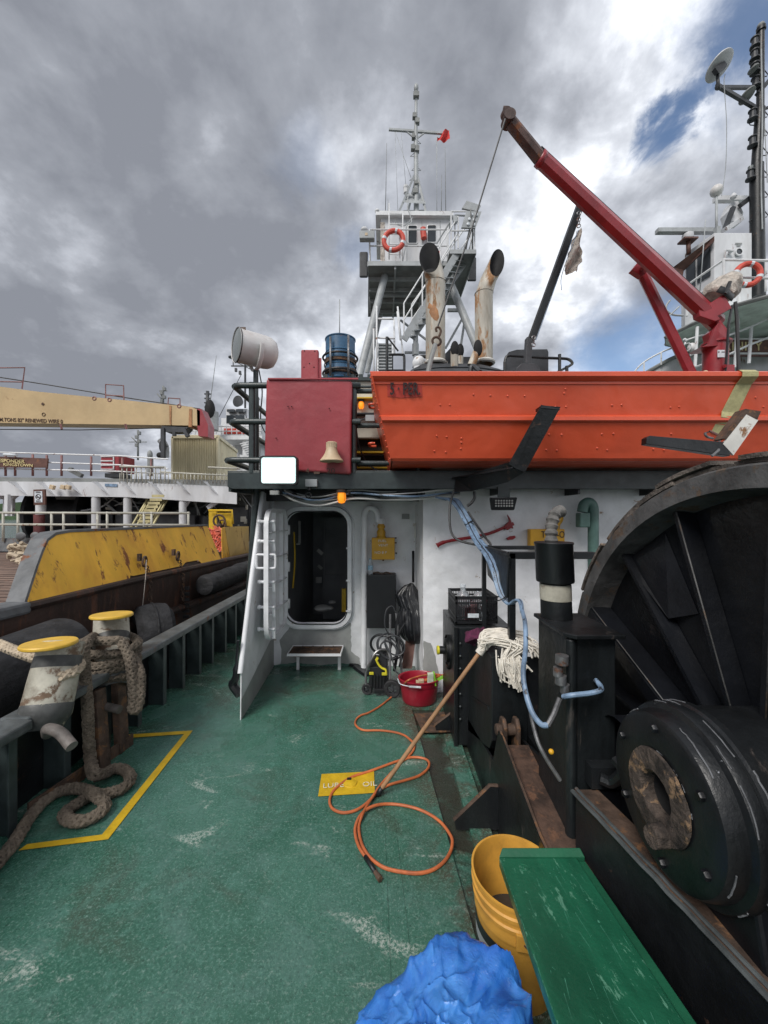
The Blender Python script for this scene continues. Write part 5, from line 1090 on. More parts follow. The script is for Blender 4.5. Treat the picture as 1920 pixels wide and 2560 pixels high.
# yellow bucket
bc_=V((.478,1.395,-.024)); bk=thing('yellow_bucket','dirty yellow plastic bucket of murky water under the end of the green plank','bucket',bc_)
hgt=.39; prof=[(0,.004),(.128,.0),(.132,.01),(.141,hgt-.13),(.146,hgt-.128),(.147,hgt-.118),(.144,hgt-.110),(.145,hgt-.085),(.152,hgt-.083),(.153,hgt-.072),(.147,hgt-.068),(.148,hgt-.048),(.156,hgt-.046),(.157,hgt-.034),(.151,hgt-.030),(.152,hgt-.012),(.157,hgt-.008),(.157,hgt),(.150,hgt),(.147,hgt-.01),(.128,.015),(0,.012)]
MB().lathe(prof,bc_,n=64).build('body','bucket_yellow',bk)
MB().lathe([(0,.17),(.136,.17)],bc_,n=48).build('dirty_water','glass_dark',bk)
m=MB(); n=18
for k in range(n): 
    a0=PI*.80+k/n*PI*.52; a1=PI*.80+(k+1)/n*PI*.52
    q=lambda a,z:bc_+V((math.cos(a)*(.1325+.009*(z/.26)+.0012),math.sin(a)*(.1325+.009*(z/.26)+.0012),z))
    m.add([q(a0,.05),q(a1,.05),q(a1,.235),q(a0,.235)],[(0,1,2,3)],True)
m.build('label','cable_black',bk)
m=MB()
for k in range(n): 
    a0=PI*.80+k/n*PI*.52; a1=PI*.80+(k+1)/n*PI*.52
    q=lambda a,z:bc_+V((math.cos(a)*(.1325+.009*(z/.26)+.0024),math.sin(a)*(.1325+.009*(z/.26)+.0024),z))
    m.add([q(a0,.165),q(a1,.165),q(a1,.20),q(a0,.20)],[(0,1,2,3)],True)
m.build('label_band','tower_grey',bk)
a=R(-100); e_=bc_+V((math.cos(a)*.15,math.sin(a)*.15,hgt-.10)); m=MB(); m.box(e_,(.045,.016,.055),rz=a+PI/2); m.build('ear','bucket_yellow',bk,bevel=.003)
MB().tube(cat([e_+V((0,-.01,.0)),e_+V((.01,-.025,-.0)),e_+V((.03,-.03,-.03)),e_+V((.04,.0,-.05))],4),.0025,6).build('bail_wire','rust',bk)
# green plank / bench
FL,FR,NL,NR=V((.413,1.378,.425)),V((.690,1.378,.425)),V((.337,.40,.668)),V((.614,.40,.668))
be=thing('green_bench','green painted wooden bench plank reaching over the yellow bucket','bench',(.5,.9,0))
dn=V((0,0,-.034)); m=MB(); m.hexa([FL+dn,FR+dn,FR,FL],[NL+dn,NR+dn,NR,NL]); m.build('seat','bench_green',be,bevel=.004)
dw=(FL-NL).normalized(); up_=V((1,0,0)).cross(dw).normalized(); up_=up_ if up_.z>0 else -up_
m=MB(); o1=V((.010,0,0)); m.hexa([FR+V((.002,0,-.034)),FR+V((.032,0,-.034)),FR+V((.032,0,-.012)),FR+V((.002,0,-.012))],[NR+V((.002,0,-.034)),NR+V((.032,0,-.034)),NR+V((.032,0,-.012)),NR+V((.002,0,-.012))]); m.build('side_batten','bench_shade',be,bevel=.003)
m=MB(); m.hexa([FL+V((0,.002,-.034)),FR+V((.032,.002,-.034)),FR+V((.032,.03,-.034)),FL+V((.02,.03,-.034))],[FL+V((.0,.002,.001)),FR+V((.032,.002,.001)),FR+V((.025,.024,.016)),FL+V((.018,.024,.016))]); m.build('end_batten','bench_shade',be,bevel=.003)
m=MB(); rq=random.Random(6); ex_=(FR-FL); ey_=(NL-FL)
for k in range(150):
    u_,v_=rq.uniform(.03,.97),rq.uniform(.02,.9); L_=rq.choice([rq.uniform(.004,.012),rq.uniform(.02,.09)]); w_=rq.uniform(.0004,.0011); an=rq.gauss(0,.10) if L_>.015 else rq.uniform(-1.5,1.5)
    p_=FL+ex_*u_+ey_*v_+up_*.0006; dl=(ey_.normalized()*math.cos(an)+ex_.normalized()*math.sin(an))*L_; sd_=ex_.normalized()*w_
    m.quad(p_-sd_,p_+sd_,p_+dl+sd_*.3,p_+dl-sd_*.3)
for k in range(60):
    v_=rq.uniform(0,.95); p_=FL+ey_*v_+up_*.0007+V((.001,0,0)); w_=rq.uniform(.001,.004); L_=rq.uniform(.004,.03); dl=ey_.normalized()*L_
    m.quad(p_,p_+V((w_,0,0)),p_+dl*.8+V((w_*.6,0,0)),p_+dl)
for k in range(22):
    p_=FL+ex_*rq.uniform(.1,.95)+ey_*rq.uniform(.05,.85)+up_*.0008; n_=rq.randint(5,8); r_c=rq.uniform(.0015,.005); m.add([p_+ex_.normalized()*math.cos(q*6.283/n_)*r_c*rq.uniform(.4,1)+ey_.normalized()*math.sin(q*6.283/n_)*r_c*2*rq.uniform(.4,1) for q in range(n_)],[tuple(range(n_))])
m.build('scratch_marks','scratch',be)
c=FL.lerp(FR,.26)+(NL-FL)*.055; m=MB(); m.torus(c+up_*.0,up_,.017,.0015,20,5); m.sphere(c,.004,8,m=5); m.build('screw_plug','bench_shade',be)
m=MB()
for dx in (.09,.19):
    m.beam(FL+V((dx,-.03,.0006)),NL+V((dx,.02,.0006)),.0012,.001)
m.build('board_groove','bench_shade',be)
for x in (.36,.58): MB().hexa([(x,.48,0),(x+.04,.48,0),(x+.04,.54,0),(x,.54,0)],[(x,.46,.61),(x+.04,.46,.61),(x+.04,.52,.595),(x,.52,.595)]).build('leg','bench_shade',be)
# hose
hp=[(1109,1686),(1085,1686),(1062,1688),(1040,1692)]
hpts=[P(1109,1688,3.45),P(1085,1686,3.4),P(1062,1688,3.33),P(1040,1693,3.26),P(1017,1703,3.22)]
deckp=[(1001,1722),(983,1739),(949,1766),(921,1782),(903,1788),(891,1798),(888,1810),(898,1821),(914,1826),(949,1826),(983,1830),(1008,1837),(1024,1848),(1036,1862),(1031,1880),(1012,1896),(981,1907),(930,1926),(883,1941),(852,1960),(832,1979),(824,2001),(830,2020),(852,2031),(880,2029),(905,2017),(927,1998),(949,1976),(974,1962),(1012,1951),(1046,1940),(1068,1923),(1073,1907),(1062,1897),(1037,1893),(1015,1897),(996,1912),(975,1936),(952,1962),(934,1988),(918,2013),(905,2039),(898,2060),(898,2082),(905,2111),(921,2139),(943,2159),(968,2172),(1006,2180),(1046,2183),(1081,2175),(1109,2155),(1126,2129),(1131,2104),(1125,2086),(1106,2060),(1081,2040),(1046,2023),(1006,2013),(968,2010),(937,2014),(912,2027),(896,2046),(888,2070),(890,2095),(899,2120),(914,2143)]
r_=.0078
for i,(x,y) in enumerate(deckp):
    z=r_+.001
    if i in (37,38,39,40,41): z+=.016
    if i in (60,61,62): z+=.014
    hpts.append(D(x,y,z))
ho=thing('air_hose','thin orange hose looped across the green deck from the red tub','hose',D(950,2000))
MB().tube(cat(hpts,6),r_,9).build('hose','hose_orange',ho)
e0,e1,e2=D(913,2142,.01),D(938,2180,.012),D(951,2199,.014)
MB().tube([e0,e1],.0105,10).build('hose_end','plain_black',ho); MB().tube([e1,e1.lerp(e2,.4),e1.lerp(e2,.45),e2],[.010,.010,.0125,.0125],10).build('coupling','rust_dark',ho)
# ================= OWN SHIP, UPPER PARTS =================
uh=thing('upper_deckhouse','cream upper deckhouse block behind the orange boat, carrying the stacks','deckhouse',(1.5,9,UZ))
MB().bb(-1.1,5.2,7,15.6,UZ,4.1).build('wall','cream_house',uh)
m=MB(); m.bb(-1.16,5.26,6.94,15.7,4.1,4.16)
for k in range(9): m.bb(-1.1+k*.16,-1.02+k*.16,6.94,6.97,4.16,4.21)
m.build('roof','rail_green',uh)
cs_=thing('engine_casing','dark rounded engine casing at the foot of the two exhaust stacks','casing',(1.6,9,4.16))
c0=P(1019,935,8.3); c1=P(1272,935,8.3)
m=MB(); m.add([(c0.x,8.3,4.1),(c1.x,8.3,4.1),(c1.x,10.4,4.1),(c0.x,10.4,4.1),(c0.x+.05,8.4,4.85),(c1.x-.05,8.4,4.85),(c1.x-.05,10.3,4.85),(c0.x+.05,10.3,4.85),(c0.x+.35,8.7,5.10),(c1.x-.5,8.7,5.10),(c1.x-.5,10.2,5.10),(c0.x+.35,10.2,5.10)],[(0,1,5,4),(1,2,6,5),(2,3,7,6),(3,0,4,7),(4,5,9,8),(5,6,10,9),(6,7,11,10),(7,4,8,11),(8,9,10,11)]); m.build('body','casing',cs_,bevel=.06,seg=3)
m=MB(); m.tube([P(1035,925,8.25),P(1100,918,8.3),P(1190,918,8.3),P(1262,928,8.3)],.02,6); m.tube(cat([P(1176,932,8.2),P(1178,918,8.2),P(1185,916,8.2),P(1200,930,8.0)],4),.05,8); m.build('pipe','casing',cs_)
def stack(px,pyb,pyk,mouth,lab,w=.235,ell=None):
    Y=9.0; b=P(px,pyb,Y); k=P(px,pyk,Y); t=thing('exhaust_stack',lab,'exhaust stack',b,'tall exhaust stacks with scarfed mouths')
    mc,sx,sz,tilt,nrm=mouth; mc=P(mc[0],mc[1],Y-.1)
    n=28; rings=[]
    for z_,r in ((b.z,w),(k.z,w)): rings.append([V((b.x+math.cos(2*PI*i/n)*r,Y+math.sin(2*PI*i/n)*r,z_)) for i in range(n)])
    def mr(s):
        out=[]; nn=V(nrm).normalized(); ux=nn.cross(V((0,0,1))).normalized()*-1; uz=V((0,0,1)); uz=(uz-nn*uz.dot(nn)*.5).normalized()
        for i in range(n):
            a=2*PI*i/n; # parameter: i=0 -> +x, goes through +y -> top rear
            X=math.cos(a)*sx*s; Z=math.sin(a)*sz*s
            x=X*math.cos(tilt)+Z*math.sin(tilt); z=-X*math.sin(tilt)+Z*math.cos(tilt)
            out.append(mc+V((x,abs(0)+ (Z/sz)*.16*1.0,z)))
        return out
    M1=mr(1.0)
    mid=[rings[1][i].lerp(M1[i],.45)+V(((mc.x-b.x)*-.12,0,.0)) for i in range(n)]
    L_=rings+[mid,M1]; m=MB()
    for A_,B_ in zip(L_,L_[1:]): m.ring(A_,B_,True)
    m.build('pipe','stack_cream',t)
    m=MB(); M2=[p+V((0,-.004,0)) for p in mr(.985)]; cm=sum(mid,V())/n; M3=[cm+(p-cm)*.85 for p in mid]
    m.ring(M1,M2); m.ring(M2,M3,True); m.add(M3,[tuple(range(n))]); m.build('sooty_mouth','soot',t)
    m=MB(); m.lathe([(w+.005,.0),(w+.05,.02),(w+.06,.05),(w+.02,.09),(w+.003,.10)],b,n=28); m.build('collar','white_rust',t)
    m=MB(); m.lathe([(w+.002,0),(w+.012,.006),(w+.002,.014)],k,n=28); m.build('weld_seam','stack_cream',t)
    return t,b,k
t,b,k=stack(1088.5,914,708,((1074,643),.24,.46,.06,(0,-1,0)),'left rusty cream exhaust stack with black mouth facing the deck',w=.228)
m=MB(); pts=[(612,1632),(640,1650),(662,1690),(668,1730),(655,1752),(640,1745),(622,1720),(612,1690),(618,1668),(604,1660)]
pts=[(636+(x-636)*1.25,1690+(y-1690)*1.2) for x,y in pts]; q=[P(860+x/2.837,180+y/2.837,8.76) for x,y in pts]; 
def oncyl(p): 
    dx=p.x-b.x; dx=max(-.226,min(.226,dx)); return V((b.x+dx,9-math.sqrt(.2285**2-dx*dx)-.004,p.z+ (p.y-p.y)))
cen=sum(q,V())/len(q); rows=[[oncyl(cen.lerp(p,s)) for p in q] for s in (.02,.35,.7,1)]
for A_,B_ in zip(rows,rows[1:]): m.ring(A_,B_)
m.build('flaked_patch','stack_rust',t)
stack(1209.5,912,735,((1243,656),.165,.43,.22,(.5,-1,0)),'right cream exhaust stack bending right, black mouth turned away',w=.205)
for i,(px,py,Y,r,h,lab) in enumerate(((1136,918,8.6,.085,.36,'left small white vent pipe between the two tall stacks'),(1150,916,9.4,.08,.34,'rear small vent pipe between the two tall stacks'),(1178,914,8.6,.09,.34,'right small white vent pipe leaning beside the right tall stack'))):
    b=P(px,py,Y); top=b+V(((.0,.0,.14)[i],-.0,h)); t=thing('vent_pipe',lab,'vent pipe',b,'small vents between the stacks')
    MB().tube([b,b.lerp(top,.5),top],[r,r,r*1.02],14).build('pipe','stack_cream',t); m=MB(); m.sphere(top+V((0,-.05,.03)),r*1.1,14,1,.55,1.9); m.build('mouth','soot',t)
solo(MB().prism([P(1112,912,10),P(1112,885,10),P(1128,868,10),P(1137,866,10),P(1137,912,10)],(0,.05,0)).prism([P(1150,912,10.),P(1150,892,10),P(1178,892,10),P(1178,912,10)],(0,.05,0)).cyl(P(1131,912,9.8),P(1131,866,9.8),.05,n=12),'dark_screens','casing','dark plates and post standing between the two tall stacks','screen')
solo(MB().sphere(P(1047,908,9.4),.16,18,1,1,1.1).cyl(P(1047,925,9.4),P(1047,908,9.4),.13,n=18),'mushroom_vent','white','small white domed vent left of the left tall stack','vent')
m=MB(); m.tube(cat([P(1036,920,9.5),P(1042,897,9.5),P(1058,891,9.5),P(1072,896,9.5),P(1080,915,9.5)],4),.05,8); solo(m,'dark_arch_pipe','casing','dark arched pipe behind the small domed vent','pipe')
# blue drum in rack
bd=thing('blue_drum','blue steel drum lashed in a pipe rack behind the red cabinet','drum',V(((851-960)/F*7.2,7.2,4.16)))
b=V(((851-960)/F*7.2,7.2,4.16)); zt=P(851,850,7.2).z; hh=zt-b.z; R0=.275
MB().lathe([(0,0),(R0,0),(R0+.012,.015),(R0,.03),(R0,hh*.33),(R0+.012,hh*.34),(R0,hh*.36),(R0,hh*.64),(R0+.012,hh*.66),(R0,hh*.68),(R0,hh-.03),(R0+.012,hh-.015),(R0+.012,hh),(R0-.01,hh),(R0-.02,hh-.03),(0,hh-.03)],b,n=40).build('body','drum_blue',bd)
rk=thing('drum_rack','worn pipe rack and lashing straps round the blue drum','rack',b)
for px,py in ((826,842),(871,838)):
    a=P(px,py,6.88); MB().tube([a,V((a.x,a.y,4.16))],.02,8).build('upright','steel',rk)
m=MB()
for py in (881,922): z_=P(850,py,6.9).z; m.torus((b.x,b.y-.02,z_),(0,0,1),R0+.045,.02,40,8); 
m.build('hoop','black',rk)
m=MB()
for py,dz in ((888,.03),(900,-.04),(912,.05),(925,0)): z_=P(850,py,6.9).z; m.tube([V((b.x+math.cos(a)*(R0+.02),b.y+math.sin(a)*(R0+.02),z_+math.sin(a*1.0)*dz)) for a in [2*PI*k/30 for k in range(30)]],.022,6,closed=True,sx=.5)
m.build('strap','rust_dark',rk)
solo(MB().cyl(P(849,850,9),P(849,748,9),.012,n=6),'whip_antenna','tower_grey','thin whip antenna rising behind the blue drum','antenna')
# ---- lookout tower
tw=thing('lookout_tower','grey steel lookout tower with a white control cabin on a high platform','tower',(1.0,12.5,4.16))
PZ=9.57
def T(x,y,Y): return P(860+x/2.837,180+y/2.837,Y)
pl=MB(); A_=[V((-.49,12,PZ)),V((2.05,12,PZ)),V((2.05,15.1,PZ)),V((-.63,15.1,PZ))]; pl.prism([p+V((0,0,-.10)) for p in A_],(0,0,.10))
pl.prism([V((1.95,11.45,PZ-.08)),V((2.72,11.45,PZ-.08)),V((2.72,14.3,PZ-.08)),V((1.95,14.3,PZ-.08))],(0,0,.07))
pl.build('platform','under_grey',tw)
m=MB()
for y_ in (12.6,13.2,13.9,14.6): m.bb(-.5,2.05,y_-.03,y_+.03,PZ-.22,PZ-.10)
for x_ in (.35,1.3): m.bb(x_-.03,x_+.03,12.02,15,PZ-.20,PZ-.101)
m.build('beam','tower_grey',tw)
m=MB(); m.bb(-.49,2.05,11.97,12,PZ-.12,PZ+.02); m.bb(1.95,2.74,11.42,11.45,PZ-.12,PZ+.0); m.bb(-.52,-.49,12,15.1,PZ-.12,PZ+.02); m.bb(2.72,2.75,11.45,14.3,PZ-.12,PZ); m.build('edge','tower_grey',tw)
legs=[((962,690),12.5,(893,960),11.6),((1119,692),12.5,(1208,905),11.6),((955,766),14.8,(925,900),15.2)]
for (a,Ya,b,Yb) in legs: MB().cyl(P(a[0],a[1],Ya),P(b[0],b[1],Yb)+ (P(b[0],b[1],Yb)-P(a[0],a[1],Ya))*.25,.118 if Ya<14 else .1,n=16).build('leg','tower_grey',tw)
m=MB()
for a,b,Y,w in (((400,1760),(585,1900),13.5,.06),((735,1690),(840,1690),12.8,.09),((720,1960),(850,1730),12.6,.07),((820,2000),(858,1750),12.6,.07),((430,1990),(600,1990),14,.07),((245,1582),(600,1582),13.4,.1),((715,1590),(790,1590),13.4,.09)):
    MB().beam(T(*a,Y),T(*b,Y),w,w).build('brace','tower_grey',tw)
m=MB(); m.cyl(T(507,1740,13.6),T(510,2120,13.6),.09,n=14); m.cyl(T(507,1930,13.6),T(507,2010,13.6),.12,n=14); m.build('trunk_pipe','tower_grey',tw)
m=MB(); m.prism([V((-.4,12.7,PZ)),V((-.4,12.7,PZ-1.3)),V((.5,13.6,PZ-1.9)),V((1.9,12.8,PZ-1.5)),V((1.95,12.6,PZ-.1))],(0,.001,0))
# stairs to platform
s0,s1=T(425,1900,11.0),T(810,1275,11.5); s0b,s1b=T(480,1890,11.9),T(900,1285,12.0)
def stair(parent,a,b,a2,b2,n,mt='tower_grey'):
    m=MB(); m.beam(a,b,.03,.20); m.beam(a2,b2,.03,.20); m.build('stringer',mt,parent)
    m=MB()
    for k in range(n):
        t=(k+.5)/n; p,q=a.lerp(b,t),a2.lerp(b2,t); m.hexa([p+V((-.1,0,0)),p+V((.1,0,0)),q+V((.1,0,0)),q+V((-.1,0,0))],[p+V((-.1,0,.02)),p+V((.1,0,.02)),q+V((.1,0,.02)),q+V((-.1,0,.02))])
    m.build('treads',mt,parent)
stair(tw,s0,s1,s0b,s1b,15)
m=MB(); up=V((0,0,1))
def rail3(m,pts,h,r=.022,n=2,posts=True,base=True):
    for j in range(n): m.tube([p+up*(h*(j+1)/n) for p in pts],r,6)
    if posts:
        for p in pts: m.cyl(p,p+up*h,r,n=6)
rail3(m,[s0+V((0,0,.1)),s0.lerp(s1,.33)+V((0,0,.1)),s0.lerp(s1,.66)+V((0,0,.1)),s1+V((0,0,.1))],.95)
rail3(m,[s0b+V((0,0,.1)),s0b.lerp(s1b,.5)+V((0,0,.1)),s1b+V((0,0,.1))],.95)
m.build('stair_rail','rail_white',tw)
m=MB(); rail3(m,[V((-.45,12,PZ)),V((.5,12,PZ)),V((1.98,12,PZ))],1.02); rail3(m,[V((-.45,12,PZ)),V((-.48,13.5,PZ)),V((-.5,15,PZ))],1.02); rail3(m,[V((2.0,11.45,PZ)),V((2.7,11.45,PZ)),V((2.72,12.8,PZ)),V((2.7,14.2,PZ))],1.15)
m.build('guard_rail','rail_white',tw)
m=MB(); m.tube(cat([T(785,1018,11.5),T(800,1016,11.5)],2)+[T(860,1020,11.5)],.025,6); m.tube([T(780,1020,11.5),T(655,1220,11.8)],.022,6); m.box(T(788,1048,11.5),(.12,.1,.17)); m.sphere(T(788,1068,11.5),.06); m.cyl(T(787,1075,11.5),T(785,1265,11.5),.022,n=6); m.build('lamp_post','tower_grey',tw)
# cabin
cx0,cx1=-.10,2.2; cz1=11.72
cab=MB().bb(cx0,cx1,13,15,PZ,cz1).build('cabin','ship_white',tw)
MB().prism([(cx0-.18,12.85,cz1),(cx1+.12,12.85,cz1-.02),(cx1+.12,15.1,cz1-.02),(cx0-.18,15.1,cz1)],(0,0,.14)).sphere((cx0-.12,12.9,cz1+.16),.09,12,1,1,.6).build('roof','rail_white',cab)
for x0_,x1_,y0_,y1_ in ((450,522,1088,1222),(587,657,1085,1215)):
    a,b=T(x0_,y1_,13),T(x1_,y0_,13); lo=rr(a.x,b.x,a.z,b.z,.05,12.985,4); li=rr(a.x+.03,b.x-.03,a.z+.03,b.z-.03,.04,12.97,4)
    w_=MB().prism(lo,(0,.01,0)).build('window','glass_dark',cab); MB().ring(lo,li).build('frame','rail_white',w_)
m=MB(); 
for x in (445,552,682): a=T(x,1050,12.99); m.bb(a.x-.01,a.x+.01,12.98,13,PZ,cz1-.1)
m.build('door_seam','tower_grey',cab)
MB().bb(cx0-.02,cx0+.12,12.98,13.0,PZ,cz1-.15).build('corner_post','cloth',cab)
m=MB(); m.tube(cat([T(560,1110,12.9),T(567,1180,12.9)],2),.10,12); m.sphere(T(566,1145,12.9),.0); m.build('fire_extinguisher','ring_red',cab); MB().box(T(672,1285,12.9),(.1,.06,.12)).build('red_box','ring_red',cab)
m=MB(); m.cyl(T(320,930,12.6),T(320,1330,12.6),.02,n=6); m.cyl(T(417,1005,12.6),T(417,1340,12.6),.02,n=6)
for k in range(6): m.cyl(T(320,1005+k*72,12.6),T(417,1008+k*72,12.6),.016,n=6)
m.build('ladder','rail_white',tw)
m=MB(); m.tube(cat([T(455,870,12.7),T(450,960,12.7),T(480,1060,12.7),T(440,1100,12.7),T(440,1200,12.7),T(420,1330,12.7)],5),.016,5); m.tube(cat([T(360,1050,12.7),T(375,1080,12.7),T(430,1090,12.7),T(490,1030,12.7)],5),.014,5); m.build('cable','tower_grey',tw)
# mast
ms=thing('signal_mast','grey signal mast with yard and stacked lamps above the lookout cabin','mast',(1.1,13.8,cz1+.14)); MY=13.8
m=MB(); m.cyl(T(514,1000,MY),T(512,730,MY),.10,.085,n=14); m.cyl(T(512,730,MY),T(510,430,MY),.085,.075,n=14); m.cyl(T(510,430,MY),T(512,150,MY),.065,.05,n=12); m.sphere(T(512,112,MY),.085,12,1,1,1.8); m.build('pole','tower_grey',ms)
m=MB(); 
for a,b in (((385,1005),(498,735)),((590,1030),(522,740))): m.beam(T(*a,MY-.2),T(*b,MY),.07,.07)
m.beam(T(450,1000,MY+.9),T(515,740,MY+.05),.07,.07); m.beam(T(420,990,MY),T(575,985,MY),.05,.05); m.beam(T(480,860,MY-.1),T(510,860,MY),.05,.05); m.build('tripod','tower_grey',ms)
m=MB(); m.prism([T(418,925,MY-.2),T(580,935,MY-.2),T(545,868,MY+.4),T(442,868,MY+.4)],(0,0,.05)); m.build('shelf','tower_grey',ms)
m=MB(); m.cyl(T(440,860,MY),T(440,820,MY),.09,n=10); m.sphere(T(440,820,MY),.1); m.build('radome','ship_white',ms)
MB().beam(T(318,408,MY),T(700,435,MY),.07,.07).beam(T(440,418,MY),T(500,470,MY),.04,.04).beam(T(580,425,MY),T(520,470,MY),.04,.04).build('yard','tower_grey',ms)
for x,y,w,h in ((512,165,40,30),(500,315,28,28),(520,352,30,30),(490,540,30,30),(518,550,30,35),(492,460,22,30),(505,850,36,30),(512,790,24,24)):
    c=T(x,y,MY-.05); s=MY/F/2.837; MB().box(c,(w*s,.15,h*s)).cyl(c+V((0,0,h*s*.5)),c+V((0,0,h*s*.5+.05)),w*s*.3,n=10).build('lamp','under_grey',ms)
m=MB()
for x,y,s in ((545,500,1),(470,590,-1),(545,690,1),(465,760,-1),(480,690,-1)):
    m.tube([T(512,y-25,MY),T(x,y+8,MY),T(512,y+10,MY)],.012,5)
m.build('step_loop','tower_grey',ms)
m=MB()
for a,b in (((362,425),(382,1000)),((365,425),(475,750)),((405,420),(440,820)),((655,455),(660,1040)),((660,460),(657,1045)),((170,1340),(185,1720))): m.cyl(T(*a,MY),T(*b,MY-.3),.008,n=5)
m.build('halyard','tower_grey',ms)
fm=MB(); nu,nv=12,8; vs=[]
for j in range(nv+1):
    for i in range(nu+1):
        s,t=i/nu,j/nv; x=660+s*88; y=475-s*30+(t-.5)*(35+55*s)+6*math.sin(s*6); vs.append(T(x,y,MY)+V((0,.08*math.sin(s*8+t*3),0)))
fm.add(vs,[(j*(nu+1)+i,j*(nu+1)+i+1,(j+1)*(nu+1)+i+1,(j+1)*(nu+1)+i) for j in range(nv) for i in range(nu)],True)
solo(fm,'flag','flag','small red ensign flying from the yard of the grey signal mast','flag')
for x0_,y0_,x1_,y1_,lab in ((303,505,294,1005,'long whip antenna left of the lookout cabin roof'),(717,530,722,1032,'tallest whip antenna right of the lookout cabin roof'),(693,730,690,1030,'shorter whip antenna between halyard and tallest right antenna'),(312,898,312,1010,'short stub antenna at the left end of the lookout cabin roof')):
    solo(MB().cyl(T(x1_,y1_,13.3),T(x0_,y0_,13.3),.014,.007,n=6),'whip_antenna','under_grey',lab,'antenna','whip antennas on the lookout tower')
def lifering(c,R0,ax,lab,mt='ring_red'):
    t=thing('life_ring',lab,'life ring',c); MB().torus(c,ax,R0*.8,R0*.2,36,10).build('ring','ring_red',t)
    a_=V(ax).normalized(); u=a_.orthogonal().normalized(); w=a_.cross(u)
    for k in range(4):
        q=PI/4+k*PI/2+.3; m=MB(); m.tube([c+(u*math.cos(b_)+w*math.sin(b_))*R0*.8 for b_ in (q-.12,q,q+.12)],R0*.212,10); m.build('white_band','label_white',t)
    return t
lifering(T(352,1195,11.9),.375,(0.1,1,0),'red and white life ring on the lookout tower guard rail')
c=T(164,1167,11.8); t=thing('tower_floodlight','grey floodlight with white dome at the left of the lookout platform','floodlight',c); MB().box(c,(.46,.2,.24)).build('housing','tower_grey',t,bevel=.02); MB().sphere(T(145,1122,11.9),.12,14,1,1,.7).build('dome','ship_white',t); MB().box(c+V((-.02,-.105,.0)),(.08,.01,.08)).build('badge','horn_cream',t)
for (x,y,w,h,lab) in ((140,1368,.27,.82,'black panel hung at the left edge of the lookout platform'),(906,1400,.30,.80,'black panel hung at the right edge of the lookout platform')):
    c=T(x,y,12.3 if x<500 else 12.9); MB().box(c,(w,.08,h)).build('side_panel','casing',tw,bevel=.05)
for pts,lab in (([(870,912),(972,946),(948,988),(837,965)],'upper pale floodlight plate at the right of the lookout platform'),([(868,985),(976,990),(932,1106),(833,1102)],'lower perforated floodlight plate at the right of the lookout platform')):
    t=thing('floodlight_plate',lab,'floodlight',T(*pts[0],11.2)); MB().prism([T(x,y,11.2) for x,y in pts],(0,.06,0)).build('plate','tower_grey',t)
    if 'lower' in lab:
        m=MB()
        for x,y in ((905,1010),(940,1012),(890,1042),(925,1048),(880,1078),(920,1082)): m.sphere(T(x,y,11.18),.045,10,1,.4,1)
        m.build('lamps','label_white',t)
    else: MB().cyl(T(898,970,11.1),T(905,1100,11.3),.02,n=6).cyl(T(905,1030,11.3),T(865,1260,11.5),.022,n=6).cyl(T(912,1060,11.3),T(912,1270,11.5),.022,n=6).build('bracket','under_grey',t)
# lower stair and rails left of stacks
ls=thing('deck_stair','grey stair with white rails rising at the foot of the lookout tower','stair',T(290,2120,10.5))
m=MB()
for k in range(9):
    y=1935+k*22; m.box(T(290,y,10.8-k*.08),(.38,.12,.035))
m.build('treads','tower_grey',ls)
m=MB(); m.beam(T(240,1930,10.8),T(240,2150,10.1),.03,.12); m.beam(T(345,1930,10.8),T(345,2150,10.1),.03,.12); m.build('stringer','rail_white',ls)
m=MB(); 
for a,b in (((232,1660),(232,2150)),((380,1665),(435,2150)),((378,1700),(400,1900)),((355,1750),(358,2000)),((210,1820),(212,2150)),((240,1885),(360,1890)),((235,1750),(350,1752))): m.cyl(T(*a,10.6),T(*b,10.3),.025,n=6)
m.build('handrail','rail_white',ls)
m=MB(); m.tube(cat([T(305,2150,9),T(305,1880,9)],2),.035,8); m.tube([T(308,1880,9),T(385,1980,9.1)],.02,6); m.tube(cat([T(320,2005,8.9),T(410,2005,8.9),T(427,2020,8.9),T(427,2130,8.9)],3),.03,8); m.tube([T(345,2005,8.9),T(345,2110,8.9)],.015,6); m.tube([T(300,2115,8.9),T(427,2115,8.9)],.02,6); m.build('dark_rail','black',ls)

# ================= LEFT NEIGHBOUR SHIP =================
ns=thing('neighbour_ship','large workboat moored alongside on the left with brown hull and raised after deck','ship',(-6,8,-1.85))
def hx(Y,z=0): return -3.48+(Y-3.71)*.105
NZ=.72
m=MB(); yy=[-3,0,3.7,8.4,14,30]
for a,b in zip(yy,yy[1:]): m.hexa([(hx(a)-6 if 0 else hx(a)-.05,a,-2),(hx(b)-.05,b,-2),(hx(b)-.3,b,-2),(hx(a)-.3,a,-2)],[(hx(a),a,.78),(hx(b),b,.78),(hx(b)-.3,b,.78),(hx(a)-.3,a,.78)])
m.build('hull','hull_brown',ns)
struct(MB().add([(-30,-3,NZ),(hx(-3)-.2,-3,NZ),(hx(13)-.2,13,NZ),(-30,13,NZ)],[(0,1,2,3)]),'neighbour_deck','plank_deck')
m=MB(); 
for k in range(-30,80): y=k*.19; m.bb(-14,hx(y)-.25,y,y+.012,NZ,NZ+.006)
tag(m.build('deck_planking','hull_brown'),kind='structure')
# yellow bulwark
def bpt(px,pyt,pyb,Yb):  # bottom & top of inclined bulwark
    return None
def bline(Y,top): return V((hx(Y)-(.28 if top else .0),Y,1.43 if top else .78))
yb=MB(); B0_,B1_=3.72,7.35
poly=[V((hx(B0_),B0_,.78))]
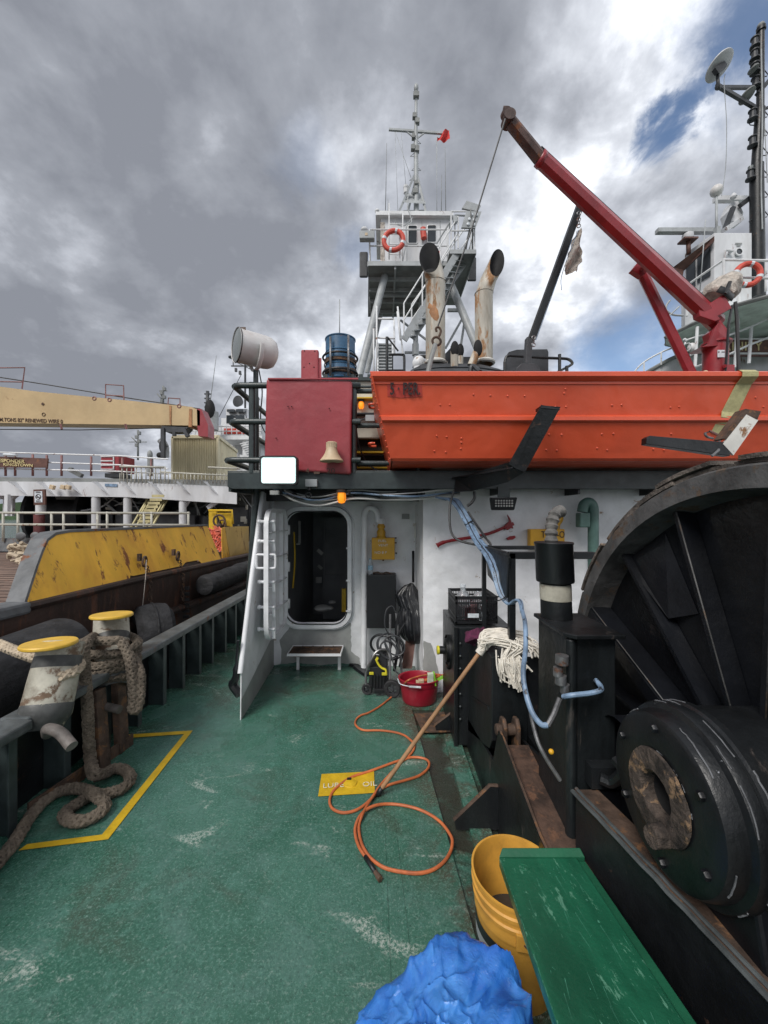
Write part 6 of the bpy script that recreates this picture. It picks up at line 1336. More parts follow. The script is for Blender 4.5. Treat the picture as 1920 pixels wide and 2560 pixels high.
# rounded end
rows=[]
cut=[(3.72,0.0),(3.85,.25),(3.98,.5),(4.10,.72),(4.2,.88),(4.32,.97),(4.5,1.0)]
def bp(Y,t,o=0): return V((hx(Y)-.28*t-o,Y,.78+.68*t))
prof_=[bp(y,t) for y,t in cut]; top_=[bp(Y,1) for Y in (5.2,6,6.8,7.35)]
notch=[bp(7.35,.0),bp(6.75,0),bp(6.65,.16),bp(6.3,.16),bp(6.2,.1),bp(5.15,.10),bp(5.1,.12),bp(5.05,.0),bp(4.99,.0)]
pl_=prof_+top_+notch
import mathutils.geometry as mg
tri=mg.tessellate_polygon([[V((p.y,p.z,0)) for p in pl_]])
m=MB(); m.add(pl_,[tuple(t) for t in tri]); m.build('yellow_bulwark','wall_yellow',ns)
m=MB()
cutp=[bp(y,t) for y,t in [(3.70,-.02)]+cut+[(5.2,1),(6,1),(6.8,1),(7.35,1)]]
W_=[.17]*7+[.12,.07,.05,.04,.04]
W_+= [.04]*10
cs_l=[]
for i_,(a,wa) in enumerate(zip(cutp,W_)):
    tn=(cutp[min(i_+1,len(cutp)-1)]-cutp[max(i_-1,0)]).normalized(); nr=V((0,-tn.z,tn.y)); cs_l.append([a+V((.012,0,0)),a+V((-wa,0,0)),a+V((-wa,0,0))+nr*.03,a+V((.012,0,0))+nr*.03])
for A_,B_ in zip(cs_l,cs_l[1:]): m.ring(A_,B_)
m.add(cs_l[0],[(0,1,2,3)]); m.add(cs_l[-1],[(0,1,2,3)])
m.build('bulwark_cap','bul_grey',ns)
m=MB(); m.prism([bp(3.72,0,.02),bp(7.35,0,.02),bp(7.35,.12,.02),bp(3.78,.12,.02)],(-.01,0,0)); m.prism([bp(5.05,0,.05),bp(6.7,0,.05),bp(6.7,.2,.05),bp(5.05,.2,.05)],(-.25,0,0)); m.build('freeing_port','hull_brown',ns)
m=MB(); m.tube([(hx(3.5)+.0,3.5,.76),(hx(5)+.02,5,.79),(hx(8.4)+.02,8.4,.79),(hx(14)+.02,14,.79)],.045,8); m.tube([(hx(0)+.03,0,.2),(hx(3.7)+.03,3.7,.2),(hx(8.4)+.03,8.4,.2),(hx(14)+.03,14,.2)],.06,8); m.build('rubbing_strake','hull_brown',ns)
m=MB(); m.hexa([(hx(2)-.5,2.0,.70),(hx(2)+.05,2.0,.70),(hx(3.75)+.05,3.75,.70),(hx(3.75)-.2,3.75,.70)],[(hx(2)-.5,2,.82),(hx(2)+.05,2,.82),(hx(3.75)+.05,3.75,.82),(hx(3.75)-.2,3.75,.82)]); m.build('waterway','bul_grey',ns,bevel=.03)
# second panels
pts=[P(554,1320,8.3),P(600,1318,8.8),P(648,1322,9.4),P(668,1345,9.6),P(664,1380,9.3),P(600,1398,8.6),P(556,1398,8.1)]
m=MB(); m.prism([P(554,1320,8.2),P(562,1318,8.35),P(575,1398,8.35),P(556,1400,8.1)],(-.02,.02,0)); m.build('yellow_bulwark','wall_yellow',ns)
m=MB(); m.prism([P(562,1318,8.35),P(600,1316,8.8),P(622,1316,9.1),P(622,1392,9.1),P(576,1398,8.35)],(-.03,.03,0)); m.prism([P(636,1322,9.4),P(650,1330,9.6),P(640,1370,9.4)],(-.03,.03,0)); m.build('pale_bulwark','wall_pale',ns)
m=MB(); m.prism([P(538,1410,7.9),P(556,1402,8.1),P(556,1380,8.3),P(538,1380,8.1)],(-.03,.05,0)); m.build('gap_plate','hull_brown',ns)
# fore and aft rails on coaming
m=MB(); m.box((-8.4,9.9,.90),(9.6,.12,.36)); m.build('coaming','bul_grey',ns)
m=MB(); m.prism([V((-13,9.78,.75)),V((-6.4,9.78,.75)),V((-6.4,9.84,1.06)),V((-13,9.84,1.06))],(0,.03,0)); 
for px in (52,88): c=P(px,1340,9.7); m.sphere(c,.13,12,1,.3,.8)
m.build('coaming_plate','bul_grey',ns)
rn=thing('side_rail','long beige two bar rail on posts across the neighbouring ship deck','railing',(-7,9.8,NZ))
for dz in (1.74,1.44): m=MB(); m.tube([(-13,9.8,dz),(P(474,1290,9.8).x,9.8,dz-.02)],.03,8); m.build('bar','rail_beige',rn)
for px in (-60,8,45,129,159,244,268,360,379,471): c=P(px,1300,9.8); MB().cyl((c.x,9.8,1.0),(c.x,9.8,1.76),.028,n=8).build('post','rail_beige',rn)
# raised deck
RY=12.0; RZ=2.9
m=MB(); m.hexa([(-20,RY,RZ-.16),(P(590,1225,RY).x,RY,RZ-.45),(-4.4,24,RZ-.4),(-20,24,RZ-.1)],[(-20,RY,RZ+.06),(P(590,1200,RY).x,RY,RZ-.13),(-4.4,24,RZ-.13),(-20,24,RZ+.06)])
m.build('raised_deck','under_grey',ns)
m=MB(); ex=P(592,1226,RY-.02).x; m.hexa([(-20,RY-.03,RZ-.52),(-8,RY-.03,RZ-.66),(-8,RY,RZ-.66),(-20,RY,RZ-.52)],[(-20,RY-.03,RZ-.12),(-8,RY-.03,RZ-.20),(-8,RY,RZ-.20),(-20,RY,RZ-.12)])
m.hexa([(-8,RY-.03,RZ-.66),(ex-.0,RY-.03,RZ-.88),(ex,RY,RZ-.88),(-8,RY,RZ-.66)],[(-8,RY-.03,RZ-.20),(ex,RY-.03,RZ-.34),(ex,RY,RZ-.34),(-8,RY,RZ-.20)])
for k in range(14): x=-14+k*.85; m.add([(x,RY-.04,RZ-.18-.0),(x+.35,RY-.04,RZ-.6),(x,RY-.3,RZ-.2)],[(0,1,2)])
m.build('deck_girder','ship_white',ns)
for px,w,z0 in ((102,.13,1.7),(240,.12,1.2),(319,.115,1.2),(457,.11,.9)):
    c=P(px,1240,RY+.1); MB().cyl((c.x,RY+.1,z0),(c.x,RY+.1,RZ-.5),w,n=16).build('pillar','ship_white',ns)
c=P(98,1340,RY+.1); MB().cyl((c.x,RY+.1,NZ),(c.x,RY+.1,1.7),.14,n=16).build('pillar','post_red',ns,label='red painted foot of the left white pillar')
m=MB()
for a,b in (((457,1270),(490,1225)),((62,1212),(92,1232)),((0,1245),(30,1212)),((30,1245),(58,1222)),((520,1270),(560,1240))): MB().beam(P(*a,RY+.2),P(*b,RY+.2),.12,.12).build('knee_brace','ship_white',ns)
m=MB(); m.beam(P(22,1290,RY+.3),P(24,1210,RY+.3),.3,.1); m.build('pillar','ship_white',ns); MB().beam(P(18,1290,RY-.5),P(19,1236,RY-.5),.1,.1).build('pillar','ship_white',ns)
# under deck machinery: dark interior and lots of gear
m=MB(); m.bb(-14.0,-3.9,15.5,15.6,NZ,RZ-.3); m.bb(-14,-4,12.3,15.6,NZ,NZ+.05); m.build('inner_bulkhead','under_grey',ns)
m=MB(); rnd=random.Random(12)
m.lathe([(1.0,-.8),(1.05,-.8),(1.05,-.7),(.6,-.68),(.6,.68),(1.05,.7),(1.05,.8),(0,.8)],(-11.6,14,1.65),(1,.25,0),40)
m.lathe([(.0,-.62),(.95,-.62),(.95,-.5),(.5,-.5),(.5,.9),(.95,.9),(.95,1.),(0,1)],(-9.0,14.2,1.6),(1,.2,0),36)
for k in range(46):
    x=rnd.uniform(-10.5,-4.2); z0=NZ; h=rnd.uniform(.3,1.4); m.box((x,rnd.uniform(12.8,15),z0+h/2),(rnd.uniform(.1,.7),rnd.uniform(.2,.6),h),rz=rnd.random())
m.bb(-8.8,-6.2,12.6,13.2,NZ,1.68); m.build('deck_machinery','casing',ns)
m=MB()
for k in range(46):
    x=rnd.uniform(-10.5,-4.0); y=rnd.uniform(12.5,15.3); z0=rnd.uniform(1.2,2.5); L_=rnd.uniform(.3,1.3); d=V((rnd.uniform(-1,1),rnd.uniform(-.3,.3),rnd.uniform(-1,1))).normalized()*L_; m.tube(cat([(x,y,z0),V((x,y,z0))+d*.5+V((.1,0,-.1)),V((x,y,z0))+d],3),rnd.uniform(.012,.04),6)
m.build('pipework','tower_grey',ns)
for k in range(26):
    x=rnd.uniform(-10,-4.0); MB().box((x,rnd.uniform(12.3,15.2),rnd.uniform(.9,2.35)),(rnd.uniform(.04,.22),.08,rnd.uniform(.04,.22))).build('deck_fitting','rail_beige',ns,bevel=.01)
# yellow stairs under deck
ys=thing('yellow_ladder','two flights of yellow railed steep stairs under the neighbouring ship upper deck','stair',P(350,1320,11.6))
m=MB()
for a,b in (((328,1318),(378,1232)),((340,1318),(388,1232)),((362,1320),(408,1236)),((372,1320),(418,1236)),((384,1310),(424,1238)),((350,1290),(370,1250))): m.beam(P(*a,11.6),P(*b,12.4),.045,.045)
m.build('handrail','stair_beige',ys); m=MB()
for k in range(9): m.beam(P(340+k*5,1312-k*9,11.7),P(370+k*5,1312-k*9,11.7),.03,.08)
m.build('treads','stair_beige',ys)
# upper deck rail of neighbour
un=thing('upper_rail','rusty white rail with red posts along the neighbouring ship raised deck','railing',(-8,RY,RZ))
def ul(py0,py1,Y=RY): return [P(-60,py0-2,Y),P(300,py0+(py1-py0)*.52,Y),P(420,py1,Y)]
for a,b in ((1131,1148),(1152,1172),(1172,1185)): MB().tube(ul(a,b),.024,6).build('bar','rail_white',un)
for px in (14,37,47,82,117,): pass
for px,y0 in ((14,1134),(38,1134),(82,1136),(117,1138),(154,1138),(228,1141),(306,1144),(378,1148)): c=P(px,y0,RY); MB().cyl(c,(c.x,c.y,RZ),.032,n=8).build('post','rail_red',un)
m=MB()
for k in range(30):
    px=300+k*9.3; c=P(px,1183,RY-.1); m.cyl(c,c+V((0,0,-.32)),.014,n=6)
m.tube([P(400,1180,RY-.1),P(588,1190,RY-.1)],.026,6); m.tube([P(300,1166,RY-.15),P(410,1168,RY-.15)],.03,8); m.tube([P(520,1168,RY-.1),P(600,1172,RY-.1)],.03,8)
for k in range(10): c=P(305+k*12,1166,RY-.12); m.cyl(c,c+V((0,0,-.4)),.016,n=6)
m.build('low_fence','rail_beige',un)
# name board
nb=thing('name_board','rusty brown name board reading RESPONDER KINGSTOWN on the neighbouring ship rail','name board',P(60,1155,RY-.1))
b0,b1,b2,b3=P(-130,1136,RY-.1),P(119,1146,RY-.1),P(117,1169,RY-.1),P(-130,1168,RY-.1)
MB().prism([b3,b2,b1,b0],(0,.05,0)).build('board','board_maroon',nb)
xd=b1-b0; text('ATLANTIK RESPONDER',.145,P(-78,1152,RY-.115),xd,(0,0,1),'letter_gold',nb,bold=.003,sx=1.13,ext=.004)
text('KINGSTOWN',.12,P(8,1164,RY-.115),xd,(0,0,1),'letter_gold',nb,bold=.002,sx=1.25,ext=.004)
solo(MB().cyl(P(10,1136,RY-.2),P(42,1138,RY-.2),.045,n=10),'light_tube','label_white','short white tube lamp on top of the brown name board','lamp')
# no smoking sign
c=P(100,1243,RY-.25); sg_=thing('no_smoking_sign','white no smoking sign in a brown frame on the left pillar','sign',c)
s=RY/F; MB().box(c,(28*s,.05,38*s),ry=-.03).build('frame','board_maroon',sg_); MB().box(c+V((-.02,-.03,.01)),(19*s,.01,27*s),ry=-.03).build('panel','label_white',sg_)
m=MB(); q=c+V((-.02,-.04,.01)); m.torus(q,(0,1,0),.075,.010,24,6); m.beam(q+V((-.05,0,.05)),q+V((.05,0,-.05)),.015,.015); m.beam(q+V((-.05,0,-.01)),q+V((.04,0,-.01)),.015,.02)
for k in range(2): m.box(q+V((0,0,.125+k*.025)),(.16-.04*k,.006,.012)); m.box(q+V((0,0,-.115-k*.025)),(.14,.006,.01))
m.build('no_smoking_symbol','letter_black',sg_)
# little lamps on girder
for px,lab in ((131,'leftmost of three beige work lamps under the raised deck girder'),(158,'middle of three beige work lamps under the raised deck girder'),(171,'rightmost of three beige work lamps under the raised deck girder')):
    solo(MB().box(P(px,1218,RY-.2),(.13,.1,.13),ry=.3),'work_lamp','horn_cream',lab,'lamp','beige work lamps under the girder',bevel=.01)
solo(MB().prism([P(262,1209,RY-.05),P(293,1210,RY-.05),P(293,1217,RY-.05),P(262,1216,RY-.05)],(0,.01,0)),'girder_plates','cable_blue','small faded blue and white plate on the raised deck girder','plate')
# red locker
c=P(277,1158,RY+.4); rl_=thing('red_locker','red box with white strips on the neighbouring ship raised deck','locker',c); s=(RY+.4)/F
MB().bb(c.x-25*s,c.x+20*s,RY+.4,RY+1.2,P(0,1179,RY+.4).z,P(0,1138,RY+.4).z).build('box','red_box',rl_,bevel=.02); m=MB()
for py in (1141,1152,1163,1173): m.box(P(268,py,RY+.38),(32*s,.02,.035))
m.box(P(284,1158,RY+.38),(.035,.02,.42)); m.build('strip','rail_white',rl_); MB().bb(c.x-18*s,c.x+18*s,RY+.45,RY+1.1,RZ,P(0,1179,RY).z).build('foot','casing',rl_)
m=MB(); m.beam(P(175,1174,RY+.3),P(205,1190,RY+.3),.12,.12); m.cyl(P(173,1172,RY+.3),P(182,1173,RY+.3),.05,n=8); solo(m,'deck_nozzle','under_grey','slanting grey nozzle on the neighbouring ship raised deck left of the red box','nozzle')
# crane
kc=thing('cargo_crane','long beige crane boom on the neighbouring ship stencilled RENEWED WIRE','crane',P(440,1180,13.5)); KY=13.5
MB().prism([P(-120,950,KY),P(85,978,KY),P(478,1017,KY),P(500,1027,KY),P(500,1064,KY),P(0,1057,KY),P(-120,1056,KY)],(0,.6,0)).build('boom','beige',kc)
MB().prism([P(473,1022,KY-.03),P(479,1022,KY-.03),P(479,1067,KY-.03),P(471,1067,KY-.03)],(0,.66,0)).prism([P(423,1014,KY-.02),P(428,1014,KY-.02),P(428,1062,KY-.02),P(424,1060,KY-.02)],(0,.64,0)).build('boom_band','stack_rust',kc)
MB().prism([P(480,1030,KY+.1),P(500,1030,KY+.1),P(500,1062,KY+.1),P(480,1062,KY+.1)],(0,.4,0)).build('inner_boom','beige',kc)
m=MB(); m.prism([P(492,1022,KY),P(503,1022,KY),P(520,1062,KY),P(520,1092,KY),P(496,1090,KY),P(493,1062,KY)],(0,.5,0)); m.build('heel','red_box',kc)
m=MB(); m.prism([P(403,1065,KY),P(470,1068,KY),P(458,1080,KY),P(415,1080,KY)],(0,.4,0)); m.beam(P(408,1070,KY),P(408,1145,KY),.12,.12); m.beam(P(460,1072,KY),P(470,1092,KY),.12,.12); m.beam(P(436,1080,KY),P(436,1090,KY),.1,.1); m.build('rest','casing',kc)
text('M.TONS 82" RENEWED WIRE 0',.185,P(-2,1053,KY-.01),P(150,1057,KY)-P(0,1052,KY),(0,0,1),'letter_brown',kc,sx=.88,bold=.003)
m=MB(); m.torus(P(109,1036,KY-.01),(0,1,0),.055,.012,16,5); m.box(P(107,1010,KY-.01),(.08,.02,.08),ry=.78); m.build('boom_mark','letter_brown',kc)
m=MB(); m.tube([P(-60,934,KY+.3),P(120,962,KY+.3),P(300,992,KY+.3),P(500,1022,KY+.3)],.02,6)
m.tube([P(-60,1073,KY+.3),P(200,1075,KY+.3),P(408,1070,KY+.3)],.016,6); m.build('wire','cable_black',kc)
m=MB()
for q in ([(-40,920),(62,919),(55,972)],[(0,954),(55,955)],[(264,996),(264,961),(309,964),(310,1003)],[(264,988),(309,990)],[(420,1012),(421,995),(450,997),(450,1010)]): m.tube([P(x,y,KY+.1) for x,y in q],.022,6)
for px in (236,274,448): m.torus(P(px,996+(px-236)*.09,KY),(0,1,0),.06,.02,12,6)
for px in (150,312): m.tube([P(px,1060,KY),P(px+3,1073,KY),P(px+6,1073,KY),P(px+3,1060,KY)],.018,6)
m.build('boom_hoop','rail_red',kc)
# container
cn=thing('cargo_container','beige corrugated steel container on the neighbouring ship raised deck','container',P(500,1190,15)); CY=15.0
z0,z1=P(0,1200,CY).z-.2,P(0,1092,CY).z; xa,xb=P(432,0,CY).x,P(545,0,CY).x; xc,yc_=P(592,0,18.4).x,18.4
m=MB(); n=26; top=[];bot=[]
for k in range(n*4+1):
    t=k/(n*4); ph=k%4; d=.05 if ph in (1,2) else 0; x=xa+(xb-xa)*t; top.append(V((x,CY+d,z1-.06))); bot.append(V((x,CY+d,z0)))
m.add(bot+top,[(i,i+1,len(bot)+i+1,len(bot)+i) for i in range(len(bot)-1)])
top=[];bot=[]
for k in range(14*4+1):
    t=k/56; ph=k%4; d=.05 if ph in (1,2) else 0; x=xb+(xc-xb)*t; y=CY+(yc_-CY)*t; top.append(V((x-d,y,z1-.06))); bot.append(V((x-d,y,z0)))
m.add(bot+top,[(i,i+1,len(bot)+i+1,len(bot)+i) for i in range(len(bot)-1)])
m.quad((xa,CY,z0),(xa,CY,z1),(xa,CY+3,z1),(xa,CY+3,z0)); m.build('side_panel','container',cn)
m=MB(); m.beam((xa,CY,z1),(xb,CY,z1),.1,.12); m.beam((xb,CY,z1),(xc,yc_,z1),.1,.12); m.beam((xb,CY,z0),(xb,CY,z1),.08,.1,up=(0,1,0)); m.beam((xa,CY,z0),(xa,CY,z1),.08,.1,up=(0,1,0)); m.quad((xa,CY,z1-.01),(xb,CY,z1-.01),(xc,yc_,z1-.01),(xa,CY+3,z1-.01)); m.build('corner_frame','container',cn)
# pipes stacks near container
m=MB(); m.cyl(P(413,1143,14),P(413,1118,14),.13,n=14); m.tube(cat([P(413,1118,14),P(408,1108,14),P(402,1100,14)],3),.13,12); solo(m,'exhaust_pipe','tower_grey','short grey exhaust with black mouth left of the beige container','exhaust')
solo(MB().sphere(P(407,1116,13.7),.16,12,.8,.6,1.5).sphere(P(400,1138,13.7),.13,10,1,.6,.8),'exhaust_mouths','soot','black exhaust openings left of the beige container','exhaust')
solo(MB().cyl(P(376,1145,13),P(376,1190,13),.09,n=10).sphere(P(375,1137,13),.12,10,.7,.7,1.3),'capstan_post','under_grey','grey post with black knob on the neighbouring ship raised deck','post')
# neighbour superstructure
sx_=thing('neighbour_wheelhouse','white wheelhouse block of the neighbouring ship behind the beige container','wheelhouse',P(590,1200,20)); SY=20
def sq_(x0,y0,x1,y1,Y0,d): a=P(x0,y1,Y0); b=P(x1,y0,Y0); return (a.x,b.x,Y0,Y0+d,a.z,b.z)
m=MB(); m.bb(*sq_(553,1045,652,1100,SY,4)); m.bb(*sq_(565,1022,618,1050,SY+.3,2.5)); m.bb(*sq_(480,1068,560,1100,SY+2,2)); m.bb(*sq_(560,1095,652,1260,SY+1.5,3)); m.build('wall','ship_white',sx_)
for x0_,y0_,x1_,y1_ in ((566,1038,584,1058),(589,1038,611,1053),(567,1023,585,1029),(590,1023,609,1029)): a,b=P(x0_,y1_,SY-.02),P(x1_,y0_,SY-.02); MB().bb(a.x,b.x,SY-.02,SY+.3,a.z,b.z).build('window','glass_dark',sx_)
MB().bb(*sq_(560,1071,612,1085,SY-.1,.05)).build('red_band','ring_red',sx_)
m=MB()
for py in (1066,1078,1088): m.tube([P(470,py,SY-.3),P(655,py,SY-.3)],.03,6)
for k in range(14): m.cyl(P(475+k*13,1062,SY-.3),P(475+k*13,1096,SY-.3),.025,n=6)
m.beam(P(545,1094,SY-.5),P(655,1094,SY-.5),.08,.2)
for px in (613,640): m.beam(P(px,1095,SY-.3),P(px,1190,SY-.3),.2,.2,up=(0,1,0))
for k in range(16): m.beam(P(600+k*3.5,1110+k*5,SY-.5),P(625+k*2.,1104+k*5,SY-.5),.05,.05)
for q in ((600,1140),(592,1160),(630,1175)): m.beam(P(q[0],q[1],SY-.4),P(q[0]+40,q[1]+3,SY-.4),.06,.12)
m.build('gallery','rail_white',sx_)
MB().lathe([(.0,-.2),(.2,-.2),(.3,0),(.0,.02)],P(594,1003,SY),(-.3,-1,0),20).build('searchlight','casing',sx_)
MB().cyl(P(529,1075,SY-1),P(529,1030,SY-1),.32,n=18).build('funnel','tower_grey',sx_); MB().sphere(P(525,1025,SY-1.2),.3,14,.8,.8,1.7).build('funnel_mouth','soot',sx_)
for a,b,r,lab,x in (((613,900),(613,1020),.06,'tall dark lattice mast behind the searchlight post, with crossarm and dish',1),((519,978),(519,1040),.10,'short thick black mast beside the grey funnel of the neighbouring ship',0)):
    t=thing('radio_mast',lab,'mast',P(b[0],b[1],22)); m=MB(); m.cyl(P(*b,22),P(*a,22),r,n=8)
    if x:
        m.beam(P(578,915,22),P(640,915,22),.06,.06); m.cyl(P(583,915,22),P(583,897,22),.03,n=6); m.beam(P(590,905,22),P(630,925,22),.04,.04)
        for px,py in ((590,925),(600,932),(627,905),(600,900)): m.box(P(px,py,22),(.12,.12,.2))
        m.lathe([(0,0),(.22,.03),(.22,.08),(0,.1)],P(581,896,22),(0,0,1),16)
        m.cyl(P(604,935,22),P(548,1042,21),.02,n=5); m.cyl(P(628,960,22),P(650,1000,21),.015,n=5)
    else:
        for k in range(4): m.box(P(519,985+k*11,22),(.35,.1,.06))
    m.build('pole','casing',t)
for q,lab in (((345,1075,345,1150),'distant grey mast with crossarm above the raised deck rail'),((408,965,408,1012),'distant dark mast above the beige crane boom')):
    t=thing('distant_mast',lab,'mast',P(q[2],q[3],30),'far masts behind the neighbouring ship'); m=MB(); m.cyl(P(q[2],q[3],30),P(q[0],q[1],30),.08,n=6)
    w=22 if q[0]<400 else 10; yy_=q[1]+ (30 if q[0]<400 else 12); m.beam(P(q[0]-w,yy_,30),P(q[0]+w,yy_,30),.06,.06); m.cyl(P(q[0]-w*.7,q[1]+18,30),P(q[0],q[1]+34,30),.05,n=5)
    for k in range(4): m.box(P(q[0]+(-1)**k*3,q[1]+8+k*10,30),(.2,.2,.25))
    if w==10: m.cyl(P(393,984,30),P(408,1002,30),.05,n=5)
    m.build('pole','under_grey',t)
for x0_,y0_,x1_,y1_ in ((541,890,518,1040),(364,1065,350,1150),(541,1015,560,1060)): pass
solo(MB().cyl(P(521,1040,21),P(541,889,21),.025,.012,n=5),'whip_antenna','under_grey','long slanting whip antenna above the neighbouring ship wheelhouse','antenna')
# gear on bulwark
for px,Y,lab in ((348,5.33,'left rusty shackle and chain hanging on the yellow bulwark'),(421,6.05,'right rusty shackle and chain hanging on the yellow bulwark')):
    c=V((hx(Y)-.06,Y,1.02)); t=thing('chain_shackle',lab,'shackle',c,'shackles with chain on the yellow bulwark')
    m=MB(); m.torus(c+V((.05,0,0)),(1,.2,0),.055,.016,18,8,sx=1.3); m.box(c+V((0,-.03,.06)),(.04,.05,.10)); m.build('shackle','rust_dark',t)
    m=MB(); 
    for k in range(13): m.torus(V((hx(Y)+.05+.01*(k%2)-.05*(k<4)*(1-k/4),Y+.03,.93-k*.055)),(1,0,0) if k%2 else (0,1,0),.022,.008,12,6,sx=1.25)
    m.build('chain','rust_dark',t)
m=MB(); m.tube(cat([P(366,1400,5.3),P(364,1440,5.2),P(358,1500,5.15),P(346,1600,5.1)],4),.005,5); solo(m,'thin_line','cloth','thin line dangling down the brown hull above the round tyre fender','line')
def fender(a,b,r,lab):
    a,b=V(a),V(b); t=thing('rubber_fender',lab,'fender',a,'black rubber fenders on the neighbouring hull'); L_=(b-a).length; d=(b-a).normalized(); n=14
    m=MB(); m.lathe([(0,-.01),(r*.45,-.02),(r*.85,.0),(r,.06)]+[(r*(1+.02*math.sin(k*2.1)),.06+(L_-.12)*k/n) for k in range(1,n)]+[(r,L_-.06),(r*.85,L_),(r*.45,L_+.02),(0,L_+.02)],a,d,36); m.build('tube','rubber',t,jit=.02)
fender((-3.05,.2,.33),(-3.17,3.85,.33),.31,'long black tubular fender hanging at far left between the hulls')
t=thing('tyre_fender','fat round black tyre fender hanging on the brown hull below the shackles','tyre',(-3.1,5.15,.1),'black rubber fenders on the neighbouring hull')
MB().lathe([(.17,-.20),(.30,-.22),(.38,-.16),(.40,-.06),(.40,.06),(.38,.16),(.30,.22),(.17,.20)],(-3.08,5.12,.08),(1,.9,0),40).build('tyre','rubber',t); MB().torus((-3.08,5.12,.08),(1,.9,0),.405,.012,36,6).build('tread_ring','rubber',t)
fender((-2.95,6.3,.50),(-2.80,8.1,.56),.17,'shorter black tubular fender beyond the round tyre')
m=MB(); 
for k in range(8): m.box((hx(6.1)+.08,6.12,.5-k*.09),(.1,.03,.05))
solo(m,'hanging_block','rubber','short black ladder like strap beside the farther tubular fender','strap')
# canvas heap, red net, yellow rack
m=MB(); rnd=random.Random(31)
for k in range(34):
    x=rnd.uniform(20,78); y=rnd.uniform(1368,1412); Y=(H-NZ)*F/(max(y,1392)-HY+6); p=P(x,y,Y)
    m.tube(cat([p,p+V((rnd.uniform(.0,.35),rnd.uniform(-.1,.1),rnd.uniform(-.02,.12))),p+V((rnd.uniform(.2,.6),rnd.uniform(-.2,.2),rnd.uniform(-.1,.2)))],4),rnd.uniform(.025,.05),6)
solo(m,'net_heap','rope_light','heap of pale orange nets on the neighbouring deck at far left','nets')
m=MB(); rnd=random.Random(33)
for k in range(60):
    p=P(rnd.uniform(531,553),rnd.uniform(1322,1378),8.6); d=V((rnd.uniform(-1,1),rnd.uniform(-.3,.3),rnd.uniform(-1,1)))*.14; m.tube(cat([p-d,p+V((rnd.uniform(-.04,.04),0,rnd.uniform(-.04,.04))),p+d],3),.016,5)
solo(m,'rope_bundle','orange_life','tangled red rope bundle in the gap between the yellow bulwarks','rope')
t=thing('yellow_rack','yellow steel rack with rusty reel behind the yellow bulwark gap','rack',P(550,1330,9.6)); m=MB(); m.prism([P(522,1276,9.6),P(540,1276,9.6),P(542,1325,9.6),P(522,1322,9.6)],(0,.05,0)); m.prism([P(540,1282,9.6),P(580,1282,9.6),P(580,1318,9.6),P(556,1312,9.6)],(0,.05,0)); m.tube([P(522,1276,9.5),P(580,1276,9.5),P(582,1310,9.5)],.03,6); m.build('frame','mark_yellow',t)
m=MB(); m.torus(P(548,1302,9.45),(0,1,0),.14,.025,18,6); m.torus(P(556,1310,9.45),(0.3,1,0),.10,.02,18,6); m.sphere(P(548,1316,9.4),.08); m.build('reel','rust_dark',t)
# far hill
m=MB(); pts=[]; 
for k in range(41):
    x=-520+k*14; pts.append((x,400,-1.85+16+7*noise.noise(V((k*.23,1,0)))+3*noise.noise(V((k*.8,2,0)))))
m.add([(p[0],400,-1.9) for p in pts]+pts+[(p[0],470,-1.9) for p in pts],[(i,i+1,41+i+1,41+i) for i in range(40)]+[(41+i,41+i+1,82+i+1,82+i) for i in range(40)],True); struct(m,'hills','hill')

# ================= RIGHT SHIP =================
def Q(x,y,Y): return P(1600+x/2.403,40+y/2.403,Y)
def Q2(x,y,Y): return P(1560+x/4.608,700+y/4.608,Y)
rs=thing('starboard_ship','white workboat alongside on the right with wheelhouse and black mast','ship',P(1850,940,12.5))
edge=[(1606,938,13.5),(1625,926,13.3),(1650,912,13.1),(1672,900,13),(1690,892,12.9),(1740,884,12.7),(1800,876,12.5),(1860,862,12.3),(1920,848,12.1),(2050,815,12)]
m=MB(); t_=[P(*e) for e in edge]; m.add(t_+[V((p.x,p.y,-2)) for p in t_],[(i,i+1,len(t_)+i+1,len(t_)+i) for i in range(len(t_)-1)],False); m.build('bow_shell','ship_white',rs)
MB().tube([p+V((0,-.03,0)) for p in t_],.07,8).build('cap_rail','under_grey',rs)
# wing deck seen from below
w=[V((8.97,12.25,7.3)),V((9.15,11.4,7.3)),V((9.5,10.4,7.3)),V((10.2,9.75,7.3)),V((16,9.6,7.3)),V((16,13.2,7.3)),V((10.6,13.2,7.3)),V((9.35,12.75,7.3))]
MB().prism(w,(0,0,.09)).build('bridge_deck','green_under',rs)
MB().tube([p+V((0,0,.045)) for p in w],.055,6,closed=True).build('deck_edge','under_grey',rs)
m=MB(); m.beam((10,13.2,7.22),(16,11.2,7.22),.06,.16); m.beam((10.2,11,7.22),(10.6,15,7.22),.06,.14); m.build('deck_beam','green_under',rs)
# house below wing deck
m=MB(); m.bb(11.2,16,13.0,19,2,7.3); m.build('lower_house','ship_white',rs); MB().bb(11.0,11.2,12.9,13.4,2,7.3).build('corner_frame','green_under',rs)
